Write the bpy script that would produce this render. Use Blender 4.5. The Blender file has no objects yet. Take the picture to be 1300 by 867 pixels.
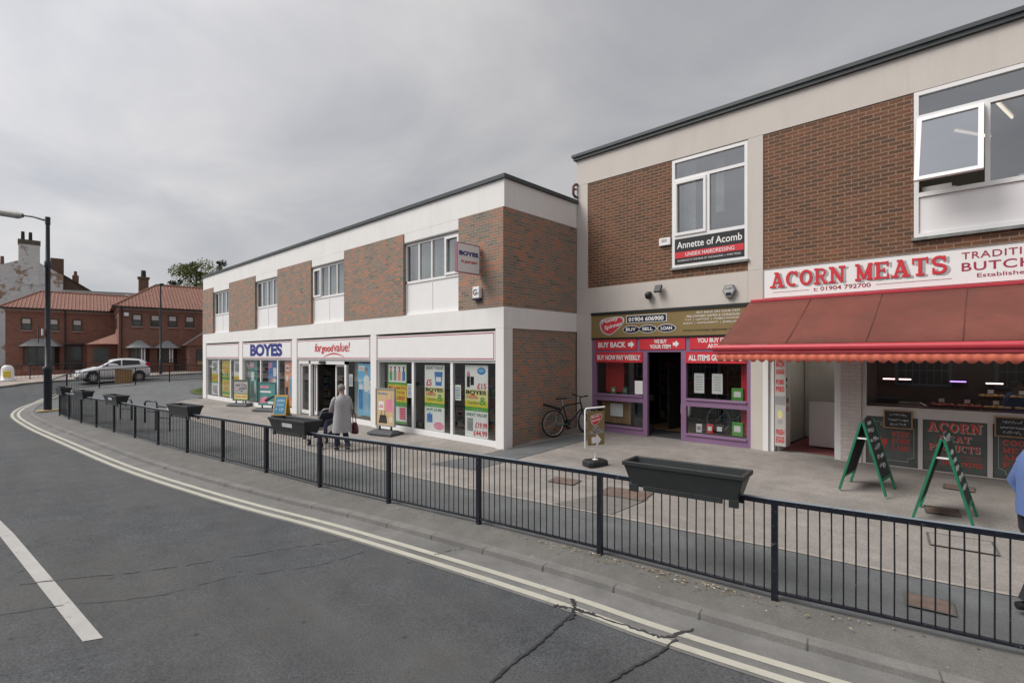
import bpy, bmesh, math, random
import numpy as np
from mathutils import Vector, Matrix
random.seed(7)
R = math.radians
C = bpy.context.scene.collection
S = bpy.context.scene

# ------------------------------------------------------------------ camera
cam = bpy.data.cameras.new('camera'); camo = bpy.data.objects.new('camera', cam); C.objects.link(camo)
camo.location = (0, 0, 2.5); camo.rotation_euler = (R(90), 0, R(43.3))
cam.sensor_width = 36; cam.lens = 18.0; cam.shift_y = 18.5/1300; cam.clip_end = 2000; cam.clip_start = 0.05
S.camera = camo
# ------------------------------------------------------------------ sky + sun
SUN_EL, SUN_AZ = 48, -128      # azimuth of the sun direction measured from +X, counter-clockwise
sdir = Vector((math.cos(R(SUN_EL))*math.cos(R(SUN_AZ)), math.cos(R(SUN_EL))*math.sin(R(SUN_AZ)), math.sin(R(SUN_EL))))
w = bpy.data.worlds.new('World'); S.world = w; w.use_nodes = True
nt = w.node_tree; N = nt.nodes; L = nt.links; N.clear()
out = N.new('ShaderNodeOutputWorld'); bg = N.new('ShaderNodeBackground'); bg.inputs['Strength'].default_value = 0.1
L.new(bg.outputs[0], out.inputs[0])
sky = N.new('ShaderNodeTexSky'); sky.sky_type = 'NISHITA'; sky.sun_disc = False
sky.sun_elevation = R(SUN_EL); sky.sun_rotation = R(90-SUN_AZ)
tc = N.new('ShaderNodeTexCoord'); sep = N.new('ShaderNodeSeparateXYZ'); L.new(tc.outputs['Generated'], sep.inputs[0])
def wmath(op, a, b=None):
    n = N.new('ShaderNodeMath'); n.operation = op
    for i, v in enumerate((a, b)):
        if v is None: continue
        if isinstance(v, (int, float)): n.inputs[i].default_value = v
        else: L.new(v, n.inputs[i])
    return n.outputs[0]
den = wmath('ADD', wmath('MAXIMUM', sep.outputs[2], 0.0), 0.22)
cx = wmath('DIVIDE', sep.outputs[0], den); cy = wmath('DIVIDE', sep.outputs[1], den)
comb = N.new('ShaderNodeCombineXYZ'); L.new(cx, comb.inputs[0]); L.new(cy, comb.inputs[1])
no = N.new('ShaderNodeTexNoise'); no.inputs['Scale'].default_value = 1.7; no.inputs['Detail'].default_value = 7; no.inputs['Roughness'].default_value = 0.52
no.inputs['Distortion'].default_value = 0.35
mp = N.new('ShaderNodeMapping'); mp.inputs['Location'].default_value = (3.1, 7.7, 0.4); mp.inputs['Rotation'].default_value = (0, 0, R(35)); mp.inputs['Scale'].default_value = (1, 1.25, 1)
L.new(comb.outputs[0], mp.inputs[0]); L.new(mp.outputs[0], no.inputs[0])
cr = N.new('ShaderNodeValToRGB'); L.new(no.outputs[0], cr.inputs[0])
cr.color_ramp.elements[0].position = 0.3; cr.color_ramp.elements[0].color = (0.375, 0.382, 0.405, 1)
cr.color_ramp.elements[1].position = 0.72; cr.color_ramp.elements[1].color = (0.56, 0.548, 0.54, 1)
e = cr.color_ramp.elements.new(0.5); e.color = (0.462, 0.457, 0.468, 1)
# brighter cloud where the hidden sun stands
dp = N.new('ShaderNodeVectorMath'); dp.operation = 'DOT_PRODUCT'; L.new(tc.outputs['Generated'], dp.inputs[0]); dp.inputs[1].default_value = sdir
glow = wmath('ADD', wmath('MULTIPLY', wmath('POWER', wmath('MAXIMUM', dp.outputs['Value'], 0.0), 2.0), 11.5), 6.9)
vs = N.new('ShaderNodeVectorMath'); vs.operation = 'SCALE'; L.new(cr.outputs[0], vs.inputs[0]); L.new(glow, vs.inputs['Scale'])
mx = N.new('ShaderNodeMix'); mx.data_type = 'RGBA'; mx.inputs[0].default_value = 0.93
L.new(sky.outputs[0], mx.inputs[6]); L.new(vs.outputs[0], mx.inputs[7]); L.new(mx.outputs[2], bg.inputs[0])
sun = bpy.data.lights.new('sun', 'SUN'); sun.energy = 2.0; sun.angle = R(32); sun.color = (1, 0.965, 0.91)
so = bpy.data.objects.new('sun', sun); C.objects.link(so); so.rotation_euler = (-sdir).to_track_quat('-Z', 'Y').to_euler(); so.location = (0, -20, 40)
S.view_settings.view_transform = 'Standard'; S.view_settings.look = 'None'; S.view_settings.gamma = 1; S.view_settings.exposure = 0.5
try: S.view_settings.use_curve_mapping = False
except Exception: pass
S.render.engine = 'CYCLES'

# ------------------------------------------------------------------ materials
MATS = {}
def nodes(name):
    m = bpy.data.materials.new(name); m.use_nodes = True
    t = m.node_tree; b = t.nodes['Principled BSDF']
    return m, t, b
def objvec(t, scale=(1, 1, 1)):
    c = t.nodes.new('ShaderNodeTexCoord'); p = t.nodes.new('ShaderNodeMapping'); p.inputs['Scale'].default_value = scale
    t.links.new(c.outputs['Object'], p.inputs[0]); return p.outputs[0]
def noise(t, vec, scale, detail=4, rough=0.55):
    n = t.nodes.new('ShaderNodeTexNoise'); n.inputs['Scale'].default_value = scale; n.inputs['Detail'].default_value = detail; n.inputs['Roughness'].default_value = rough
    t.links.new(vec, n.inputs[0]); return n.outputs[0]
def ramp(t, fac, stops):
    r = t.nodes.new('ShaderNodeValToRGB'); t.links.new(fac, r.inputs[0]); els = r.color_ramp.elements
    while len(els) > len(stops): els.remove(els[-1])
    while len(els) < len(stops): els.new(1.0)
    for e_, (p, c) in zip(els, stops):
        e_.position = p; e_.color = (*c, 1) if len(c) == 3 else c
    return r.outputs[0]
def mix(t, fac, a, b, blend='MIX'):
    m = t.nodes.new('ShaderNodeMix'); m.data_type = 'RGBA'; m.blend_type = blend
    for i, v in ((0, fac), (6, a), (7, b)):
        if isinstance(v, (int, float)): m.inputs[i].default_value = v
        elif isinstance(v, tuple): m.inputs[i].default_value = (*v, 1)
        else: t.links.new(v, m.inputs[i])
    return m.outputs[2]
def bump(t, b, h, strength=0.3, dist=0.02):
    n = t.nodes.new('ShaderNodeBump'); n.inputs['Strength'].default_value = strength; n.inputs['Distance'].default_value = dist
    t.links.new(h, n.inputs['Height']); t.links.new(n.outputs[0], b.inputs['Normal'])
def mat(name, col, rough=0.6, var=0.12, scale=3.0, metal=0.0, bmp=0.0, bscale=60, emit=0.0, dirt=None, dscale=0.8):
    if name in MATS: return MATS[name]
    m, t, b = nodes(name)
    v = objvec(t)
    n = noise(t, v, scale, 6, 0.6)
    lo = tuple(c*(1-var) for c in col); hi = tuple(min(1, c*(1+var)) for c in col)
    c = ramp(t, n, [(0.3, lo), (0.7, hi)])
    if dirt:
        d = noise(t, v, dscale, 8, 0.65); f = ramp(t, d, [(0.5, (0, 0, 0)), (0.72, (1, 1, 1))])
        c = mix(t, f, c, dirt)
    t.links.new(c, b.inputs['Base Color'])
    b.inputs['Roughness'].default_value = rough; b.inputs['Metallic'].default_value = metal
    if bmp: bump(t, b, noise(t, v, bscale, 3), bmp, 0.01)
    if emit:
        b.inputs['Emission Color'].default_value = (*col, 1); b.inputs['Emission Strength'].default_value = emit
    MATS[name] = m; return m
def streaky(name, col, dirt, rough=0.75, amt=0.55):
    m, t, b = nodes(name); v = objvec(t); vz = objvec(t, (2.6, 2.6, 0.28))
    c = ramp(t, noise(t, v, 1.6, 5), [(0.3, tuple(x*0.95 for x in col)), (0.7, col)])
    f = ramp(t, noise(t, vz, 1.5, 7, 0.7), [(0.50, (0, 0, 0)), (0.78, (amt,)*3)]); c = mix(t, f, c, dirt)
    f2 = ramp(t, noise(t, v, 7, 8, 0.7), [(0.62, (0, 0, 0)), (0.8, (amt*0.8,)*3)]); c = mix(t, f2, c, tuple(x*0.8 for x in dirt))
    t.links.new(c, b.inputs['Base Color']); b.inputs['Roughness'].default_value = rough; bump(t, b, noise(t, v, 40, 4), 0.15, 0.01); MATS[name] = m; return m
def brick(name, stops, mortar, bw=0.225, bh=0.075, ms=0.011, patch=0.35, patchcol=(0.1, 0.085, 0.075)):
    m, t, b = nodes(name)
    c = t.nodes.new('ShaderNodeTexCoord'); s = t.nodes.new('ShaderNodeSeparateXYZ'); t.links.new(c.outputs['Object'], s.inputs[0])
    a = t.nodes.new('ShaderNodeMath'); a.operation = 'ADD'; t.links.new(s.outputs[0], a.inputs[0]); t.links.new(s.outputs[1], a.inputs[1])
    k = t.nodes.new('ShaderNodeCombineXYZ'); t.links.new(a.outputs[0], k.inputs[0]); t.links.new(s.outputs[2], k.inputs[1])
    br = t.nodes.new('ShaderNodeTexBrick'); br.inputs['Scale'].default_value = 1.0
    br.inputs['Brick Width'].default_value = bw; br.inputs['Row Height'].default_value = bh; br.inputs['Mortar Size'].default_value = ms*0.5; br.inputs['Mortar Smooth'].default_value = 0.25
    br.inputs['Color1'].default_value = (0, 0, 0, 1); br.inputs['Color2'].default_value = (1, 1, 1, 1); br.inputs['Mortar'].default_value = (0.5, 0.5, 0.5, 1); br.inputs['Bias'].default_value = 0
    t.links.new(k.outputs[0], br.inputs[0])
    v = c.outputs['Object']
    clus = ramp(t, noise(t, v, 1.1, 4, 0.6), [(0.3, (0, 0, 0)), (0.72, (1, 1, 1))])
    rgb = ramp(t, mix(t, 0.30, br.outputs['Color'], clus), stops)
    fine = noise(t, v, 45, 3); rgb = mix(t, 0.55, rgb, ramp(t, fine, [(0.3, (0.25, 0.25, 0.25)), (0.7, (0.75, 0.75, 0.75))]), 'OVERLAY')
    big = ramp(t, noise(t, v, 0.9, 6, 0.7), [(0.42, (0, 0, 0)), (0.75, (patch, patch, patch))])
    rgb = mix(t, big, rgb, patchcol)
    mo = mix(t, noise(t, v, 2.0, 4), tuple(x*0.75 for x in mortar), tuple(min(1, x*1.2) for x in mortar))
    rgb = mix(t, br.outputs['Fac'], rgb, mo)
    t.links.new(rgb, b.inputs['Base Color']); b.inputs['Roughness'].default_value = 0.88
    inv = t.nodes.new('ShaderNodeMath'); inv.operation = 'SUBTRACT'; inv.inputs[0].default_value = 1; t.links.new(br.outputs['Fac'], inv.inputs[1])
    bump(t, b, inv.outputs[0], 0.35, 0.008)
    MATS[name] = m; return m
def ground(name, stops, fscale=90, bigscale=0.35, bigcol=None, bigamt=0.4, spots=None, rough=0.9, bmp=0.25):
    m, t, b = nodes(name); v = objvec(t)
    c = ramp(t, noise(t, v, fscale, 3, 0.7), stops)
    med = noise(t, v, 2.3, 7, 0.7)
    c = mix(t, 0.62, c, ramp(t, med, [(0.25, (0.3, 0.3, 0.3)), (0.75, (0.68, 0.68, 0.68))]), 'OVERLAY')
    if bigcol:
        f = ramp(t, noise(t, v, bigscale, 7, 0.68), [(0.44, (0, 0, 0)), (0.7, (bigamt,)*3)]); c = mix(t, f, c, bigcol)
    if spots:
        vo = t.nodes.new('ShaderNodeTexVoronoi'); vo.inputs['Scale'].default_value = 2.6; vo.inputs['Randomness'].default_value = 1; t.links.new(v, vo.inputs[0])
        st = noise(t, objvec(t, (0.12, 1.3, 1)), 1.2, 5, 0.6); c = mix(t, 0.45, c, ramp(t, st, [(0.3, (0.36,)*3), (0.7, (0.62,)*3)]), 'OVERLAY')
        wob = noise(t, v, 14, 3)
        ad = t.nodes.new('ShaderNodeMath'); ad.operation = 'MULTIPLY_ADD'; t.links.new(wob, ad.inputs[0]); ad.inputs[1].default_value = 0.16; t.links.new(vo.outputs['Distance'], ad.inputs[2])
        f = ramp(t, ad.outputs[0], [(0.135, (0.8,)*3), (0.175, (0, 0, 0))]); c = mix(t, f, c, spots)
    t.links.new(c, b.inputs['Base Color']); b.inputs['Roughness'].default_value = rough
    b.inputs['Specular IOR Level'].default_value = 0.3
    bump(t, b, noise(t, v, fscale*1.4, 2), bmp, 0.004)
    MATS[name] = m; return m
def glass(name, tint=(0.8, 0.83, 0.83), ior=1.6, rough=0.0, add=0.0):
    m = bpy.data.materials.new(name); m.use_nodes = True; t = m.node_tree; t.nodes.clear()
    o = t.nodes.new('ShaderNodeOutputMaterial'); tr = t.nodes.new('ShaderNodeBsdfTransparent'); gl = t.nodes.new('ShaderNodeBsdfGlossy')
    tr.inputs[0].default_value = (*tint, 1); gl.inputs['Roughness'].default_value = rough; gl.inputs[0].default_value = (0.95, 0.97, 1, 1)
    lw = t.nodes.new('ShaderNodeLayerWeight'); lw.inputs[0].default_value = 0.5
    p = t.nodes.new('ShaderNodeMath'); p.operation = 'POWER'; t.links.new(lw.outputs['Facing'], p.inputs[0]); p.inputs[1].default_value = 4.0
    f0 = ((ior-1)/(ior+1))**2*1.8+add
    a = t.nodes.new('ShaderNodeMath'); a.operation = 'MULTIPLY_ADD'; t.links.new(p.outputs[0], a.inputs[0]); a.inputs[1].default_value = 1-f0; a.inputs[2].default_value = f0
    mx_ = t.nodes.new('ShaderNodeMixShader'); t.links.new(a.outputs[0], mx_.inputs[0]); t.links.new(tr.outputs[0], mx_.inputs[1]); t.links.new(gl.outputs[0], mx_.inputs[2])
    t.links.new(mx_.outputs[0], o.inputs[0]); MATS[name] = m; return m

M_road = ground('asphalt', [(0.30, (0.036, 0.039, 0.043)), (0.70, (0.112, 0.117, 0.125))], 50, 0.3, (0.098, 0.094, 0.086), 0.7, spots=(0.045, 0.045, 0.048))
M_pave = ground('tarmac_footway', [(0.28, (0.105, 0.102, 0.095)), (0.72, (0.20, 0.195, 0.184))], 80, 0.5, (0.115, 0.112, 0.105), 0.5)
M_dark = ground('dark_tarmac', [(0.28, (0.094, 0.100, 0.102)), (0.72, (0.168, 0.175, 0.177))], 60, 0.6, (0.105, 0.104, 0.10), 0.5)
M_fore = ground('beige_paving', [(0.28, (0.195, 0.178, 0.163)), (0.72, (0.355, 0.325, 0.30))], 48, 0.45, (0.185, 0.17, 0.155), 0.75, spots=(0.2, 0.18, 0.165))
M_kerb = ground('kerb_stone', [(0.25, (0.155, 0.15, 0.142)), (0.75, (0.24, 0.235, 0.225))], 60, 0.8, (0.11, 0.108, 0.102), 0.6)
M_gutter = ground('gutter_asphalt', [(0.25, (0.145, 0.143, 0.138)), (0.75, (0.225, 0.22, 0.213))], 75, 0.8, (0.12, 0.118, 0.113), 0.7)
M_farpave = ground('pinkish_paving', [(0.25, (0.30, 0.25, 0.22)), (0.75, (0.42, 0.36, 0.32))], 40, 0.5, (0.27, 0.24, 0.22), 0.5)
M_grass = ground('grass', [(0.25, (0.05, 0.075, 0.02)), (0.75, (0.11, 0.14, 0.045))], 30)
def paint(name, col, wear, amt=0.5, scale=9):
    m, t, b = nodes(name); v = objvec(t)
    f = ramp(t, noise(t, v, scale, 8, 0.75), [(amt, (0, 0, 0)), (amt+0.16, (1, 1, 1))])
    c = mix(t, f, ramp(t, noise(t, v, 3, 5), [(0.3, tuple(x*0.86 for x in col)), (0.7, col)]), wear)
    t.links.new(c, b.inputs['Base Color']); b.inputs['Roughness'].default_value = 0.75; MATS[name] = m; return m
M_yline = paint('faded_line_paint', (0.47, 0.455, 0.385), (0.20, 0.19, 0.17), 0.57)
M_wline = paint('white_line_paint', (0.43, 0.42, 0.405), (0.19, 0.19, 0.19), 0.55, 7)
M_crack = mat('bitumen_seal', (0.036, 0.036, 0.038), 0.7, 0.3, 8)
M_patch = mat('paving_patch', (0.165, 0.155, 0.142), 0.9, 0.12, 6, bmp=0.2)
M_fence = paint('chipped_black_paint', (0.010, 0.013, 0.022), (0.22, 0.25, 0.28), 0.585, 24); MATS['chipped_black_paint'].node_tree.nodes['Principled BSDF'].inputs['Roughness'].default_value = 0.38
M_fencetop = paint('worn_rail_top', (0.22, 0.26, 0.30), (0.03, 0.035, 0.05), 0.56, 10)
M_brickB = brick('brown_mixed_brick', [(0.0, (0.10, 0.088, 0.075)), (0.2, (0.20, 0.165, 0.13)), (0.45, (0.26, 0.185, 0.138)), (0.6, (0.30, 0.17, 0.115)), (0.76, (0.45, 0.18, 0.10)), (0.88, (0.30, 0.18, 0.125)), (1.0, (0.15, 0.12, 0.10))], (0.33, 0.29, 0.245), ms=0.014, patch=0.55, patchcol=(0.20, 0.165, 0.135))
M_brickA = brick('red_brown_brick', [(0.0, (0.080, 0.046, 0.034)), (0.3, (0.112, 0.058, 0.033)), (0.6, (0.150, 0.069, 0.036)), (0.88, (0.19, 0.078, 0.041)), (1.0, (0.27, 0.095, 0.046))], (0.30, 0.195, 0.135), bw=.237, bh=.079, ms=0.0165, patch=0.3, patchcol=(0.10, 0.055, 0.035))
M_brickR = brick('orange_red_brick', [(0.0, (0.165, 0.075, 0.055)), (0.5, (0.215, 0.095, 0.068)), (1.0, (0.28, 0.12, 0.085))], (0.24, 0.16, 0.13), patch=0.3, patchcol=(0.16, 0.085, 0.065))
M_brickO = brick('old_brown_brick', [(0.0, (0.10, 0.06, 0.045)), (0.5, (0.15, 0.085, 0.06)), (1.0, (0.19, 0.10, 0.07))], (0.17, 0.13, 0.11))
M_brickW = brick('painted_brick', [(0.0, (0.60, 0.53, 0.50)), (1.0, (0.70, 0.62, 0.585))], (0.52, 0.46, 0.435), patch=0.2, patchcol=(0.45, 0.39, 0.36))
M_white = streaky('white_render', (0.79, 0.775, 0.755), (0.60, 0.585, 0.555), amt=0.38)
M_whitef = mat('white_pvc', (0.80, 0.79, 0.785), 0.35, 0.02, 2)
M_cream = streaky('cream_render', (0.585, 0.54, 0.495), (0.47, 0.43, 0.385), 0.85, 0.45)
M_parapet = mat('dark_roof_trim', (0.045, 0.055, 0.058), 0.5, 0.2, 4)
M_roofdark = mat('felt_roof', (0.06, 0.06, 0.065), 0.9)
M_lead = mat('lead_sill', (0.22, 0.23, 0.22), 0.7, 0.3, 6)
M_red = mat('sign_red', (0.62, 0.035, 0.05), 0.4, 0.04)
M_rline = mat('crimson_line', (0.36, 0.03, 0.07), 0.5, 0.1)
M_blue = mat('deep_blue', (0.012, 0.02, 0.20), 0.4, 0.05)
M_blk = mat('matt_black', (0.012, 0.012, 0.013), 0.5, 0.1)
M_wht = mat('sign_white', (0.82, 0.81, 0.80), 0.45, 0.02)
M_gold = mat('dull_gold', (0.235, 0.165, 0.065), 0.45, 0.06)
M_purple = mat('purple_paint', (0.245, 0.14, 0.25), 0.5, 0.10, 3, dirt=(0.21, 0.11, 0.2), dscale=1.5)
M_navy = mat('navy_oval', (0.01, 0.012, 0.035), 0.35)
M_grey = mat('mid_grey', (0.3, 0.3, 0.3), 0.6)
M_shadowgrey = mat('letter_grey', (0.40, 0.39, 0.39), 0.5)
M_yel = mat('poster_yellow', (0.72, 0.58, 0.05), 0.5, 0.05)
M_lyel = mat('poster_pale_yellow', (0.74, 0.70, 0.30), 0.5, 0.05)
M_grn = mat('poster_green', (0.10, 0.36, 0.06), 0.5, 0.05)
M_dgrn = mat('poster_dark_green', (0.02, 0.17, 0.08), 0.5, 0.05)
M_teal = mat('poster_teal', (0.085, 0.27, 0.26), 0.5, 0.15, 3)
M_cyan = mat('poster_sky_blue', (0.16, 0.47, 0.72), 0.5, 0.12, 2)
M_or = mat('poster_orange', (0.80, 0.30, 0.16), 0.5, 0.12, 2)
M_pink = mat('poster_pink', (0.72, 0.25, 0.36), 0.5, 0.2, 4)
M_mblue = mat('bucket_blue', (0.04, 0.17, 0.46), 0.45, 0.2, 5)
M_skin = mat('skin', (0.52, 0.31, 0.23), 0.55, 0.06)
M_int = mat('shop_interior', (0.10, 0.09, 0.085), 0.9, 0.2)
M_intl = mat('pale_interior', (0.5, 0.48, 0.45), 0.9, 0.05)
M_ceil = mat('ceiling', (0.55, 0.55, 0.54), 0.9, 0.02)
M_floor = mat('shop_floor', (0.22, 0.19, 0.16), 0.6, 0.15)
M_plastic = mat('charcoal_plastic', (0.026, 0.029, 0.031), 0.48, 0.12, 6, bmp=0.08, bscale=200)
M_rubber = mat('black_rubber', (0.02, 0.02, 0.022), 0.7, 0.15)
M_gframe = mat('green_painted_wood', (0.012, 0.165, 0.085), 0.45, 0.15, 8)
M_chalk = mat('chalkboard', (0.035, 0.034, 0.036), 0.75, 0.35, 5)
M_chalkw = mat('chalk', (0.55, 0.55, 0.55), 0.9, 0.2, 20)
M_wood = mat('pine_wood', (0.36, 0.22, 0.10), 0.6, 0.2, 10)
M_card = mat('cardboard', (0.33, 0.21, 0.10), 0.7, 0.1)
M_alu = mat('aluminium', (0.45, 0.46, 0.46), 0.4, 0.05, metal=0.6)
M_chrome = mat('steel', (0.55, 0.55, 0.56), 0.3, 0.05, metal=0.9)
M_awn = mat('faded_awning_canvas', (0.168, 0.050, 0.036), 0.9, 0.17, 1.2, bmp=0.1, dirt=(0.115, 0.046, 0.033), dscale=1.3)
M_awnbar = mat('awning_bar_red', (0.50, 0.045, 0.065), 0.4, 0.05)
M_valance = mat('valance_orange_red', (0.58, 0.14, 0.09), 0.85, 0.08, 4)
M_glass = glass('shop_glass', (0.82, 0.85, 0.84), 1.5, 0.0, 0.02)
M_glassu = glass('upper_glass', (0.55, 0.62, 0.60), 1.6, 0.0, 0.13)
M_glassd = glass('office_glass', (0.5, 0.53, 0.53), 1.6, 0.0, 0.10)
M_tube = mat('fluorescent_tube', (1.0, 0.80, 0.66), 0.5, 0.0, emit=1.2)
M_uv = mat('violet_tube', (0.55, 0.30, 1.0), 0.5, 0.0, emit=1.6)
M_pinktube = mat('pink_tube', (1.0, 0.55, 0.55), 0.5, 0.0, emit=3.0)

def pantile(name, c1, c2):
    m, t, b = nodes(name); c = t.nodes.new('ShaderNodeTexCoord'); s = t.nodes.new('ShaderNodeSeparateXYZ'); t.links.new(c.outputs['Object'], s.inputs[0])
    geo = t.nodes.new('ShaderNodeNewGeometry')
    # ribs run up the slope: across = whichever horizontal axis runs along the eaves
    v = objvec(t)
    n = noise(t, v, 1.5, 6, 0.7); n2 = noise(t, v, 9, 3, 0.6)
    col = mix(t, 0.5, ramp(t, n, [(0.3, c1), (0.7, c2)]), ramp(t, n2, [(0.3, tuple(x*0.7 for x in c1)), (0.7, tuple(min(1, x*1.25) for x in c2))]))
    mz = t.nodes.new('ShaderNodeMath'); mz.operation = 'MULTIPLY'; t.links.new(s.outputs[2], mz.inputs[0]); mz.inputs[1].default_value = 6.2
    fr = t.nodes.new('ShaderNodeMath'); fr.operation = 'FRACT'; t.links.new(mz.outputs[0], fr.inputs[0])
    f = ramp(t, fr.outputs[0], [(0.0, (0.75,)*3), (0.22, (0, 0, 0)), (1.0, (0, 0, 0))]); col = mix(t, f, col, tuple(x*0.35 for x in c1))
    t.links.new(col, b.inputs['Base Color']); b.inputs['Roughness'].default_value = 0.85; MATS[name] = m; return m
M_pantile = pantile('orange_pantile', (0.17, 0.077, 0.056), (0.29, 0.138, 0.10))
M_slate = mat('dark_slate', (0.055, 0.052, 0.055), 0.7, 0.25, 5)

# ------------------------------------------------------------------ terrain
CP = [(-32,2.6,0),(-24,3,0),(-16,3.7,0),(-9,4.6,0),(0,5.8,0),(9,7,0),(-10,-4,0),(2,-5,0),(12,-4,0),(-28,-6,0),(-38,1.5,.02),(-32.2,9,.17),(-26,9,.18),(-20,9,.19),(-14,9,.2),(-8.75,9,.2),(-9,12,.45),(-4,12,.43),(0,12,.41),(8,12,.41),(-20,16,.45),(-6,20,.5),(10,20,.5),(-39.32,4.28,.53),(-40.16,6.46,.66),(-39.09,7.72,.75),(-38.04,9.1,.86),(-47.46,1.78,.89),(-51.69,8.31,1.26),(-49.32,13.3,1.36),(-58.57,4.58,.89),(-56.54,1.68,.9),(-46.71,7.51,1.0),(-42.87,11.82,1.1),(-77.75,2.31,.98),(-71.38,15.18,1.3),(-60,-10,.55),(30,-10,0),(30,20,.4),(-50,40,1.4),(0,40,.8)]
TP = np.array(CP, float); TN = len(TP)
TA = np.zeros((TN+3, TN+3)); TA[:TN, :TN] = np.hypot(TP[:, None, 0]-TP[None, :, 0], TP[:, None, 1]-TP[None, :, 1])
TA[:TN, TN] = 1; TA[:TN, TN+1:] = TP[:, :2]; TA[TN, :TN] = 1; TA[TN+1:, :TN] = TP[:, :2].T
TW = np.linalg.solve(TA, np.concatenate([TP[:, 2], np.zeros(3)]))
def g(x, y):
    d = np.hypot(TP[:, 0]-x, TP[:, 1]-y); z = float(TW[:TN]@d + TW[TN] + TW[-2]*x + TW[-1]*y)
    return max(-0.6, min(3.0, z))

# ------------------------------------------------------------------ mesh builder
_tc = {}
def text_mesh(s, offset=0.0, spacing=1.0):
    k = (s, offset, spacing)
    if k in _tc: return _tc[k]
    cu = bpy.data.curves.new('t', 'FONT'); cu.body = s; cu.size = 1; cu.offset = offset; cu.space_character = spacing; cu.resolution_u = 4; cu.fill_mode = 'FRONT'
    o = bpy.data.objects.new('t', cu); C.objects.link(o)
    dg = bpy.context.evaluated_depsgraph_get(); dg.update()
    me = bpy.data.meshes.new_from_object(o.evaluated_get(dg))
    vs_ = [v.co.copy() for v in me.vertices]; fs = [list(p.vertices) for p in me.polygons]
    bpy.data.objects.remove(o); bpy.data.curves.remove(cu); bpy.data.meshes.remove(me)
    xs = [v.x for v in vs_]; ys = [v.y for v in vs_]
    r = (vs_, fs, min(xs), max(xs), min(ys), max(ys)); _tc[k] = r; return r

def arc(cx_, cy_, rx, ry, a0, a1, n=10):
    return [(cx_+rx*math.cos(R(a0+(a1-a0)*i/n)), cy_+ry*math.sin(R(a0+(a1-a0)*i/n))) for i in range(n+1)]
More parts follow.
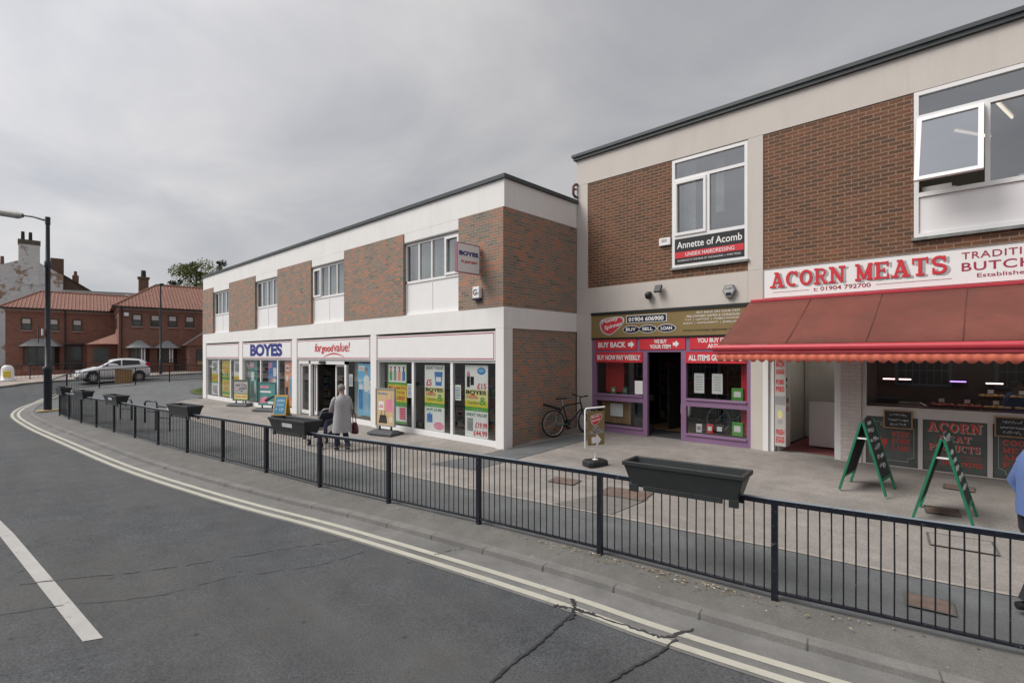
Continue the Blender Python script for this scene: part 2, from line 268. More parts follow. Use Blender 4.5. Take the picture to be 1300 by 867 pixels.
# slab-serif capitals: strokes (polyline, width) in a unit box, and serif bars (x0,x1,y0,y1)
def sbar(x, y, wd=0.2): return (x-wd, x+wd, (0 if y == 0 else 0.87), (0.13 if y == 0 else 1.0))
GL = {
 'A': ([([(0.2, 0.05), (0.5, 0.97)], .13), ([(0.5, 0.97), (0.8, 0.05)], .22), ([(0.3, 0.33), (0.7, 0.33)], .11)], [sbar(.2, 0, .2), sbar(.78, 0, .22), (0.3, 0.6, .88, 1.0)]),
 'C': ([(arc(.53, .5, .38, .41, 55, 305, 16), .22)], [(0.78, 0.92, .62, .97)]),
 'O': ([(arc(.5, .5, .37, .41, 0, 360, 24), .22)], []),
 'R': ([([(.24, .05), (.24, .95)], .22), ([(.24, .92), (.55, .92)]+arc(.55, .71, .24, .21, 90, -90, 8)+[(.24, .5)], .16), ([(.52, .5), (.8, .05)], .2)], [sbar(.24, 0, .22), (.02, .3, .87, 1.0), (.68, .98, 0, .13)]),
 'N': ([([(.2, .05), (.2, .95)], .14), ([(.2, .95), (.8, .05)], .22), ([(.8, .05), (.8, .95)], .14)], [sbar(.2, 0), (.0, .3, .87, 1.0), sbar(.8, 1)]),
 'M': ([([(.17, .05), (.17, .95)], .13), ([(.17, .95), (.5, .1)], .18), ([(.5, .1), (.83, .95)], .14), ([(.83, .05), (.83, .95)], .2)], [sbar(.17, 0, .17), sbar(.83, 0, .17), (0, .25, .87, 1), (.75, 1, .87, 1)]),
 'E': ([([(.25, .05), (.25, .95)], .22), ([(.2, .93), (.9, .93)], .14), ([(.2, .07), (.92, .07)], .14), ([(.25, .5), (.66, .5)], .13)], [(.02, .3, .87, 1), (.02, .3, 0, .13), (.8, .92, .7, 1), (.82, .95, 0, .3), (.6, .7, .36, .64)]),
 'T': ([([(.5, .05), (.5, .95)], .22), ([(.05, .93), (.95, .93)], .14)], [sbar(.5, 0, .25), (.03, .15, .65, 1), (.85, .97, .65, 1)]),
 'S': ([(arc(.5, .72, .32, .21, 40, 270, 10)+arc(.5, .29, .34, .22, 90, -140, 10), .2)], [(.72, .86, .66, .98), (.12, .26, .02, .36)]),
 'P': ([([(.26, .05), (.26, .95)], .22), ([(.26, .92), (.58, .92)]+arc(.58, .69, .26, .23, 90, -90, 8)+[(.26, .46)], .16)], [sbar(.28, 0, .26), (.02, .3, .87, 1.0)]),
 'D': ([([(.24, .05), (.24, .95)], .22), ([(.24, .92), (.48, .92)]+arc(.48, .5, .38, .42, 90, -90, 12)+[(.24, .08)], .18)], [(.02, .3, .87, 1), (.02, .3, 0, .13)]),
 'U': ([([(.22, .95), (.22, .35)]+arc(.5, .35, .28, .28, 180, 360, 10)+[(.78, .95)], .18)], [sbar(.22, 1), sbar(.78, 1, .18)]),
 'B': ([([(.24, .05), (.24, .95)], .22), ([(.24, .92), (.55, .92)]+arc(.55, .72, .22, .2, 90, -90, 8)+[(.24, .52)], .15), ([(.55, .52)]+arc(.57, .29, .25, .22, 90, -90, 8)+[(.24, .07)], .16)], [(.02, .3, .87, 1), (.02, .3, 0, .13)]),
 'F': ([([(.26, .05), (.26, .95)], .22), ([(.2, .93), (.9, .93)], .14), ([(.26, .5), (.66, .5)], .13)], [(.02, .3, .87, 1), sbar(.26, 0, .25), (.8, .92, .66, 1)]),
 'K': ([([(.22, .05), (.22, .95)], .2), ([(.26, .45), (.8, .93)], .12), ([(.42, .58), (.82, .06)], .2)], [sbar(.22, 0), sbar(.22, 1), sbar(.8, 0, .18), sbar(.78, 1, .17)]),
 'L': ([([(.28, .05), (.28, .95)], .22), ([(.1, .07), (.92, .07)], .14)], [sbar(.28, 1, .26), (.82, .95, 0, .36)]),
 'I': ([([(.5, .05), (.5, .95)], .24)], [sbar(.5, 0, .3), sbar(.5, 1, .3)]),
}
class MB:
    def __init__(s): s.v = []; s.f = []; s.mi = []; s.mats = []; s.cur = 0; s.sm = []; s.smooth = False
    def m(s, mt):
        if mt not in s.mats: s.mats.append(mt)
        s.cur = s.mats.index(mt); return s
    def _add(s, vs_, fs, smooth=None):
        b = len(s.v); s.v += [tuple(v) for v in vs_]
        for f in fs: s.f.append([i+b for i in f]); s.mi.append(s.cur); s.sm.append(s.smooth if smooth is None else smooth)
    def box(s, x0, x1, y0, y1, z0, z1):
        if x0 > x1: x0, x1 = x1, x0
        if y0 > y1: y0, y1 = y1, y0
        if z0 > z1: z0, z1 = z1, z0
        s._add([(x0,y0,z0),(x1,y0,z0),(x1,y1,z0),(x0,y1,z0),(x0,y0,z1),(x1,y0,z1),(x1,y1,z1),(x0,y1,z1)],
               [[0,3,2,1],[4,5,6,7],[0,1,5,4],[1,2,6,5],[2,3,7,6],[3,0,4,7]]); return s
    def quad(s, a, b, c, d): s._add([a, b, c, d], [[0, 1, 2, 3]]); return s
    def poly(s, pts): s._add(pts, [list(range(len(pts)))]); return s
    def obox(s, o, u, v, n, a, b, c):
        """box from corner o along unit vectors u,v,n with lengths a,b,c"""
        o, u, v, n = map(Vector, (o, u, v, n)); P = [o, o+u*a, o+u*a+v*b, o+v*b]; P += [p+n*c for p in P]
        s._add(P, [[0,3,2,1],[4,5,6,7],[0,1,5,4],[1,2,6,5],[2,3,7,6],[3,0,4,7]]); return s
    def prism(s, pts, d):
        n = len(pts); d = Vector(d); P = [Vector(p) for p in pts]; P += [p+d for p in P]
        s._add(P, [list(range(n))[::-1], list(range(n, 2*n))]+[[i, (i+1) % n, n+(i+1) % n, n+i] for i in range(n)]); return s
    def tube(s, pts, r, seg=8, cap=True, smooth=True):
        pts = [Vector(p) for p in pts]; n = len(pts); rs = r if isinstance(r, (list, tuple)) else [r]*n
        rs = [(q, q) if isinstance(q, (int, float)) else q for q in rs]
        rings = []; prev = None
        for i, p in enumerate(pts):
            d = (pts[min(i+1, n-1)]-pts[max(i-1, 0)]).normalized()
            if prev is None:
                a = Vector((0, 0, 1)) if abs(d.z) < 0.9 else Vector((1, 0, 0)); x = d.cross(a).normalized()
            else:
                x = (prev-d*prev.dot(d)).normalized()
            prev = x; y = d.cross(x)
            rings.append([p+x*rs[i][0]*math.cos(2*math.pi*k/seg)+y*rs[i][1]*math.sin(2*math.pi*k/seg) for k in range(seg)])
        V = [q for rg in rings for q in rg]; F = []
        for i in range(n-1):
            for k in range(seg): F.append([i*seg+k, i*seg+(k+1) % seg, (i+1)*seg+(k+1) % seg, (i+1)*seg+k])
        s._add(V, F, smooth)
        if cap: s._add(rings[0], [list(range(seg))[::-1]], False); s._add(rings[-1], [list(range(seg))], False)
        return s
    def rings(s, rgs, cap=True, smooth=True):
        seg = len(rgs[0]); n = len(rgs); V = [q for rg in rgs for q in rg]; F = []
        for i in range(n-1):
            for k in range(seg): F.append([i*seg+k, i*seg+(k+1) % seg, (i+1)*seg+(k+1) % seg, (i+1)*seg+k])
        s._add(V, F, smooth)
        if cap: s._add(rgs[0], [list(range(seg))[::-1]], False); s._add(rgs[-1], [list(range(seg))], False)
        return s
    def cyl(s, a, b, r, seg=16): return s.tube([a, b], r, seg)
    def ell(s, o, u, v, w_, h, n=24, thick=0.0, nrm=None):
        o, u, v = map(Vector, (o, u, v)); pts = [o+u*w_/2*math.cos(2*math.pi*k/n)+v*h/2*math.sin(2*math.pi*k/n) for k in range(n)]
        return s.poly(pts)
    def text(s, t, o, u, v, w_, h, off=0.0, shear=0.0, sp=1.0):
        vs_, fs, x0, x1, y0, y1 = text_mesh(t, off, sp); o, u, v = map(Vector, (o, u, v))
        P = []
        for q in vs_:
            a = (q.x-x0)/(x1-x0)*w_; b = (q.y-y0)/(y1-y0)*h; P.append(o+u*(a+shear*b)+v*b)
        s._add(P, fs); return s
    def slab(s, t, o, u, v, w_, h, gap=0.08, spw=0.5):
        o, u, v = map(Vector, (o, u, v)); nrm = u.cross(v)
        adv = [spw if c == ' ' else (1.15 if c in 'MAN' else 0.7 if c == 'I' else 1.0) for c in t]
        tot = sum(adv)+gap*(len(t)-1); k = w_/tot; x = 0; e_ = 0
        for c, a in zip(t, adv):
            if c != ' ':
                st, se = GL[c]
                asp = h/(k*a)
                for pl, wd in st:
                    P = [Vector((x+p[0]*a, p[1], 0)) for p in pl]
                    Q = [Vector((p.x*k, p.y*h, 0)) for p in P]; wid = wd*k*a
                    closed = (Q[0]-Q[-1]).length < 1e-4
                    Lf = []; Rt = []
                    for i, q in enumerate(Q):
                        if closed: d = (Q[(i+1) % len(Q) if i < len(Q)-1 else 1]-Q[i-1 if i > 0 else -2])
                        else: d = Q[min(i+1, len(Q)-1)]-Q[max(i-1, 0)]
                        d.normalize(); nn = Vector((-d.y, d.x, 0)); Lf.append(q+nn*wid/2); Rt.append(q-nn*wid/2)
                    e_ += 1
                    tr = lambda q: o+u*q.x+v*q.y+nrm*(0.0006*(e_ % 9))
                    for i in range(len(Q)-1): s._add([tr(Rt[i]), tr(Rt[i+1]), tr(Lf[i+1]), tr(Lf[i])], [[0, 1, 2, 3]])
                for (a0, a1, b0, b1) in se:
                    e_ += 1; zz = nrm*(0.0006*(e_ % 9))
                    X0, X1 = (x+a0*a)*k, (x+a1*a)*k
                    s._add([o+u*X0+v*b0*h+zz, o+u*X1+v*b0*h+zz, o+u*X1+v*b1*h+zz, o+u*X0+v*b1*h+zz], [[0, 1, 2, 3]])
            x += a+gap
        return s
    def build(s, name, mt=None, parent=None, bevel=0.0, sub=0):
        me = bpy.data.meshes.new(name); me.from_pydata(s.v, [], s.f)
        if not s.mats: s.mats = [mt]
        for q in s.mats: me.materials.append(q if q else mt)
        me.polygons.foreach_set('material_index', s.mi); me.polygons.foreach_set('use_smooth', s.sm)
        me.update()
        o = bpy.data.objects.new(name, me); C.objects.link(o)
        if parent is not None:
            o.parent = parent
            if parent.get('worldkids'): o.matrix_parent_inverse = Matrix.Translation(-parent.location)
        if bevel:
            b = o.modifiers.new('b', 'BEVEL'); b.width = bevel; b.segments = 2; b.limit_method = 'ANGLE'
        if sub:
            b = o.modifiers.new('s', 'SUBSURF'); b.levels = sub; b.render_levels = sub
        return o
def tag(o, label=None, cat=None, group=None, kind=None):
    if label: o['label'] = label
    if cat: o['category'] = cat
    if group: o['group'] = group
    if kind: o['kind'] = kind
    return o
def thing(name, label, cat, loc, rz=0, group=None, world=False):
    o = bpy.data.objects.new(name, None); C.objects.link(o); o.location = loc; o.rotation_euler = (0, 0, rz); o.empty_display_size = 0.2
    if world: o['worldkids'] = 1
    return tag(o, label, cat, group)
KIDS = {}
def copy_tree(o, parent=None):
    c = o.copy(); C.objects.link(c)
    if parent is not None: c.parent = parent
    for ch in [k for k in bpy.data.objects if k.parent == o]: copy_tree(ch, c)
    return c
def struct(mb, name, mt=None, label=None):
    o = mb.build(name, mt); o['kind'] = 'structure'; return o
def resample(pts, step):
    pts = [Vector(p) for p in pts]; outp = [pts[0]]; acc = 0
    for a, b in zip(pts, pts[1:]):
        d = (b-a).length; t = step-acc
        while t <= d+1e-9: outp.append(a+(b-a)*(t/d)); t += step
        acc = d-(t-step)
    return outp
def catmull(pts, n=6):
    pts = [Vector((*p, 0)) if len(p) == 2 else Vector(p) for p in pts]; outp = []
    for i in range(len(pts)-1):
        p0 = pts[max(i-1, 0)]; p1 = pts[i]; p2 = pts[i+1]; p3 = pts[min(i+2, len(pts)-1)]
        for k in range(n):
            t = k/n; outp.append(0.5*((2*p1)+(p2-p0)*t+(2*p0-5*p1+4*p2-p3)*t*t+(-p0+3*p1-3*p2+p3)*t**3))
    outp.append(pts[-1]); return outp
def offset(pl, d):
    o = []
    for i, p in enumerate(pl):
        t = (pl[min(i+1, len(pl)-1)]-pl[max(i-1, 0)]).normalized(); o.append(p+Vector((-t.y, t.x, 0))*d)
    return o
def loft(mb, A, B, rows, dz, hf=g, prof=lambda t: 0.0):
    V = []; n = len(A)
    for i in range(n):
        for j in range(rows+1):
            p = A[i]+(B[i]-A[i])*(j/rows); V.append((p.x, p.y, hf(p.x, p.y)+dz+prof(j/rows)))
    F = [[i*(rows+1)+j, (i+1)*(rows+1)+j, (i+1)*(rows+1)+j+1, i*(rows+1)+j+1] for i in range(n-1) for j in range(rows)]
    mb._add(V, F, True)

# ------------------------------------------------------------------ ground
xs = sorted(set([-400, -250, -160, -110, -85, -70] + list(np.arange(-60, 16, 1.5)) + [20, 30, 45, 70, 120, 250, 400]))
ys = sorted(set([-400, -250, -120, -60, -35, -20] + list(np.arange(-12, 24, 1.5)) + [28, 34, 42, 55, 80, 120, 200, 400]))
mb = MB(); ROADV = [(float(x), float(y), g(x, y)-0.11) for x in xs for y in ys]; ny = len(ys)
mb._add(ROADV, [[i*ny+j, (i+1)*ny+j, (i+1)*ny+j+1, i*ny+j+1] for i in range(len(xs)-1) for j in range(ny-1)], True)
struct(mb, 'road', M_road)
def groad(x, y):
    i = max(0, min(len(xs)-2, int(np.searchsorted(xs, x)-1))); j = max(0, min(ny-2, int(np.searchsorted(ys, y)-1)))
    a = (x-xs[i])/(xs[i+1]-xs[i]); b = (y-ys[j])/(ys[j+1]-ys[j]); Z = lambda p, q: ROADV[p*ny+q][2]
    return Z(i, j)*(1-a)*(1-b)+Z(i+1, j)*a*(1-b)+Z(i, j+1)*(1-a)*b+Z(i+1, j+1)*a*b

# kerb edge, right to left, round the corner into the side road; YL = outer yellow line
YLc = [(16, 8.2), (8, 6.5), (3, 5.45), (0, 4.93), (-1.26, 4.7), (-2.36, 4.53), (-3.55, 4.41), (-6.11, 4.05), (-7.83, 3.78), (-10.87, 3.2), (-14.95, 2.62), (-22.4, 1.95), (-26.4, 1.66), (-31.2, 1.5), (-34.4, 1.8), (-36.6, 2.35), (-38.6, 3.2), (-40.2, 4.6), (-41, 7), (-40.6, 10), (-39.6, 14), (-38, 24)]
YL = catmull(YLc, 8); K = offset(YL, -0.36)
inner = [(16, 10.0), (8, 8.5), (3, 7.75), (0.2, 7.2), (-1.0, 7.02), (-2.04, 6.9), (-3.4, 6.68), (-5.7, 6.38), (-7.5, 6.2), (-10, 6.05), (-14, 5.9), (-20, 5.8), (-24, 5.9), (-28, 6.3), (-30, 7.0), (-31.4, 7.9), (-32.0, 8.6), (-32.3, 8.95), (-32.4, 10), (-32.4, 12), (-32.4, 15), (-32.4, 24)]
IN = catmull(inner, 8)
mb = MB(); loft(mb, offset(K, -0.14), IN, 12, 0.0, prof=lambda t: -0.06*max(0, 1-t/.33)); struct(mb, 'pavement', M_dark)
# strip of lighter worn tarmac between kerb and guard rail
FENCEc = [(12, 8.0), (6, 6.95), (0.13, 5.98), (-1.48, 5.62), (-3.42, 5.38), (-5.4, 5.13), (-7.27, 4.87), (-9.28, 4.6), (-11.2, 4.36), (-13.1, 4.12), (-15.05, 3.88), (-17, 3.66), (-19.4, 3.44), (-21.4, 3.22), (-23.7, 3.0), (-25.9, 2.8), (-29.2, 2.62), (-31.3, 2.6)]
FL = catmull(FENCEc, 8)
KK = [K[i] for i in range(len(K)) if K[i].x > -30.5]
def near_y(line, x):
    for a, b in zip(line, line[1:]):
        if min(a.x, b.x) <= x <= max(a.x, b.x): return a.y+(b.y-a.y)*(x-a.x)/(b.x-a.x+1e-12)
    return line[-1].y
SA = [p for p in offset(K, -0.14) if -29.5 < p.x < 11.5]; SB = [Vector((p.x, near_y(FL, p.x)+0.02, 0)) for p in SA]
mb = MB(); loft(mb, SA, SB, 4, 0.004, prof=lambda t: -0.05*(1-t)); struct(mb, 'footway_strip', M_pave)
# kerb stones
mb = MB(); K2 = offset(K, -0.15)
for dz0, A, B, e0, e1 in ((0, K, K2, 0.006, 0.008),):
    loft(mb, A, B, 1, 0.006-0.05)
VV = []; FF = []
for i, p in enumerate(K): VV += [(p.x, p.y, g(p.x, p.y)+0.006-0.05), (p.x-0.0, p.y-0.015, g(p.x, p.y)-0.14)]
for i in range(len(K)-1): FF.append([2*i, 2*i+1, 2*i+3, 2*i+2])
mb._add(VV, FF)
o_k = struct(mb, 'kerb', M_kerb)
mb = MB()
for p in resample(KK, 0.92):
    t = (Vector((p.x+0.1, 0, 0)) - Vector((p.x-0.1, 0, 0))); i = min(range(len(K)-1), key=lambda q: (K[q]-p).length); d = (K[i+1]-K[i]).normalized(); nn = Vector((d.y, -d.x, 0))
    nn = -Vector((-d.y, d.x, 0)); z = g(p.x, p.y)-0.05
    a = p-d*0.006; b = p+d*0.006
    mb.quad((a.x, a.y, z+0.009), (b.x, b.y, z+0.009), (b.x+nn.x*0.15, b.y+nn.y*0.15, z+0.009), (a.x+nn.x*0.15, a.y+nn.y*0.15, z+0.009))
    mb.quad((a.x-nn.x*0.004, a.y-nn.y*0.004, z+0.009), (b.x-nn.x*0.004, b.y-nn.y*0.004, z+0.009), (b.x-nn.x*0.006, b.y-nn.y*0.006-0.017, z-0.06), (a.x-nn.x*0.006, a.y-nn.y*0.006-0.017, z-0.06))
struct(mb, 'kerb_joints', mat('joint_mortar', (0.09, 0.088, 0.084), 0.9, 0.3, 9))
# road-side gutter strip, double lines
def road_strip(name, mt, A, B, dz, rows=1):
    mb = MB(); loft(mb, A, B, rows, dz, groad); return struct(mb, name, mt)
road_strip('road_gutter', M_gutter, offset(YL, -0.37), offset(YL, 0.28), 0.005, 2)
road_strip('double_line_outer', M_yline, offset(YL, -0.045), offset(YL, 0.045), 0.010)
road_strip('double_line_inner', M_yline, offset(YL, 0.15), offset(YL, 0.24), 0.010)
# centre line dash
def road_poly(name, mt, pts, dz=0.006):
    mb = MB(); mb.poly([(x, y, groad(x, y)+dz) for x, y in pts]); return struct(mb, name, mt)
road_poly('centre_line', M_wline, [(-13.2, 0.17), (-13.2, 0.03), (-10.6, 0.31), (-6.11, 0.72), (-6.05, 0.86), (-10.55, 0.46)])
# sealed cracks
def crack(name, pts, wd, mt=M_crack, dz=0.0125):
    mb = MB(); pl = catmull(pts, 9); Lf = []; Rt = []
    for i, p in enumerate(pl):
        d = (pl[min(i+1, len(pl)-1)]-pl[max(i-1, 0)]).normalized(); nn = Vector((-d.y, d.x, 0)); ww = wd*(0.45+0.8*random.random()); j = (random.random()-.5)*wd*(0.7 if mt is M_crack else 2.2)
        Lf.append(p+nn*(ww/2+j)); Rt.append(p-nn*(ww/2-j))
    z = lambda p: (p.x, p.y, groad(p.x, p.y)+dz)
    for i in range(len(pl)-1):
        if mt is not M_crack and random.random() < .22: continue
        mb.quad(z(Rt[i]), z(Rt[i+1]), z(Lf[i+1]), z(Lf[i]))
    return struct(mb, name, mt)
crack('road_crack', [(-3.11, 4.24), (-3.06, 3.9), (-3.01, 3.6), (-2.98, 3.15), (-2.94, 2.85), (-2.88, 2.2), (-2.95, 1.5)], 0.03)
crack('road_crack', [(-3.1, 4.25), (-2.7, 4.32), (-2.35, 4.37), (-2.2, 4.42), (-2.08, 4.72)], 0.04)
crack('road_crack', [(-2.12, 4.45), (-2.15, 4.1), (-2.22, 3.75), (-2.25, 3.49), (-2.33, 2.9), (-2.3, 2.2)], 0.026)
for dx, dy in ((0.22, 0.05), (-0.15, 0.16), (-0.2, -0.08), (0.08, -0.2)):
    crack('road_crack', [(-3.13, 4.25), (-3.13+dx*0.5+0.02, 4.25+dy*0.5), (-3.13+dx, 4.25+dy)], 0.045)
M_hair = mat('hairline_crack', (0.075, 0.075, 0.078), 0.8, 0.3, 9)
crack('road_crack', [(-6.65, 3.75), (-7.0, 3.0), (-7.2, 2.4), (-7.5, 1.6), (-7.9, 0.9), (-8.2, 0.3)], 0.018, M_hair)
crack('road_crack', [(-6.1, 3.6), (-6.2, 2.9), (-6.6, 2.1), (-6.7, 1.4), (-7.2, 0.6), (-7.5, -0.2)], 0.014, M_hair)
crack('road_crack', [(-5.3, 4.15), (-5.25, 4.4), (-5.1, 4.62)], 0.02, M_hair)

# forecourt in beige paving
FO = [p for p in IN if p.x > -31.9]
FB = []
for p in FO:
    FB.append(Vector((p.x-0.0, 9.15 if p.x < -8.78 else 12.3, 0)))
FO2 = []; FB2 = []
for i, (a, b) in enumerate(zip(FO, FB)):
    if i and FB[i-1].y != b.y:
        m_ = FO[i-1]+(a-FO[i-1])*0.5
        FO2 += [m_, m_+Vector((-0.002, 0, 0))]; FB2 += [Vector((-8.78, 12.3, 0)), Vector((-8.785, 9.15, 0))]
    FO2.append(a); FB2.append(b)
mb = MB(); loft(mb, FO2, FB2, 8, 0.004); struct(mb, 'forecourt', M_fore)
# pale concrete edging between the tarmac and the forecourt
mb = MB(); loft(mb, offset(FO, 0.004), offset(FO, -0.05), 1, 0.0085); struct(mb, 'edging_kerb', mat('edging', (0.33, 0.30, 0.27), 0.9, 0.15, 5))
def pave_poly(name, mt, pts, dz):
    mb = MB(); nseg = 5
    a, b, c, d = [Vector((*p, 0)) for p in pts]
    A = [a+(b-a)*i/10 for i in range(11)]; B = [d+(c-d)*i/10 for i in range(11)]
    loft(mb, A, B, 5, dz); return struct(mb, name, mt)
pave_poly('paving_patch', M_dark, [(-9.1, 7.0), (-7.9, 7.2), (-7.55, 11.2), (-8.2, 11.2)], 0.013)
pave_poly('paving_patch', M_patch, [(-5.2, 6.5), (-4.2, 6.62), (-4.1, 7.6), (-4.8, 7.5)], 0.013)
# access covers let into the paving
M_cov = mat('reddish_iron', (0.15, 0.105, 0.085), 0.8, 0.25, 8); M_covd = mat('dark_iron', (0.10, 0.09, 0.08), 0.8, 0.25, 8)
def cover(x, y, a, b, rz, label, mt=M_cov, ring=False):
    z = g(x, y); t = thing('access_cover', label, 'access cover', (x, y, z), R(rz), 'covers let into the paving')
    slx = (g(x+0.3, y)-g(x-0.3, y))/0.6; sly = (g(x, y+0.3)-g(x, y-0.3))/0.6
    ux = Vector((1, 0, slx)); uy = Vector((0, 1, sly))
    def P(p, q, h=0):
        c_, s_ = math.cos(R(rz)), math.sin(R(rz)); wx = p*c_-q*s_; wy = p*s_+q*c_
        return (p, q, wx*slx+wy*sly+h)
    m_ = MB(); h = 0.019
    m_.quad(P(-a/2, -b/2, h), P(a/2, -b/2, h), P(a/2, b/2, h), P(-a/2, b/2, h)); m_.build('plate', mt, t)
    m_ = MB(); f = 0.025
    for x0, x1, y0, y1 in ((-a/2-f, a/2+f, -b/2-f, -b/2), (-a/2-f, a/2+f, b/2, b/2+f), (-a/2-f, -a/2, -b/2, b/2), (a/2, a/2+f, -b/2, b/2)):
        m_.quad(P(x0, y0, h+.002), P(x1, y0, h+.002), P(x1, y1, h+.002), P(x0, y1, h+.002))
    m_.build('rim', M_covd, t)
cover(-5.84, 7.62, 0.5, 0.3, 8, 'small rusty cover in the paving nearest the swing sign')
cover(-4.55, 7.62, 0.75, 0.45, 8, 'large reddish cover in the paving behind the big planter trough')
cover(-0.47, 6.49, 0.34, 0.26, 8, 'red brick-like cover in the dark tarmac behind the railing')
cover(-0.42, 11.0, 0.34, 0.25, 0, 'small brown cover near the butcher window beyond the chalkboards')
cover(-0.3, 8.4, 0.6, 0.4, 8, 'beige paved inset cover in front of the right chalkboard', M_fore)
cover(-0.55, 9.6, 0.35, 0.3, 8, 'small brown cover under the right chalkboard')
# far pavement in front of the red brick offices
fk = catmull([(-40, -9), (-43, -2.5), (-44.3, 1.3), (-45.2, 2.5), (-45.7, 3.8), (-45.9, 5.3), (-45.7, 8), (-45.3, 12.4), (-44.5, 20), (-43.5, 30)], 6)
fb = [Vector((p.x-14, p.y+0.8, 0)) for p in fk]
mb = MB(); loft(mb, fk, fb, 10, 0.005); struct(mb, 'far_pavement', M_farpave)
mb = MB(); VV = []; FF = []
for p in fk: VV += [(p.x, p.y, g(p.x, p.y)+0.005), (p.x+0.03, p.y, g(p.x, p.y)-0.13)]
mb._add(VV, [[2*i, 2*i+2, 2*i+3, 2*i+1] for i in range(len(fk)-1)]); loft(mb, fk, offset(fk, 0.2), 1, 0.009); struct(mb, 'far_kerb', M_kerb)
# grass by the far corner of the left shop
mb = MB(); pts = catmull([(-32.9, 9.4), (-33.6, 8.9), (-34.6, 9.0), (-35.2, 10), (-35, 13), (-34, 16)], 5); b2 = [Vector((-32.5, 9.3+0.22*i, 0)) for i in range(len(pts))]
loft(mb, pts, b2, 4, 0.03)
for k in range(2200):
    x = random.uniform(-35.1, -32.5); y = random.uniform(9.0, 15)
    if y < 9.0+abs(x+34)*0.5: continue
    z = g(x, y); a = random.random()*6.28; h = random.uniform(.04, .14); dx, dy = .02*math.cos(a), .02*math.sin(a)
    mb._add([(x-dx, y-dy, z), (x+dx, y+dy, z), (x+random.uniform(-.04, .04), y+random.uniform(-.04, .04), z+h)], [[0, 1, 2]])
tag(mb.build('grass', M_grass), 'scrappy green grass verge at the far end of the white shop', 'grass', None, 'stuff')
# litter and dead leaves at the foot of the railing
mb = MB(); lm = [mat('dead_leaf', (0.20, 0.13, 0.06), 0.8), mat('leaf_pale', (0.42, 0.34, 0.20), 0.8), mat('paper_scrap', (0.6, 0.58, 0.55), 0.8)]
for k in range(420):
    x = random.gauss(-2.7, 0.9) if k < 240 else random.uniform(-14, 6); y = near_y(FL, x)-abs(random.gauss(0, .09))-0.04
    if k > 380: y -= random.uniform(0, .5)
    z = g(x, y)+0.012; a = random.random()*6.28; r_ = random.uniform(.006, .02); mb.m(lm[0 if random.random() < .6 else 1 if random.random() < .8 else 2])
    mb._add([(x+r_*math.cos(a+q)*(1 if q in (0, 3.14) else .6), y+r_*math.sin(a+q)*(1 if q in (0, 3.14) else .6), z+random.uniform(0, .008)) for q in (0, 1.57, 3.14, 4.71)], [[0, 1, 2, 3]])
tag(mb.build('litter'), 'dead leaves and paper scraps along the foot of the railing', 'litter', None, 'stuff')

# ================================================================== BUILDINGS
X3, Z3 = Vector((1, 0, 0)), Vector((0, 0, 1))
def bx(name, mt, parent, *boxes, bevel=0.0):
    m_ = MB()
    for b in boxes: m_.box(*b)
    return m_.build(name, mt, parent, bevel)
def pane(name, mt, parent, x0, x1, z0, z1, y):
    m_ = MB(); m_.quad((x0, y, z0), (x1, y, z0), (x1, y, z1), (x0, y, z1)); return m_.build(name, mt, parent)

def bxs(name, mt, parent, *boxes, bevel=0.0): return [bx(name, mt, parent, b, bevel=bevel) for b in boxes]
# ---------------------------------------------------------------- white-banded shop on the left
sb = thing('shop_building', 'long two-storey shop with white render bands and brown brick panels', 'shop', (-20.5, 9, 0.2), world=True)
bx('brick_panel', M_brickB, sb, (-10.42, -8.75, 8.97, 9.3, 3.72, 6.165), (-9.05, -8.75, 9.3, 11.99, 3.72, 6.165))
for x0, x1 in ((-16.5, -12.95), (-22.12, -19.02), (-28.0, -24.6), (-32.22, -30.47)):
    bx('brick_panel', M_brickB, sb, (x0, x1, 8.97, 9.3, 3.72, 6.165))
bx('side_wall', M_brickB, sb, (-9.0, -8.775, 9.31, 11.99, -0.2, 3.185))
bxs('far_wall', M_brickB, sb, (-32.22, -31.95, 9.3, 20, 0, 6.165), (-32.2, -9.0, 19.7, 20, 0, 6.165), (-9.05, -8.8, 12.4, 19.7, 0, 6.165))
bx('white_band', M_white, sb, (-32.24, -8.74, 9.0, 9.35, 6.168, 6.86), (-9.1, -8.74, 9.35, 11.99, 6.168, 6.86), (-32.24, -31.95, 9.35, 20, 6.168, 6.86),
   (-32.23, -8.74, 8.98, 9.35, 3.19, 3.717), (-9.05, -8.74, 9.35, 11.99, 3.19, 3.717), bevel=0.006)
bxs('window_head', M_white, sb, *[(a+.002, b-.002, 9.0, 9.3, 5.9, 6.166) for a, b in ((-12.95, -10.42), (-19.02, -16.5), (-24.6, -22.12), (-30.47, -28.0))])
bx('roof_trim', M_parapet, sb, (-32.3, -8.68, 8.94, 9.2, 6.862, 6.96), (-8.9, -8.68, 9.2, 11.99, 6.862, 6.96), (-32.3, -32.05, 9.2, 20, 6.862, 6.96))
bx('roof', M_roofdark, sb, (-32.05, -8.9, 9.2, 19.9, 6.75, 6.861))
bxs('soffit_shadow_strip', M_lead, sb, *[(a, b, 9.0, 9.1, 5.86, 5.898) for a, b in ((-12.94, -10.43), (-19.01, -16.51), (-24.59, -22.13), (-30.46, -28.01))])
bx('storey_slab', M_intl, sb, (-31.9, -9.05, 9.4, 19.7, 3.2, 3.4))
bxs('upper_room', M_intl, sb, (-31.9, -9.06, 12.5, 12.6, 3.41, 6.7), *[(x, x+.1, 9.4, 12.49, 3.41, 6.7) for x in (-15.5, -21.5, -27)])
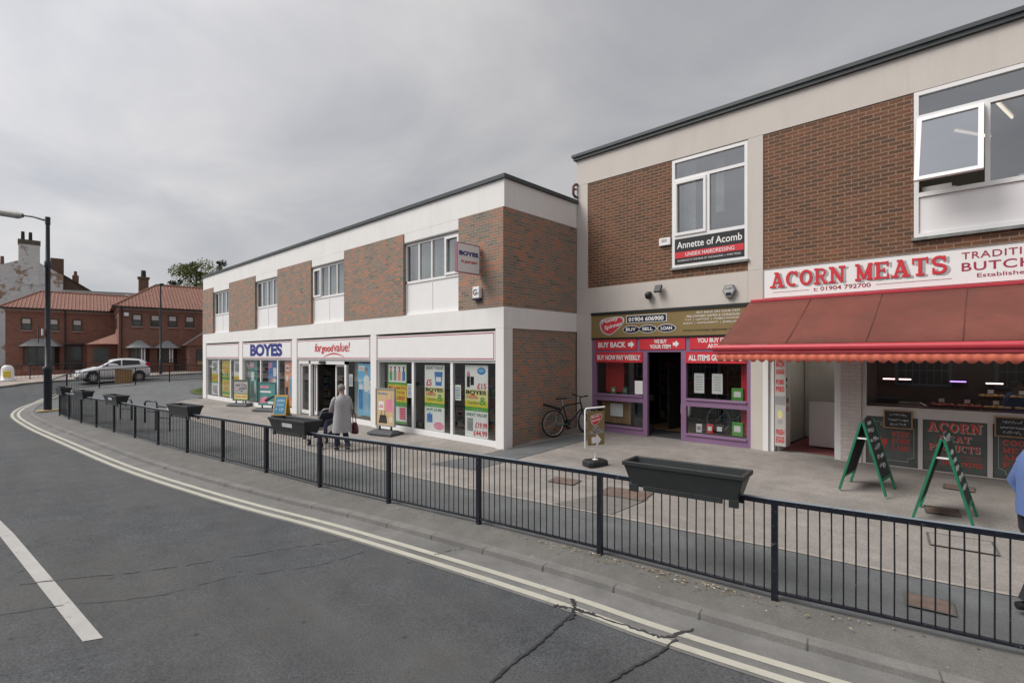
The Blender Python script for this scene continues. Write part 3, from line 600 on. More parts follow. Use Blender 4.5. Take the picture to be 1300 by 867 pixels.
def win_upper(x0, x1, casement):
    f = bx('window', M_whitef, sb, (x0, x1, 9.06, 9.14, 3.73, 3.80), (x0, x1, 9.06, 9.14, 4.66, 4.73), (x0, x1, 9.06, 9.14, 5.79, 5.86), (x0, x0+.06, 9.06, 9.14, 3.8, 5.79), (x1-.06, x1, 9.06, 9.14, 3.8, 5.79))
    n = 4; wd = (x1-x0-.12)/n
    fr = MB()
    for k in range(1, n): xx = x0+.06+wd*k; bx('mullion', M_whitef, f, (xx-.028, xx+.028, 9.062, 9.138, 4.73, 5.79))
    k = casement
    if k is not None:
        a = x0+.06+wd*k; b = a+wd
        for q in ((a, b, 4.735, 4.80), (a, b, 5.72, 5.785), (a, a+.07, 4.8, 5.72), (b-.07, b, 4.8, 5.72)): fr.box(q[0], q[1], 9.03, 9.085, q[2], q[3])
    if casement is not None: fr.build('casement', M_whitef, f)
    pane('pane', M_glassu, f, x0+.06, x1-.06, 4.73, 5.79, 9.10)
    mid = (x0+x1)/2
    bx('spandrel_panel', M_whitef, f, (x0+.06, mid-.02, 9.085, 9.13, 3.8, 4.66), (mid+.02, x1-.06, 9.085, 9.13, 3.8, 4.66), (mid-.018, mid+.018, 9.075, 9.12, 3.8, 4.66))
    bl = MB(); rr = random.Random(int(x0*10))
    xx = x0+.1
    while xx < x1-.16:
        bl.box(xx, xx+.075, 9.3, 9.31, 4.75, 5.8); xx += .095
    bl.build('blind', mat('blind_fabric', (0.42, 0.42, 0.40), 0.8, 0.1), f)
win_upper(-12.95, -10.42, 3); win_upper(-19.02, -16.5, 0); win_upper(-24.6, -22.12, None); win_upper(-30.47, -28.0, None)
# columns and ground floor front
for x0, x1 in ((-9.03, -8.74), (-14.80, -14.46), (-20.72, -20.28), (-26.62, -26.2), (-32.23, -31.68)):
    bx('column', M_white, sb, (x0, x1, 8.98, 9.3, -0.1, 3.188), bevel=0.008)
bxs('lintel', M_whitef, sb, *[(a, b, 9.04, 9.14, 2.32, 2.385) for a, b in ((-31.68, -26.62), (-26.2, -20.72), (-20.28, -14.8), (-14.46, -9.03))])
def shopfront(x0, x1, mull, zb=0.36, y=9.08):
    f = bx('shopfront', M_whitef, sb, (x0, x1, y-.04, y+.06, 0.0, zb), *[(x-.05, x+.05, y-.03, y+.05, zb, 2.32) for x in mull], (x0, x0+.05, y-.03, y+.05, zb, 2.32), (x1-.05, x1, y-.03, y+.05, zb, 2.32))
    e_ = [x0+.05]+[q for x in mull for q in (x-.05, x+.05)]+[x1-.05]
    for a, b in zip(e_[::2], e_[1::2]): pane('pane', M_glass, f, a, b, zb, 2.32, y)
    return f
shopfront(-14.46, -9.03, (-12.58, -10.8)); shopfront(-26.2, -20.72, (-24.15, -22.3)); shopfront(-31.68, -26.62, (-29.8, -28.05))
# entrance bay: automatic doors and one fixed light
f = bx('shopfront', M_whitef, sb, (-20.28, -20.18, 9.05, 9.15, 0.1, 2.32), (-19.36, -19.22, 9.05, 9.15, 0.1, 2.32), (-16.62, -16.5, 9.05, 9.15, 0.1, 2.32), (-20.18, -16.5, 9.05, 9.15, 2.2, 2.32), (-16.5, -14.8, 9.05, 9.15, 0.0, 0.36), (-14.85, -14.8, 9.06, 9.14, .36, 2.32))
pane('pane', M_glass, f, -16.5, -14.85, 0.36, 2.32, 9.1)
for (a, b, y) in ((-20.16, -19.36, 9.12), (-19.2, -18.95, 9.18), (-17.5, -16.64, 9.18)):
    d_ = bx('sliding_door', M_whitef, sb, (a, a+.07, y, y+.04, .24, 2.2), (b-.07, b, y, y+.04, .24, 2.2), (a+.07, b-.07, y, y+.04, 2.12, 2.2), (a+.07, b-.07, y, y+.04, .24, .38))
    pane('pane', M_glass, d_, a+.07, b-.07, .38, 2.12, y+.02)
bx('door_sensor', M_blk, sb, (-18.4, -18.0, 8.98, 9.05, 2.22, 2.31))
bx('shop_floor', M_floor, sb, (-31.9, -9.05, 9.16, 19.7, 0.1, 0.235))
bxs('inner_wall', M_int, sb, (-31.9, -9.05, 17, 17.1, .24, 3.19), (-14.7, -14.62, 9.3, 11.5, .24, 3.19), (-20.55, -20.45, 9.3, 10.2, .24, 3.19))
bxs('window_back', mat('pale_display_board', (0.42, 0.41, 0.38), .8, .08), sb, (-14.42, -13.9, 9.35, 9.38, .4, 2.3), (-16.45, -15.95, 9.35, 9.38, .4, 2.3), (-26.1, -25.6, 9.4, 9.43, .4, 2.3), (-24.0, -23.1, 9.4, 9.43, .4, 2.3), (-22.1, -21.5, 9.4, 9.43, .4, 2.3))
# rows of stock on shelves inside
STOCK = [mat('stock_%d' % i, c, .6, .1) for i, c in enumerate([(.3, .04, .04), (.05, .12, .3), (.3, .25, .05), (.08, .2, .08), (.3, .28, .26), (.25, .1, .2), (.05, .05, .06), (.3, .15, .05)])]
for m_ in STOCK: m_.name = 'stock_colour'
def stock_rack(x, y, wd, dz, label, z=0.24, deep=.5, n=5):
    t = thing('stock_rack', label, 'shelving', (x, y, z), 0, 'stock racks inside the shops')
    a = MB()
    for k in range(n): a.box(-wd/2, wd/2, 0, deep, k*dz/n, k*dz/n+.03)
    a.box(-wd/2-.03, -wd/2, 0, deep, 0, dz); a.box(wd/2, wd/2+.03, 0, deep, 0, dz); a.box(-wd/2, wd/2, deep, deep+.02, 0, dz); a.build('shelf_frame', M_grey, t)
    b = MB(); rr = random.Random(int(x*31+y*7))
    for k in range(n):
        xx = -wd/2+.02
        while xx < wd/2-.2:
            ww = rr.uniform(.08, .22); b.m(rr.choice(STOCK)); b.box(xx, xx+ww-.01, .04, deep-.1, k*dz/n+.03, k*dz/n+.03+rr.uniform(.4, .85)*dz/n); xx += ww
    o = b.build('stock', None, t); o['kind'] = 'stuff'; return t
for i, (x, y) in enumerate([(-10.2, 10.6), (-12.4, 10.9), (-13.8, 12.5), (-17.5, 13.0), (-18.6, 11.6), (-23.2, 11.5), (-28.9, 11.5)]):
    stock_rack(x, y, 1.5, 1.7, ['rack of mixed stock behind the home and garden posters nearest the corner', 'rack of mixed stock behind the middle home and garden poster', 'rack of stock deep behind the bottles poster', 'far rack seen through the open automatic doors', 'nearer rack seen through the open automatic doors', 'rack behind the teal and pink window posters', 'rack behind the yellow window posters'][i])
t = thing('red_basket_stack', 'bright red stack of shopping baskets just inside the open shop doors', 'baskets', (-18.6, 9.9, .236))
for k in range(6): bx('basket', M_red, t, (-.25, .25, -.18, .18, .02+k*.1, .10+k*.1), bevel=.02)
bx('stand', M_blk, t, (-.2, .2, -.15, .15, 0, .019))

# fascia boards with their lettering
def fascia(name, x0, x1, label):
    t = thing(name, label, 'shop sign', ((x0+x1)/2, 8.99, 2.39), world=True)
    bx('board', M_whitef, t, (x0, x1, 8.985, 9.05, 2.39, 3.12)); l = .022
    bx('border_line', M_rline, t, (x0+.03, x1-.03, 8.98, 8.985, 3.07, 3.07+l), (x0+.03, x1-.03, 8.98, 8.985, 2.42, 2.42+l), (x0+.03, x0+.03+l, 8.98, 8.985, 2.442, 3.07), (x1-.03-l, x1-.03, 8.98, 8.985, 2.442, 3.07))
    return t
fascia('fascia_sign', -14.44, -9.05, 'blank white fascia board with thin red border at the near corner')
t = fascia('fascia_sign', -20.26, -14.82, 'white fascia board with red brush-script slogan over the shop entrance')
m_ = MB().m(M_red)
m_.text('for', (-18.75, 8.975, 2.66), X3, Z3, .55, .31, .02, .25); m_.text('good', (-18.2, 8.974, 2.58), X3, Z3, .85, .34, .022, .25); m_.text('value!', (-17.27, 8.973, 2.66), X3, Z3, 1.1, .32, .006, .2)
pl = [Vector((-18.0+.1*i, 8.975, 2.47+.10*math.sin(math.pi*i/15))) for i in range(16)]
for i in range(15):
    a, b = pl[i], pl[i+1]; h0 = .035*math.sin(math.pi*(i+.4)/16)+.008; h1 = .035*math.sin(math.pi*(i+1.4)/16)+.008
    m_.quad(a, b, b+Z3*h1, a+Z3*h0)
m_.build('lettering', M_red, t)
t = fascia('fascia_sign', -26.18, -20.76, 'white fascia board with big bold navy blue capitals')
MB().m(M_blue).text('BOYES', (-25.2, 8.978, 2.49), X3, Z3, 3.55, .55, .05, 0, .95).build('lettering', M_blue, t)
fascia('fascia_sign', -31.65, -26.66, 'blank white fascia board with thin red border at the far end')
# projecting sign
t = thing('projecting_sign', 'white boxed sign with blue and red lettering jutting from the brick corner', 'shop sign', (-9.56, 8.97, 4.93), world=True)
bx('sign_box', M_whitef, t, (-9.6, -9.52, 8.17, 8.9, 4.57, 5.27), bevel=.006)
bx('border', mat('plum_trim', (.30, .12, .16), .5), t, (-9.605, -9.515, 8.165, 8.905, 5.27, 5.285), (-9.605, -9.515, 8.165, 8.905, 4.555, 4.57), (-9.605, -9.515, 8.155, 8.168, 4.555, 5.285), (-9.605, -9.515, 8.902, 8.915, 4.555, 5.285))
bx('bracket', M_grey, t, (-9.58, -9.54, 8.9, 8.97, 5.1, 5.16), (-9.58, -9.54, 8.9, 8.97, 4.66, 4.72))
YV = Vector((0, 1, 0))
m_ = MB().m(M_blue).text('BOYES', (-9.513, 8.22, 4.98), YV, Z3, .63, .11, .045)
m_.m(M_red).text('for good value!', (-9.513, 8.27, 4.78), YV, Z3, .52, .10, .02, .25); m_.build('lettering', M_blue, t)
t = thing('alarm_box', 'small white alarm box with letter G on the brown brick corner panel', 'alarm box', (-9.6, 8.97, 4.1), world=True)
bx('case', M_whitef, t, (-9.75, -9.5, 8.86, 8.97, 3.97, 4.27), bevel=.02); bx('base', M_navy, t, (-9.76, -9.49, 8.87, 8.97, 3.93, 3.967))
MB().m(M_navy).text('G', (-9.72, 8.857, 4.05), X3, Z3, .14, .15, .03).text('4', (-9.57, 8.857, 4.06), X3, Z3, .05, .06, .01).build('lettering', M_navy, t)

# ---- posters in the windows
def poster(label, x0, x1, z0, z1, draw, y=9.13, group=None, cat='poster', name='poster'):
    m_ = MB(); m_.m(M_wht).box(0, x1-x0, 0, .006, 0, z1-z0)
    W, H_ = x1-x0, z1-z0
    class D:
        def rect(s, a, b, c, d, mt, lay=1): m_.m(mt).quad((a*W, -.0015*lay, b*H_), (c*W, -.0015*lay, b*H_), (c*W, -.0015*lay, d*H_), (a*W, -.0015*lay, d*H_))
        def txt(s, tx, a, b, c, d, mt, off=.02, lay=3, shear=0): m_.m(mt).text(tx, (a*W, -.0015*lay, b*H_), X3, Z3, (c-a)*W, (d-b)*H_, off, shear)
        def ell(s, cx_, cz, a, b, mt, lay=2): m_.m(mt).poly([(W*cx_+W*a*math.cos(q*math.pi/10), -.0015*lay, H_*cz+H_*b*math.sin(q*math.pi/10)) for q in range(20)])
        def poly(s, pts, mt, lay=2): m_.m(mt).poly([(a*W, -.0015*lay, b*H_) for a, b in pts])
    draw(D()); o = m_.build(name); o.location = (x0, y, z0); tag(o, label, cat, group); return o
def p_bottles(d):
    d.rect(0, .64, 1, 1, M_grn); d.rect(.03, .68, .97, .97, M_wht, 2)
    for i, c in enumerate((M_grn, M_grey, M_or, M_mblue)):
        x = .08+.23*i; d.rect(x, .71, x+.15, .86, c, 3); d.poly([(x+.03, .86), (x+.12, .86), (x+.10, .91), (x+.15, .94), (x, .94), (x+.05, .91)], M_blk if i % 2 else M_red, 3)
    d.rect(0, .36, 1, .64, M_yel); d.txt('MIX & MATCH', .04, .565, .96, .615, M_red); d.txt('ANY 3 FOR', .08, .49, .92, .54, M_red); d.txt('\u00a35.00!', .1, .39, .9, .46, M_red, .03)
    d.rect(0, .28, 1, .36, M_grn); d.rect(0, .04, 1, .28, M_wht); d.rect(.62, .07, .95, .27, M_pink, 2)
    for k in range(5): d.rect(.66, .08+.038*k, .91, .10+.038*k, M_red, 3)
    d.rect(0, 0, 1, .04, M_grn)
poster('tall poster of four bottles above mix and match red lettering on yellow', -14.0, -13.0, .42, 2.28, p_bottles, group='offer posters in the shop windows')
def p_home(price, bucket, tail):
    def dr(d):
        d.rect(0, .66, 1, 1, M_wht)
        if bucket:
            d.txt('GREAT VALUE!', .06, .935, .94, .985, M_dgrn); d.poly([(.50, .90), (.92, .90), (.86, .69), (.56, .69)], M_mblue); d.rect(.58, .75, .84, .82, M_wht, 3); d.txt(price, .08, .68, .36, .78, M_red, .03)
        else:
            d.ell(.72, .92, .18, .05, M_mblue); d.ell(.72, .925, .12, .025, M_cyan, 3); d.rect(.08, .69, .22, .88, M_mblue); d.rect(.24, .72, .40, .84, M_teal); d.rect(.1, .84, .2, .91, M_pink, 3); d.txt(price, .54, .67, .93, .75, M_red, .03)
        d.rect(0, .42, 1, .66, M_lyel); d.rect(0, .42, 1, .50, M_yel, 2); d.txt('BOYES', .05, .595, .93, .65, M_blk, .04); d.txt('Home', .08, .53, .56, .585, M_red, .01); d.poly([(.2, .575), (.36, .60), (.52, .575)], M_red, 4)
        d.txt('Garden', .12, .455, .62, .505, M_dgrn, .005); d.txt('&', .64, .45, .95, .56, M_grn, .02); d.rect(0, .36, 1, .42, M_grn); d.txt('www.boyes.co.uk', .3, .375, .8, .392, M_wht, 0)
        d.rect(0, 0, 1, .36, M_wht)
        if tail:
            d.txt('SAVE \u00a33.00!', .08, .30, .86, .345, M_dgrn); d.rect(.12, .12, .40, .25, M_mblue, 2); d.rect(.2, .25, .32, .28, M_cyan, 2); d.ell(.72, .08, .26, .06, M_pink)
        else:
            d.txt('GREAT VALUE!', .06, .29, .95, .335, M_dgrn); d.rect(.1, .08, .36, .26, M_grey, 2); d.rect(.13, .1, .33, .24, M_alu, 3); d.txt('\u00a319.99', .45, .13, .97, .21, M_red, .03); d.txt('\u00a344.99', .38, .02, .97, .10, M_red, .03)
    return dr
poster('home and garden poster with blue bucket, in the middle pane', -12.1, -11.2, .37, 2.24, p_home('\u00a35', True, True), group='offer posters in the shop windows')
poster('home and garden poster with prices 19.99 and 44.99 nearest the corner', -10.33, -9.45, .37, 2.26, p_home('\u00a315', False, False), group='offer posters in the shop windows')
def p_notice(d):
    for k in range(5): d.rect(.15, .12+.16*k, .85, .2+.16*k, M_mblue if k % 2 else M_grey)
for x, z, lab in ((-12.95, 1.25, 'small white notice beside the bottles poster'), (-10.72, 1.3, 'small white notice left of the 19.99 poster'), (-15.1, 1.25, 'small white notice right of the blue fashion poster'), (-16.4, 1.45, 'small blue and white notice left of the blue fashion poster')):
    poster(lab, x, x+.24, z, z+.42, p_notice, y=9.11, group='small notices on the shop glass', cat='notice', name='notice')
def p_fashion(d):
    d.rect(0, 0, 1, 1, M_cyan); d.rect(.06, .86, .55, .96, M_wht, 2); d.txt('SCHOOLWEAR', .08, .88, .53, .93, M_pink, .01)
    d.ell(.70, .84, .09, .05, M_skin, 3); d.ell(.70, .87, .10, .04, M_blk, 2); d.poly([(.5, .74), (.7, .79), (.9, .74), (.95, .5), (.86, .5), (.84, .46), (.56, .46), (.54, .5), (.46, .5)], M_wht, 2)
    d.rect(.56, .06, .69, .46, mat('denim_pale', (.38, .5, .62), .6), 2); d.rect(.71, .06, .84, .46, MATS['denim_pale'], 2)
    d.poly([(.1, .60), (.4, .60), (.42, .50), (.08, .50)], M_wht, 2); d.rect(.12, .12, .24, .5, M_mblue, 2); d.rect(.27, .12, .39, .5, M_mblue, 2); d.rect(.1, .62, .3, .68, M_wht, 2); d.txt('\u00a34', .12, .63, .28, .67, M_pink, .01, 4)
poster('tall sky-blue fashion poster with a figure in white right of the doors', -15.85, -15.05, .5, 2.25, p_fashion, group='offer posters in the shop windows')
def p_orange(d):
    d.rect(0, 0, 1, 1, M_or); d.rect(.1, .78, .6, .92, M_wht, 2); d.txt('SUMMER', .13, .82, .57, .88, M_red, .02); d.poly([(.55, .2), (.75, .2), (.95, .65), (.8, .72), (.65, .6)], M_cyan, 2); d.rect(.1, .25, .4, .42, M_blk, 2); d.ell(.3, .62, .16, .07, M_wht)
def p_mixb(d):
    d.rect(0, 0, 1, 1, M_mblue); d.rect(.05, .8, .45, .95, M_pink, 2); d.rect(.55, .55, .9, .8, M_wht, 2); d.ell(.45, .3, .35, .2, M_or, 2); d.rect(.1, .05, .9, .14, M_red, 3); d.ell(.7, .4, .2, .1, M_wht, 3)
def p_teal(d):
    d.rect(0, 0, 1, 1, M_teal); d.rect(.1, .82, .6, .96, M_pink, 2); d.rect(.25, .5, .6, .72, M_wht, 2); d.poly([(.1, .06), (.5, .1), (.6, .4), (.2, .44)], M_dgrn, 2); d.ell(.75, .35, .12, .18, M_wht, 3); d.txt('SALE', .14, .86, .56, .93, M_wht, .02, 4)
poster('tall orange poster with blue and white shapes left of the shop doors', -21.75, -20.95, .42, 2.28, p_orange, group='offer posters in the shop windows')
poster('dark blue poster with red and white shapes in the middle of its bay', -23.5, -22.5, .8, 2.28, p_mixb, group='offer posters in the shop windows')
poster('teal poster behind the far pavement signs', -25.75, -24.75, .42, 2.28, p_teal, group='offer posters in the shop windows')
def p_yg(d):
    d.rect(0, 0, 1, 1, M_yel)
    for z in (.06, .46, .56): d.rect(0, z, 1, z+.07, M_grn, 2)
    d.txt('SALE', .15, .76, .85, .85, M_or); d.txt('1/2', .25, .62, .75, .70, M_red); d.txt('SALE', .15, .3, .85, .4, M_or); d.txt('1/2', .25, .17, .75, .25, M_red)
def p_yw(d):
    d.rect(0, .6, 1, 1, M_wht); d.rect(.2, .7, .8, .92, M_grey, 2); d.rect(0, .38, 1, .6, M_yel); d.txt('SAVE', .15, .44, .85, .54, M_or); d.rect(0, .34, 1, .38, M_grn); d.rect(.2, .06, .8, .26, M_pink if 0 else M_shadowgrey, 2); d.txt('\u00a35', .5, .04, .85, .14, M_red)
poster('yellow and white poster at the far left end window', -31.2, -30.1, .42, 2.28, p_yw, group='offer posters in the shop windows')
poster('yellow and green banded poster in the far window', -29.5, -28.3, .42, 2.28, p_yg, group='offer posters in the shop windows')
poster('yellow and white poster right of the banded yellow poster', -27.8, -26.8, .42, 2.28, p_yw, group='offer posters in the shop windows')

# ---------------------------------------------------------------- cream rendered block on the right
ab = thing('shop_building', 'tall cream rendered two-storey block with red-brown brick panels and two shops', 'shop', (-1, 12, 0.43), world=True)
bx('parapet', M_cream, ab, (-8.75, 7, 12.0, 12.3, 7.37, 8.1), bevel=.006)
bx('roof_trim', M_parapet, ab, (-8.82, 7.05, 11.93, 12.3, 8.102, 8.18), (-8.86, 7.08, 11.89, 12.3, 8.182, 8.26))
bx('roof', M_roofdark, ab, (-8.75, 7, 12.3, 21, 8.0, 8.1))
bxs('return_wall', M_cream, ab, (-8.75, -8.5, 12.3, 21, 6.0, 7.99), (6.8, 7, 12.3, 21, 0, 7.99), (-8.5, 6.8, 20.8, 21, 0, 7.99))
bxs('pier', M_cream, ab, (-8.75, -8.37, 12.0, 12.3, 4.41, 7.368), (-8.75, -8.24, 12.0, 12.3, -.1, 3.70), (-4.03, -3.71, 12.0, 12.3, 4.41, 7.368), (-3.97, -3.71, 12.0, 12.3, -.1, 3.70), (-4.03, -3.71, 12.0, 12.3, 3.702, 4.408), (2.0, 2.35, 12.0, 12.3, 4.41, 7.368), (2.35, 7, 12.02, 12.3, 4.41, 7.368), (2.3, 7, 12.02, 12.3, -.1, 3.70), bevel=.006)
bx('render_band', M_cream, ab, (-8.75, -4.032, 12.0, 12.3, 3.702, 4.408), (-3.708, 7, 12.012, 12.3, 3.702, 4.36))
bx('brick_panel', M_brickA, ab, (-8.368, -5.84, 12.02, 12.3, 4.41, 7.368), (-5.838, -4.032, 12.022, 12.3, 4.41, 4.62))
bx('brick_panel', M_brickA, ab, (-3.708, -1.09, 12.02, 12.3, 4.362, 7.368), (-1.088, 1.998, 12.022, 12.3, 4.362, 4.62))
bx('storey_slab', M_ceil, ab, (-8.5, 6.8, 12.32, 20.8, 3.75, 4.3)); bx('ceiling', M_ceil, ab, (-8.5, 6.8, 12.32, 20.8, 7.5, 7.6))
bxs('room_wall', M_intl, ab, (-8.5, 6.8, 16, 16.1, 4.31, 7.49), (-3.9, -3.8, 12.35, 15.99, 4.31, 7.49), (-8.5, -8.4, 12.35, 15.99, 4.31, 7.49), (2.1, 2.2, 12.35, 15.99, 4.31, 7.49))
# hairdresser window
x0, x1 = -5.836, -4.034
f = bx('window', M_whitef, ab, (x0, x0+.07, 12.0, 12.1, 4.68, 7.34), (x1-.07, x1, 12.0, 12.1, 4.68, 7.34), (x0+.07, x1-.07, 12.0, 12.1, 7.27, 7.34), (x0+.07, x1-.07, 12.0, 12.1, 6.80, 6.87), (x0+.07, x1-.07, 12.0, 12.1, 5.38, 5.46), (x0+.07, x1-.07, 12.0, 12.1, 4.68, 4.75), (-4.98, -4.90, 12.0, 12.1, 5.46, 6.80))
bx('casement', M_whitef, f, (x0+.07, x0+.13, 11.97, 12.06, 5.46, 6.80), (-5.04, -4.98, 11.97, 12.06, 5.46, 6.80), (x0+.13, -5.04, 11.97, 12.06, 6.73, 6.80), (x0+.13, -5.04, 11.97, 12.06, 5.46, 5.53))
for a, b, c, d in ((x0+.07, x1-.07, 6.87, 7.27), (x0+.13, -5.04, 5.53, 6.73), (-4.90, x1-.07, 5.46, 6.80)): pane('pane', M_glassu, f, a, b, c, d, 12.05)
bx('curtain', mat('curtain', (.5, .5, .49), .9, .15, 12), f, (x0+.15, x0+.45, 12.35, 12.38, 5.2, 7.3), (-4.95, -4.75, 12.5, 12.53, 6.0, 7.3))
bx('sill', M_lead, ab, (x0-.03, x1+.03, 11.95, 12.05, 4.625, 4.677))
t = thing('window_sign', 'black sign with red band and white hairdresser lettering under the first-floor window', 'shop sign', (-4.93, 12.03, 4.75), world=True)
bx('board', mat('sign_black', (.018, .018, .02), .4), t, (x0+.075, x1-.075, 11.99, 12.05, 4.755, 5.375))
bx('red_band', M_red, t, (x0+.08, x1-.08, 11.984, 11.99, 4.90, 5.05))
m_ = MB().m(M_wht); m_.text('Annette of Acomb', (-5.70, 11.982, 5.13), X3, Z3, 1.55, .17, .012); m_.text('UNISEX HAIRDRESSING', (-5.48, 11.980, 4.93), X3, Z3, 1.16, .09, .005); m_.text('ENTRANCE TO THE REAR OF THE BUILDING  |  01904 792201', (-5.68, 11.982, 4.80), X3, Z3, 1.5, .055, .0)
m_.build('lettering', M_wht, t)
# butcher upstairs window with open top-hung light
x0, x1 = -1.086, 1.996
f = bx('window', M_whitef, ab, (x0, x0+.07, 12.0, 12.1, 4.68, 7.36), (x1-.07, x1, 12.0, 12.1, 4.68, 7.36), (x0+.07, x1-.07, 12.0, 12.1, 7.29, 7.36), (x0+.07, x1-.07, 12.0, 12.1, 6.84, 6.92), (x0+.07, x1-.07, 12.0, 12.1, 5.42, 5.50), (x0+.07, x1-.07, 12.0, 12.1, 4.68, 4.75), (-.12, -.05, 12.0, 12.1, 5.5, 6.84), (.92, .99, 12.0, 12.1, 5.5, 6.84))
for a, b, c, d in ((x0+.07, x1-.07, 6.92, 7.29), (-.05, .92, 5.5, 6.84), (.99, x1-.07, 5.5, 6.84)): pane('pane', M_glassu, f, a, b, c, d, 12.05)
bx('spandrel_panel', M_whitef, f, (x0+.075, .41, 12.03, 12.07, 4.755, 5.415), (.44, x1-.075, 12.03, 12.07, 4.755, 5.415), bevel=.004)
bx('sill', M_lead, ab, (x0-.03, x1+.03, 11.95, 12.05, 4.625, 4.677))
# open sash hinged along its top edge
th_ = R(23); hz = 6.83; sv = Vector((0, -math.sin(th_), -math.cos(th_))); sn = Vector((0, -math.cos(th_), math.sin(th_)))
so_ = Vector((x0+.05, 11.98, hz)); Wd, Hd = .91, 1.38
m_ = MB()
for a, b, c, d in ((0, .075, 0, Hd), (Wd-.075, Wd, 0, Hd), (.075, Wd-.075, 0, .075), (.075, Wd-.075, Hd-.075, Hd)):
    m_.obox(so_+X3*a+sv*c, X3, sv, sn, b-a, d-c, .05)
os_ = m_.build('opening_light', M_whitef, f, bevel=.005)
m_ = MB(); o0 = so_+sn*.025; m_.quad(o0+X3*.075+sv*(Hd-.075), o0+X3*(Wd-.075)+sv*(Hd-.075), o0+X3*(Wd-.075)+sv*.075, o0+X3*.075+sv*.075); m_.build('pane', glass('open_light_glass', (.28, .30, .30), 1.6, 0, .30), os_)
t = thing('paper_stack', 'stack of pale papers on the sill under the open window light', 'papers', (-.8, 12.25, 5.5), world=True)
bx('papers', M_intl, t, (-1.0, -.5, 12.15, 12.4, 5.5, 5.56), (-.98, -.56, 12.16, 12.38, 5.562, 5.63)); bx('paper_stack_base', M_wht, t, (.3, .9, 12.15, 12.4, 5.5, 5.57))
for i, (x, y, a, lab) in enumerate([(.15, 14.2, 78, 'lit ceiling tube lamp seen through the large upstairs right window'), (-.35, 15.2, 60, 'small lit tube lamp behind the upper pane over the butcher'), (-4.4, 14.3, 70, 'lit tube lamp behind the hairdresser window')]):
    t = thing('tube_lamp', lab, 'lamp', (x, y, 7.40), R(a), 'tube lamps upstairs'); m_ = MB(); m_.tube([(-.55, 0, 0), (.55, 0, 0)], .022); m_.build('tube', M_tube, t); bx('batten', M_wht, t, (-.6, .6, -.04, .04, .03, .099))
# ---- pawn / exchange shop front
g0, g1 = -8.238, -3.972
t = thing('fascia_sign', 'gold fascia with red script badge, phone number and three navy ovals', 'shop sign', (-6.1, 12, 3.03), world=True)
bx('board', M_gold, t, (g0, g1, 11.99, 12.08, 3.0, 3.62)); bx('top_dark_strip', M_blk, t, (g0, g1, 11.965, 12.085, 3.622, 3.698)); bx('bottom_trim', M_blk, t, (g0, g1, 11.98, 12.08, 2.975, 2.998))  # black strip along the top edge of the gold board
def badge(m_, cx_, cz, a, b, o, u, v):
    for k, (mt, s) in enumerate(((M_wht, 1.0), (mat('badge_grey', (.45, .42, .42), .4), .96), (M_red, .87))):
        pts = [(-.95, .25), (-.7, .78), (.55, 1.0), (.95, .75), (.85, .1), (.1, -.9), (-.35, -1.0), (-.8, -.55)]
        pl = catmull(pts+[pts[0]], 5)[:-1]
        n_ = u.cross(v); m_.m(mt).poly([o+u*(cx_+p.x*a*s)+v*(cz+p.y*b*s)+n_*.001*k for p in pl])
m_ = MB(); o = Vector((0, 11.987, 0)); badge(m_, -7.58, 3.32, .40, .24, o, X3, Z3)
U2 = Vector((.97, 0, .2)).normalized(); V2 = Vector((-.2, 0, .97)).normalized()
m_.m(M_wht).text('Money', (-7.88, 11.983, 3.34), U2, V2, .52, .14, .02, .2).text('Spinner', (-7.80, 11.982, 3.18), U2, V2, .56, .14, .02, .2); m_.build('badge', None, t)
def ovalpts(cx_, cz, a, b, y, n=24): return [(cx_+a*math.cos(2*math.pi*k/n), y, cz+b*math.sin(2*math.pi*k/n)) for k in range(n)]
m_ = MB(); m_.m(M_wht).box(-7.12, -5.97, 11.982, 11.99, 3.365, 3.57); m_.m(M_navy).box(-7.10, -5.99, 11.979, 11.982, 3.38, 3.555); m_.m(M_wht).text('01904 606900', (-7.05, 11.977, 3.405), X3, Z3, 1.0, .115, .03)
for cx_, s in ((-6.98, 'BUY'), (-6.5, 'SELL'), (-5.98, 'LOAN')):
    m_.m(M_wht).poly(ovalpts(cx_, 3.2, .25, .105, 11.986)); m_.m(M_navy).poly(ovalpts(cx_, 3.2, .235, .092, 11.984)); m_.m(M_wht).text(s, (cx_-.15, 11.982, 3.16), X3, Z3, .3, .085, .03)
for k, s in enumerate(('BUY BACK ON YOUR ITEM', 'PRE-OWNED GAMES & CONSOLES', 'T.V\'S  |  LAPTOPS  |  MOBILE PHONES', 'AUDIO  |  INSTRUMENTS  |  JEWELLERY')):
    w_ = (1.0, 1.25, 1.3, 1.35)[k]; m_.m(M_wht).text(s, (-4.2-w_, 11.985, 3.52-.085*k), X3, Z3, w_, .05, .004)
m_.m(M_blk).text('www.money-spinner-uk.com', (-5.55, 11.985, 3.08), X3, Z3, 1.5, .08, .004); m_.build('lettering', None, t)
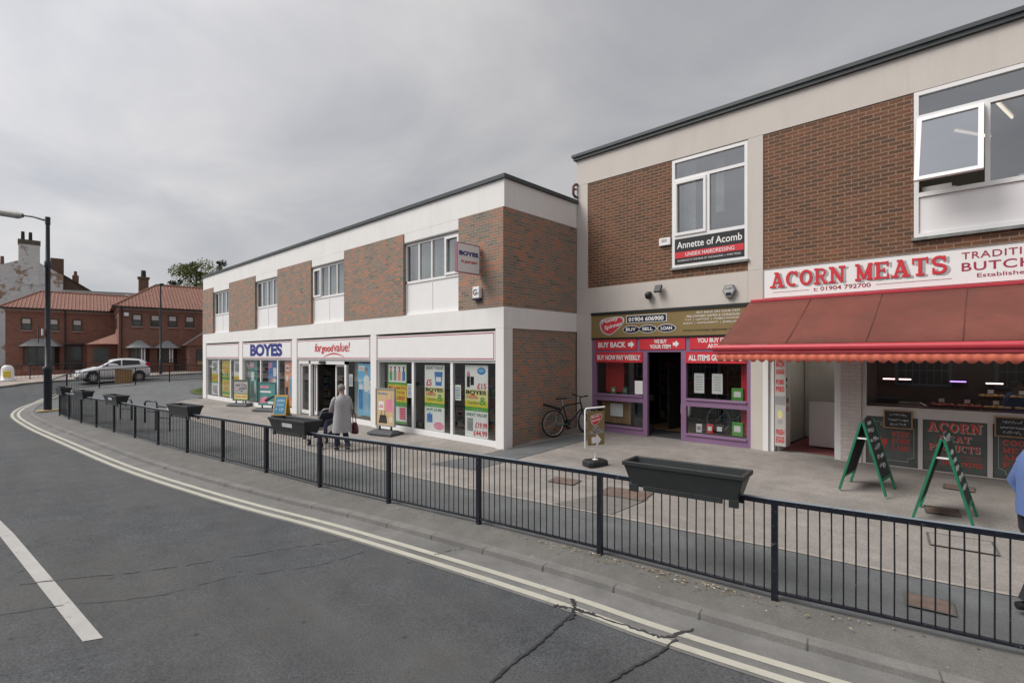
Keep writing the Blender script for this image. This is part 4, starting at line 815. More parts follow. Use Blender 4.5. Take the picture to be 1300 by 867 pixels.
# purple frame
bx('shopfront', M_purple, ab, (g0, g0+.13, 12.03, 12.13, .2, 2.97), (-6.66, -6.53, 12.03, 12.13, .2, 2.6), (-5.62, -5.49, 12.03, 12.13, .2, 2.6), (g1-.09, g1, 12.03, 12.13, .2, 2.97), (g0+.13, g1-.09, 12.03, 12.13, 2.6, 2.66), (g0+.13, g1-.09, 12.03, 12.13, 2.95, 2.973), (-6.83, -6.75, 12.032, 12.13, 2.66, 2.95), (-5.5, -5.39, 12.032, 12.13, 2.66, 2.95),
   (g0+.13, -6.66, 12.03, 12.14, 1.28, 1.47), (g0+.13, -6.66, 12.0, 12.03, 1.42, 1.47), (-5.49, g1-.09, 12.03, 12.14, 1.28, 1.47), (-5.49, g1-.09, 12.0, 12.03, 1.42, 1.47), (g0+.13, -6.66, 12.03, 12.14, .2, .62), (g0+.13, -6.66, 12.0, 12.03, .57, .62), (-5.49, g1-.09, 12.03, 12.14, .2, .62), (-5.49, g1-.09, 12.0, 12.03, .57, .62), bevel=.004)
for a, b in ((g0+.13, -6.66), (-5.49, g1-.09)):
    pane('pane', M_glass, ab, a, b, 1.47, 2.6, 12.09); pane('pane', M_glass, ab, a, b, .62, 1.28, 12.09)
def arrow(m_, x, z, s, y, o=None, u=X3, v=Z3):
    pts = [(0, -.3), (.55, -.3), (.55, -.65), (1.15, 0), (.55, .65), (.55, .3), (0, .3)]
    m_.poly([Vector((x, y, z))+u*(p*s)+v*(q*s) for p, q in pts] if o is None else [o+u*(x+p*s)+v*(z+q*s) for p, q in pts])
def strip(x0, x1, z0, z1, label, texts, arrows=()):
    t = thing('strip_sign', label, 'shop sign', ((x0+x1)/2, 12.02, z0), 0, 'red strip signs on the purple front', world=True)
    bx('board', M_red, t, (x0, x1, 12.012, 12.03, z0, z1)); m_ = MB().m(M_wht)
    for s, a, b, c, d in texts: m_.text(s, (a, 12.007, c), X3, Z3, b-a, d-c, .035)
    for x, z, s in arrows: arrow(m_, x, z, s, 12.006)
    m_.build('lettering', M_wht, t)
strip(g0+.132, -6.832, 2.662, 2.948, 'red strip reading buy back with white arrow', [('BUY BACK', -8.02, -7.15, 2.73, 2.88)], [(-7.08, 2.805, .16)])
strip(-6.748, -5.502, 2.662, 2.948, 'red strip in the middle with two lines and white arrow', [('WE BUY', -6.33, -5.98, 2.82, 2.92), ('YOUR ITEM', -6.45, -5.88, 2.69, 2.79)], [(-5.82, 2.8, .14)])
strip(-5.388, g1-.092, 2.662, 2.948, 'red strip on the right, half hidden behind the awning end', [('YOU BUY IT BACK', -5.2, -4.2, 2.82, 2.93), ('ANY TIME', -4.95, -4.4, 2.69, 2.79)])
strip(g0+.132, -6.662, 2.33, 2.598, 'red strip of pay weekly lettering across the left pane', [('BUY NOW PAY WEEKLY', -8.05, -6.72, 2.39, 2.53)])
strip(-5.488, g1-.092, 2.33, 2.598, 'red strip of guarantee lettering across the right pane', [('ALL ITEMS GUARANTEED', -5.42, -4.1, 2.39, 2.53)])
# interiors
bx('shop_floor', mat('dark_mat', (.04, .04, .042), .8, .2), ab, (-8.2, -3.9, 12.15, 18, .3, .46)); bx('timber_floor', M_wood, ab, (-7.4, -5.3, 13.2, 17.5, .461, .468))
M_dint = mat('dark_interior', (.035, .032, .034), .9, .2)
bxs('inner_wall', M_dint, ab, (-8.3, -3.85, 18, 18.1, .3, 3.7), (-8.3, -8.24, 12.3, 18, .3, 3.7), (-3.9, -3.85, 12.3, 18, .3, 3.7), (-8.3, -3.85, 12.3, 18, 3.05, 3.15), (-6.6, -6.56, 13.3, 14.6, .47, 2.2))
bxs('red_panel', M_red, ab, (-8.02, -7.45, 12.4, 12.44, 1.5, 2.5), (-4.28, -4.08, 12.3, 12.34, .65, 2.3))
bxs('display_shelf', mat('shelf_dark', (.06, .05, .045), .7), ab, (-8.1, -6.7, 12.2, 12.7, 1.30, 1.45), (-5.45, -4.05, 12.2, 12.7, 1.30, 1.45), (-8.1, -6.7, 12.2, 12.7, .47, .64), (-5.45, -4.05, 12.2, 12.7, .47, .64))
bx('pawn_back_board', M_card, ab, (-8.05, -7.15, 12.25, 12.29, .66, 1.27))
tag(bx('notice', M_wht, None, (-7.75, -7.35, 12.2, 12.205, .85, 1.2)), 'white paper on the brown board in the lower left purple window', 'notice', 'papers in the purple shopfront')
tag(bx('notice', M_wht, None, (-6.92, -6.69, 12.075, 12.08, 1.5, 1.85)), 'white paper low on the upper left purple window beside the doorway', 'notice', 'papers in the purple shopfront')
for i, x in enumerate((-5.36, -4.92)):
    m_ = MB(); m_.m(M_wht).box(x, x+.25, 12.2, 12.205, 1.6, 2.08); m_.m(M_shadowgrey)
    for k in range(6): m_.quad((x+.04, 12.198, 1.68+.06*k), (x+.21, 12.198, 1.68+.06*k), (x+.21, 12.198, 1.70+.06*k), (x+.04, 12.198, 1.70+.06*k))
    tag(m_.build('notice'), ('left' if i == 0 else 'right')+' of the two white price sheets in the upper right purple window', 'notice', 'papers in the purple shopfront')
def gadget(x, z, y, cols, label, w_=.14, h=.2):
    t = thing('boxed_item', label, 'boxed goods', (x, y, z), R(random.uniform(-12, 12)), 'small goods in the purple shop window')
    bx('pack', cols[0], t, (-w_/2, w_/2, 0, .08, 0, h), bevel=.008); bx('pack_label', cols[1], t, (-w_*.3, w_*.3, -.004, -.001, h*.3, h*.75)); return t
for a in [(-7.75, 1.451, 12.35, (M_grn, M_wht), 'green and white pack in front of the red panel'), (-7.35, 1.451, 12.3, (M_dgrn, M_grey), 'dark green pack in the middle of the upper left purple window'), (-6.98, 1.451, 12.3, (M_grey, M_blk), 'small grey camera-like pack left of the doorway notice'),
          (-4.35, 1.451, 12.25, (M_grn, M_wht), 'bright green pack in the upper right purple window', .26, .3), (-4.35, .641, 12.25, (M_grn, M_wht), 'bright green pack in the lower right purple window', .26, .32), (-5.25, .641, 12.22, (M_wht, M_grey), 'small white figure-like pack at the left of the lower right purple window'), (-4.98, .641, 12.22, (M_red, M_wht), 'red pack in the lower right purple window', .16, .22), (-4.75, .641, 12.22, (M_blk, M_wht), 'black pack in the lower right purple window', .2, .24)]: gadget(*a)
# child bicycle wheel behind the lower window
t = thing('bicycle', 'teal framed bicycle displayed behind the lower right purple window', 'bicycle', (-4.75, 12.55, .66))
def wheel_mesh(r, tube=.022, axis='y', seg=28):
    m_ = MB(); pts = [Vector((r*math.cos(2*math.pi*k/seg), 0, r*math.sin(2*math.pi*k/seg))) for k in range(seg+1)]
    m_.tube(pts, tube, 6, cap=False); return m_
o = wheel_mesh(.28, .02).build('tyre', M_grey, t); o.location = (-.15, 0, .3); o = wheel_mesh(.28, .02).build('tyre', M_grey, t); o.location = (.6, 0, .3)
MB().tube([(-.15, 0, .3), (.1, 0, .62), (.5, 0, .6), (.6, 0, .3)], .018).tube([(-.15, 0, .3), (.22, 0, .3), (.12, 0, .7)], .018).tube([(.22, 0, .3), (.5, 0, .6)], .018).build('frame', M_teal, t)
stock_rack(-7.3, 15.5, 1.3, 2.0, 'dark stock rack deep inside the purple shop left side', .47, .4); stock_rack(-5.0, 15.2, 1.3, 2.0, 'dark stock rack deep inside the purple shop right side', .47, .4); stock_rack(-6.1, 17.3, 1.4, 2.2, 'stock rack facing the purple shop doorway', .47, .4)
t = thing('carrier_bag', 'pale bag hanging beside the dark purple shop doorway', 'bag', (-5.75, 12.6, .95)); m_ = MB()
m_.rings([[Vector((a*math.cos(q*.7854), b*math.sin(q*.7854), z)) for q in range(8)] for a, b, z in ((.10, .05, 0), (.15, .08, .08), (.14, .07, .3), (.09, .03, .42))]); m_.build('sack', M_intl, t); MB().tube([(-.06, 0, .4), (-.03, 0, .55), (.03, 0, .55), (.06, 0, .4)], .008).build('handle', M_intl, t)

# ---- butcher front
t = thing('fascia_sign', 'white butcher fascia with red slab-serif capitals and phone number', 'shop sign', (-.8, 11.98, 3.75), world=True)
bx('board', M_wht, t, (-3.67, 2.0, 11.95, 12.01, 3.765, 4.37)); bx('edge_trim', M_grey, t, (-3.69, 2.02, 11.945, 12.01, 4.372, 4.39), (-3.69, -3.672, 11.945, 12.01, 3.765, 4.37)); 
m_ = MB().m(M_shadowgrey).slab('ACORN MEATS', (-3.50, 11.947, 3.945), X3, Z3, 2.95, .33); m_.build('letter_shadow', None, t)
m_ = MB().m(M_red).slab('ACORN MEATS', (-3.55, 11.937, 3.97), X3, Z3, 2.95, .33); m_.build('lettering', None, t)
m_ = MB().m(M_rline).text('t: 01904 792700', (-2.72, 11.946, 3.835), X3, Z3, .98, .085, .012); m_.quad((-3.5, 11.947, 3.868), (-2.8, 11.947, 3.868), (-2.8, 11.947, 3.876), (-3.5, 11.947, 3.876)); m_.quad((-1.66, 11.947, 3.868), (-.55, 11.947, 3.868), (-.55, 11.947, 3.876), (-1.66, 11.947, 3.876))
m_.text('TRADITIONAL', (-.42, 11.946, 4.19), X3, Z3, 1.32, .12, .008, 0, 1.1).text('BUTCHERS', (-.42, 11.946, 3.98), X3, Z3, 1.35, .15, .012, 0, 1.1).text('Established 1973', (-.22, 11.946, 3.86), X3, Z3, 1.0, .07, .006); m_.build('small_lettering', None, t)
# awning
aw = thing('awning', 'long faded red shop awning with scalloped orange valance over the butcher', 'awning', (-.3, 11.9, 3.7), world=True)
bx('cassette', M_awnbar, aw, (-3.93, 3.6, 11.86, 12.0, 3.68, 3.745), bevel=.01)
m_ = MB(); ns = 44; xa, xb = -3.96, 3.5; rows = 6
V_ = []; 
for j in range(rows+1):
    for i in range(ns+1):
        s = j/rows; x = xa+(xb-xa)*i/ns; y = 11.9-(1.80)*s; z = 3.69-(.97)*s-.035*math.sin(math.pi*s)+(.010*math.sin(i*.9+1.3*math.sin(j*.7))+.006*math.sin(i*2.3+j))*math.sin(math.pi*min(1, s*1.05))
        V_.append((x, y, z))
m_._add(V_, [[j*(ns+1)+i, j*(ns+1)+i+1, (j+1)*(ns+1)+i+1, (j+1)*(ns+1)+i] for j in range(rows) for i in range(ns)], True)
cv = m_.build('canopy', M_awn, aw); sm_ = cv.modifiers.new('s', 'SOLIDIFY'); sm_.thickness = .006
m_ = MB()
for x in (-2.75, -1.55, -.35, .85, 2.05):
    P0 = [(x, 11.9-1.80*s, 3.69-.97*s-.035*math.sin(math.pi*s)+.02) for s in [k/6 for k in range(7)]]
    for a, b in zip(P0, P0[1:]): m_.quad(a, (a[0]+.014, a[1], a[2]), (b[0]+.014, b[1], b[2]), b)
m_.build('seam', mat('awning_seam', (.10, .03, .024), .9), aw)
m_ = MB(); m_.tube([(xa-.08, 10.07, 2.655), (xb, 10.07, 2.655)], .062, 14); m_.build('front_bar', M_awnbar, aw)
bx('bar_lip', mat('bar_dark_red', (.30, .03, .045), .5), aw, (xa-.06, xb, 10.03, 10.09, 2.55, 2.592))
m_ = MB(); sc = .152; x = xa-.02; bot = []
n = int((xb-xa)/.019)
V_ = []
for i in range(n+1):
    xx = xa+(xb-xa)*i/n; ph = ((xx-xa) % sc)/sc; z = 2.43-.055*math.sin(math.pi*ph)+.012
    wv = 10.05-.012*math.cos(2*math.pi*ph)-.01
    V_ += [(xx, 10.05, 2.55), (xx, wv, 2.49), (xx, wv-.004, z)]
m_._add(V_, [[3*i+k, 3*i+k+1, 3*i+k+4, 3*i+k+3] for i in range(n) for k in range(2)], True)
vl = m_.build('valance', M_valance, aw); sm_ = vl.modifiers.new('s', 'SOLIDIFY'); sm_.thickness = .004
m_ = MB()
for x in (-3.6, -.3, 3.0): m_.tube([(x, 11.88, 3.5), (x+.25, 11.0, 2.98), (x, 10.12, 2.66)], .025)
m_.build('folding_arm', M_grey, aw)
# door, pier, window
bx('door_surround', M_whitef, ab, (-3.708, -3.6, 11.985, 12.2, .1, 3.69), (-3.6, -3.5, 12.04, 12.2, .1, 3.69), (-2.36, -2.25, 12.03, 12.2, .1, 3.69), (-3.5, -2.36, 12.04, 12.16, 2.75, 3.69), bevel=.004)
bx('door_threshold', M_grey, ab, (-3.5, -2.36, 12.02, 12.2, .2, .425))
bx('brick_pier', M_brickW, ab, (-2.248, -1.9, 12.0, 12.3, -.1, 3.69))
bx('lobby_floor', mat('red_floor', (.23, .06, .065), .6, .15), ab, (-3.5, 2.2, 12.2, 17, .3, .41))
bxs('lobby_wall', mat('lobby_white', (.55, .53, .50), .7, .05), ab, (-3.7, -3.62, 12.25, 17, .4, 3.7), (-3.7, 2.3, 16.9, 17, .4, 3.7), (-3.7, 2.3, 12.3, 17, 3.05, 3.15), (-1.95, -1.9, 12.4, 13.4, .41, 3.05))
bx('lobby_counter', M_whitef, ab, (-3.1, -2.3, 13.25, 13.3, .45, 1.45), (-3.08, -2.0, 13.3, 14.0, .45, 1.4))
dr_ = bx('shop_door', M_whitef, ab, (-3.49, -3.44, 12.2, 13.05, .43, 2.6), (-3.438, -3.425, 12.25, 12.95, .5, .75)); bx('inner_door', M_dint, ab, (-2.85, -2.45, 14.9, 14.94, 1.2, 2.5)); bx('inner_partition', mat('lobby_white2', (.5, .48, .46), .7), ab, (-3.6, -1.9, 14.95, 15.0, .42, 3.04))
MATS['lobby_white2'].name = 'lobby_partition_paint'
def vert_poster(x, y0, y1, z0, z1, label, cols):
    m_ = MB(); m_.m(M_wht).box(x, x+.004, y0, y1, z0, z1); n = len(cols)
    for k, c in enumerate(cols):
        a = z0+(z1-z0)*(k+.2)/n; b = z0+(z1-z0)*(k+.75)/n; m_.m(c).quad((x+.006, y0+.04, a), (x+.006, y1-.04, a), (x+.006, y1-.04, b), (x+.006, y0+.04, b))
    tag(m_.build('poster'), label, 'poster', 'posters around the butcher doorway')
vert_poster(-3.42, 12.5, 12.75, 1.75, 2.05, 'black and lime notice on the open butcher door', [M_grn, M_blk])
vert_poster(-3.42, 12.6, 12.85, 1.2, 1.6, 'brown leaflet on the open butcher door', [M_or, M_card])
def p_eggs(d):
    d.rect(0, 0, 1, 1, M_intl)
    for a, b, s in ((.90, .97, 'BACON'), (.82, .88, 'SAUSAGE'), (.70, .76, 'PORK'), (.62, .68, 'PIES')): d.txt(s, .12, b-.05 if 0 else a, .88, b, M_red, .03)
    d.rect(.05, .47, .95, .57, M_grey, 2); d.ell(.5, .36, .22, .05, M_lyel); d.ell(.5, .28, .25, .03, M_shadowgrey); d.txt('FRESH', .12, .13, .88, .19, M_red, .03); d.txt('EGGS', .12, .04, .88, .11, M_red, .03)
poster('tall pale poster with red lettering and an egg at the butcher doorway', -3.49, -3.27, .55, 2.45, p_eggs, y=12.06, group='posters around the butcher doorway')
M_sill = mat('warm_white_frame', (.62, .57, .545), .5, .05)
bx('shopfront', M_sill, ab, (-1.898, -1.83, 12.03, 12.13, .1, 3.69), (-1.83, 2.25, 12.0, 12.13, 1.345, 1.53), (-1.83, 2.25, 12.02, 12.12, .2, .42), (-1.03, -.96, 12.025, 12.12, .42, 1.345), (-.09, -.02, 12.025, 12.12, .42, 1.345), (.85, .92, 12.025, 12.12, .42, 1.345), (1.8, 1.87, 12.025, 12.12, .42, 1.345), (-1.83, 2.25, 12.03, 12.13, 3.55, 3.69), (2.22, 2.3, 12.03, 12.13, .1, 3.55), bevel=.004)
pane('pane', M_glass, ab, -1.83, 2.22, 1.53, 3.55, 12.08)
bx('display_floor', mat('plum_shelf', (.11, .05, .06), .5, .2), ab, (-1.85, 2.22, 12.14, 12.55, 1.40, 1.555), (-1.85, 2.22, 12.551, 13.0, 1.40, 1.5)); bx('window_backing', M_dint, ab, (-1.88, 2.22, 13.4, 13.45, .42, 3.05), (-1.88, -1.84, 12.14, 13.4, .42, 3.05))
M_panel = mat('grey_green_glass_panel', (.10, .115, .108), .12, .2)
def panel_sign(x0, x1, label):
    t = thing('painted_panel', label, 'painted panel', ((x0+x1)/2, 12.05, .42), 0, 'painted panels under the butcher window', world=True)
    bx('panel', M_panel, t, (x0, x1, 12.05, 12.09, .421, 1.344)); return t
def frame_line(m_, x0, x1, z0, z1, y, c=.09):
    pts = [(x0+c, z0), (x1-c, z0), (x1-c, z0+c*.6), (x1, z0+c), (x1, z1-c), (x1-c, z1-c*.6), (x1-c, z1), (x0+c, z1), (x0+c, z1-c*.6), (x0, z1-c), (x0, z0+c), (x0+c, z0+c*.6)]
    for a, b in zip(pts, pts[1:]+pts[:1]): m_.tube([(a[0], y, a[1]), (b[0], y, b[1])], .0045, 4)
M_lred = mat('panel_red', (.60, .075, .055), .5, .05)
M_pale = mat('pale_gilt', (.50, .50, .46), .5, .05)
t = panel_sign(-1.828, -1.032, 'grey-green panel listing beef, pork and lamb with a red farm emblem'); m_ = MB().m(M_pale); frame_line(m_, -1.77, -1.09, .52, 1.24, 12.045); m_.text('QUALITY', (-1.6, 12.046, 1.16), X3, Z3, .4, .06, .01); m_.build('gilt_line', None, t)
m_ = MB().m(M_lred)
for k, s in enumerate(('BEEF', 'PORK', 'LAMB')): m_.slab(s, (-1.42, 12.045, .98-.13*k), X3, Z3, .28, .09)
m_.build('lettering', None, t)
m_ = MB().m(M_lred)
rr = random.Random(4)
m_.poly([(-1.74+.11*a, 12.0455, .72+.38*b) for a, b in ((0, .5), (.2, .9), (.5, 1.0), (.9, .85), (.8, .6), (1.2, .65), (1.6, .5), (2.2, .55), (2.3, .2), (2.0, .3), (1.9, -.02), (1.7, .22), (1.1, .25), (1.0, -.05), (.8, .25), (.4, .0), (.35, .35))]); m_.build('farm_emblem', None, t)
t = panel_sign(-.958, -.092, 'grey-green panel with large red slab-serif words and phone number'); m_ = MB().m(M_pale)
W3 = (('ACORN', -.90, .74, 1.14, .17), ('MEAT', -.74, .44, .97, .11), ('PRODUCTS', -.88, .70, .80, .12))
for s, x, w_, z, h in W3: m_.slab(s, (x+.015, 12.047, z-.012), X3, Z3, w_, h)
m_.build('letter_shadow', None, t); m_ = MB().m(M_lred)
for s, x, w_, z, h in W3: m_.slab(s, (x, 12.041, z), X3, Z3, w_, h)
for a, b in ((-.88, -.62), (-.45, -.17)): m_.box(a, b, 12.046, 12.05, .715, .722); m_.box(a, b, 12.046, 12.05, .66, .664)
m_.text('t:', (-.82, 12.044, .54), X3, Z3, .06, .09, .03); m_.text('01904 792700', (-.70, 12.044, .54), X3, Z3, .55, .085, .02); m_.build('lettering', None, t)
t = panel_sign(-.018, .848, 'grey-green panel listing cooked meats and pies beside the man in blue'); m_ = MB().m(M_pale); frame_line(m_, .05, .79, .50, 1.26, 12.045); m_.text('Quality', (.1, 12.046, 1.12), X3, Z3, .5, .1, .01, .2); m_.build('gilt_line', None, t)
m_ = MB().m(M_lred)
for k, s in enumerate(('COOKED', 'MEATS', 'AND', 'PIES')): m_.slab(s, (.1, 12.045, .99-.125*k), X3, Z3, (.55, .48, .28, .36)[k], .09)
m_.build('lettering', None, t)
t = panel_sign(.922, 1.798, 'plain grey-green panel at the far right of the butcher front')
def chalk_text(m_, x0, x1, z, h, y, seed):
    rr = random.Random(seed); x = x0
    while x < x1-h*.5:
        ww = h*rr.uniform(.4, .7); pts = [(x+ww*k/4, y, z+h*rr.uniform(0, 1)) for k in range(5)]
        for a, b in zip(pts, pts[1:]): m_.tube([a, b], .0042, 4, False)
        x += ww*1.25
for i, (x, z, lab) in enumerate([(-1.52, 1.16, 'small wood-framed chalkboard hung over the beef pork lamb panel'), (.02, 1.16, 'small wood-framed chalkboard hung over the cooked meats panel')]):
    t = thing('small_chalkboard', lab, 'chalkboard', (x, 11.96, z), 0, 'small chalkboards on the butcher window sill'); bx('board', M_chalk, t, (0, .40, 0, .02, 0, .30)); bx('wooden_frame', M_wood, t, (-.02, .42, -.006, .025, -.02, 0), (-.02, .42, -.006, .025, .30, .32), (-.02, 0, -.006, .025, 0, .30), (.40, .42, -.006, .025, 0, .30))
    m_ = MB(); chalk_text(m_, .08, .34, .21, .05, -.004, i); chalk_text(m_, .05, .36, .12, .04, -.004, i+5); chalk_text(m_, .08, .34, .035, .06, -.004, i+9); m_.build('chalk_writing', M_chalkw, t)
t = thing('added_fill_lamp', 'added fill lamp, out of view, brightening the inside of the butcher doorway', 'lamp', (-2.6, 13.9, 3.0)); bx('diffuser', mat('fill_lamp_diffuser', (1, .93, .82), .5, 0, emit=5.0), t, (-.09, .09, -.6, .6, -.03, 0)); bx('batten', M_wht, t, (-.1, .1, -.62, .62, .001, .04))  # unseen lamp added to brighten the doorway interior
t = thing('added_fill_lamp', 'added fill lamp brightening the food in the butcher window, hidden by the awning', 'lamp', (-.2, 12.6, 3.0)); bx('diffuser', MATS['fill_lamp_diffuser'], t, (-1.2, 1.2, -.06, .06, -.03, 0)); bx('batten', M_wht, t, (-1.22, 1.22, -.07, .07, .001, .04))  # extra strip light, added out of view to lift the food display
# food on display
M_pie = mat('pastry', (.48, .27, .10), .6, .3, 20); M_meat = mat('red_meat', (.34, .07, .06), .45, .45, 25); M_tray = mat('black_tray', (.02, .02, .02), .3)
def tray(x, y, z, mt, n, label, wd=.36):
    t = thing('food_tray', label, 'food tray', (x, y, z), 0, 'trays in the butcher window'); bx('dish', M_tray, t, (-wd/2, wd/2, -.13, .13, 0, .02)); rr = random.Random(int(x*100)+n)
    for k in range(n):
        m_ = MB(); a = rr.uniform(.045, .065); h = rr.uniform(.035, .05)
        m_.rings([[Vector((s*a*math.cos(q*.524), s*a*math.sin(q*.524)*.9, z_)) for q in range(12)] for s, z_ in ((.8, 0), (1, h*.35), (1.05, h*.7), (.7, h), (.25, h*1.12))])
        o = m_.build('pasty' if mt is M_pie else 'meat_cut', mt, t); o.location = (-wd/2+.07+(k % 4)*.085, -.06+.1*(k//4), .021+.0*(k//8))
        o.rotation_euler = (0, 0, rr.uniform(0, 3))
    p_ = bx('price_ticket', M_wht, t, (-.04, .04, .1, .105, .08, .15)); return t
tray(-.72, 12.36, 1.56, M_meat, 8, 'tray of red meat cuts, leftmost in the butcher window'); tray(-.36, 12.36, 1.56, M_meat, 8, 'second tray of red meat cuts in the butcher window'); tray(.02, 12.36, 1.56, M_pie, 8, 'lower tray of golden pasties in the butcher window'); tray(.42, 12.36, 1.56, M_pie, 8, 'tray of pasties at the frame edge of the butcher window')
st_ = thing('display_stand', 'dark raised stand holding pasties in the butcher window', 'stand', (0.15, 12.8, 1.505)); bx('stand_top', M_tray, st_, (-.5, .6, -.15, .15, .2, .22)); bx('stand_leg', M_tray, st_, (-.48, -.45, -.13, .13, 0, .199), (.55, .58, -.13, .13, 0, .199))
tray(-.05, 12.8, 1.73, M_pie, 8, 'upper tray of golden pasties on the raised stand'); tray(.36, 12.8, 1.73, M_pie, 8, 'upper tray of pasties at the right end of the raised stand')
t = thing('weighing_scale', 'pale weighing scale in the butcher window', 'scale', (-1.2, 12.6, 1.505)); bx('scale_body', M_alu, t, (-.13, .13, -.12, .12, 0, .06)); bx('scale_plate', M_chrome, t, (-.16, .16, -.14, .14, .08, .095)); bx('scale_column', M_alu, t, (-.03, .03, .06, .1, .06, .079)); MB().tube([(.14, 0, .09), (.36, -.05, .0)], .012).build('scale_arm', M_chrome, t)
for i, (x, y, z, mt, lab) in enumerate([(-1.62, 13.3, 2.02, M_pinktube, 'short pink tube lamp at the left of the butcher window'), (-1.35, 13.3, 2.02, M_pinktube, 'second short pink tube lamp in the butcher window'), (-.52, 13.3, 2.0, M_uv, 'violet tube lamp in the middle of the butcher window'), (.0, 13.3, 1.98, M_pinktube, 'pale pink tube lamp above the pasties')]):
    t = thing('tube_lamp', lab, 'lamp', (x, y, z), 0, 'coloured tubes in the butcher window'); w_ = .1 if i < 2 else .12; MB().tube([(-w_, 0, 0), (w_, 0, 0)], .012).build('tube', mt, t); bx('batten', M_blk, t, (-w_-.02, w_+.02, .014, .05, -.02, .02))
# small fittings on the render
t = thing('alarm_box', 'grey hexagonal alarm box on the cream band above the gold fascia', 'alarm box', (-4.42, 12, 3.98), world=True)
hexp = [(-.15, 4.0), (-.09, 4.13), (.09, 4.13), (.15, 4.0), (.06, 3.83), (-.06, 3.83)]
MB().prism([(-4.42+a, 11.91, z) for a, z in hexp], (0, .09, 0)).build('case', mat('alarm_grey', (.20, .20, .20), .5), t, bevel=.01)
MB().prism([(-4.42+a*.8, 11.898, 3.99+(z-3.99)*.8) for a, z in hexp], (0, .011, 0)).build('face', mat('alarm_face', (.42, .42, .42), .5), t); bx('logo_patch', M_navy, t, (-4.48, -4.36, 11.892, 11.897, 3.88, 3.95)); MB().m(M_navy).text('ALARM', (-4.5, 11.895, 4.02), X3, Z3, .16, .04).build('lettering', M_navy, t)
t = thing('security_camera', 'small black dome camera on the cream band left of the floodlight', 'camera', (-6.43, 11.9, 4.05)); m_ = MB(); m_.rings([[Vector((r_*math.cos(q*.524), r_*math.sin(q*.524), z)) for q in range(12)] for r_, z in ((.03, -.1), (.075, -.07), (.09, 0), (.085, .05), (.04, .08))]); m_.build('dome', M_blk, t); bx('bracket', M_grey, t, (-.03, .03, 0, .1, .06, .10)); bx('housing', M_grey, t, (-.09, -.02, -.06, .09, .0, .03))
t = thing('floodlight', 'small black floodlight tilted down on the cream band', 'floodlight', (-6.15, 11.93, 4.15)); MB().obox((-.09, -.08, -.06), (1, 0, 0), (0, .5, .866), (0, -.866, .5), .18, .20, .06).build('lamp_head', M_blk, t, bevel=.008); bx('bracket', M_blk, t, (-.02, .02, -.06, .07, .0, .04))
t = thing('junction_box', 'small white box on the red-brown brick left of the hairdresser window', 'wall box', (-6.02, 12.02, 5.3), world=True); bx('case', M_whitef, t, (-6.17, -5.87, 11.96, 12.02, 5.27, 5.46), bevel=.01); bx('cover', M_alu, t, (-6.1, -5.97, 11.95, 11.96, 5.37, 5.43))
t = thing('overflow_pipe', 'short dark red pipe hooking from the cream block roof corner', 'pipe', (-8.78, 11.9, 7.25)); MB().tube([(.06, .09, -.20), (.03, .03, -.19), (.0, -.02, -.12), (.0, -.02, .10), (.03, .03, .16), (.06, .09, .17)], .04, 8).build('pipe_bend', mat('dark_red_pipe', (.11, .045, .04), .6), t); bx('pipe_clip', M_grey, t, (-.06, .06, .02, .1, .02, .05))

# ================================================================== FAR BUILDINGS
def hip_roof(name, mt, parent, x0, x1, y0, y1, z, h, hipa, hipb, over=.35, gable_b=False):
    """ridge along local y; hip run lengths at both ends"""
    x0 -= over; x1 += over; y0 -= over; y1 += over; xm = (x0+x1)/2
    m_ = MB(); e = [(x0, y0, z), (x1, y0, z), (x1, y1, z), (x0, y1, z)]; r0 = (xm, y0+hipa, z+h); r1 = (xm, y1-hipb, z+h)
    m_.poly([e[1], e[2], r1, r0]); m_.poly([e[3], e[0], r0, r1]); m_.poly([e[0], e[1], r0]); m_.poly([e[2], e[3], r1]); m_.poly(e[::-1])
    # pantile ribs on the slope that faces the street
    def ribs(a, b, ra, rb, step=.24):
        a, b, ra, rb = map(Vector, (a, b, ra, rb)); n = int((b-a).length/step); d = (b-a).normalized(); L_ = (b-a).length
        ta = (ra-a).dot(d); tb = (rb-a).dot(d); hgt = ra-a-d*ta
        nn = d.cross(hgt).normalized(); 
        if nn.z < 0: nn = -nn
        for k in range(1, n):
            t = k*step
            f = 1.0
            if t < ta: f = t/ta
            elif t > tb: f = (L_-t)/(L_-tb) if L_ > tb else 1
            if f < .04: continue
            p = a+d*t; q = p+hgt*f
            m_.poly([p+nn*.004-d*.06, p+nn*.04, q+nn*.04, q+nn*.004-d*.06]); m_.poly([p+nn*.04, p+nn*.004+d*.06, q+nn*.004+d*.06, q+nn*.04])
    ribs(e[1], e[2], r0, r1); ribs(e[0], e[1], r0, r0)
    o = m_.build(name, mt, parent)
    m_ = MB(); m_.tube([r0, r1], .11, 8); m_.tube([e[1], r0], .09, 8); m_.tube([e[0], r0], .09, 8)
    if hipb > .1: m_.tube([e[2], r1], .09, 8)
    m_.build('ridge_tile', mt, o); return o
ob = thing('office_building', 'red brick two-storey offices with hipped orange pantile roofs', 'office', (-49.81, 8.03, 1.2), R(-7))
bx('wall', M_brickR, ob, (-8, 0, 0, 13, -1.2, 5.0)); bx('wall', M_brickR, ob, (-14.5, -6.7, -6.9, 3, -1.2, 5.0))
M_dentil = mat('dentil_cornice', (.36, .27, .24), .8, .25, 12)
m_ = MB(); m_.box(-8.05, .07, -.07, 13.05, 4.93, 5.12); m_.box(-14.55, -6.63, -6.97, 3.0, 4.925, 5.115)
for k in range(60): m_.box(.07, .11, .02+k*.21, .12+k*.21, 4.93, 5.02)
for k in range(32): m_.box(-6.63, -6.59, -6.9+k*.21, -6.8+k*.21, 4.93, 5.02)
m_.build('cornice', M_dentil, ob)
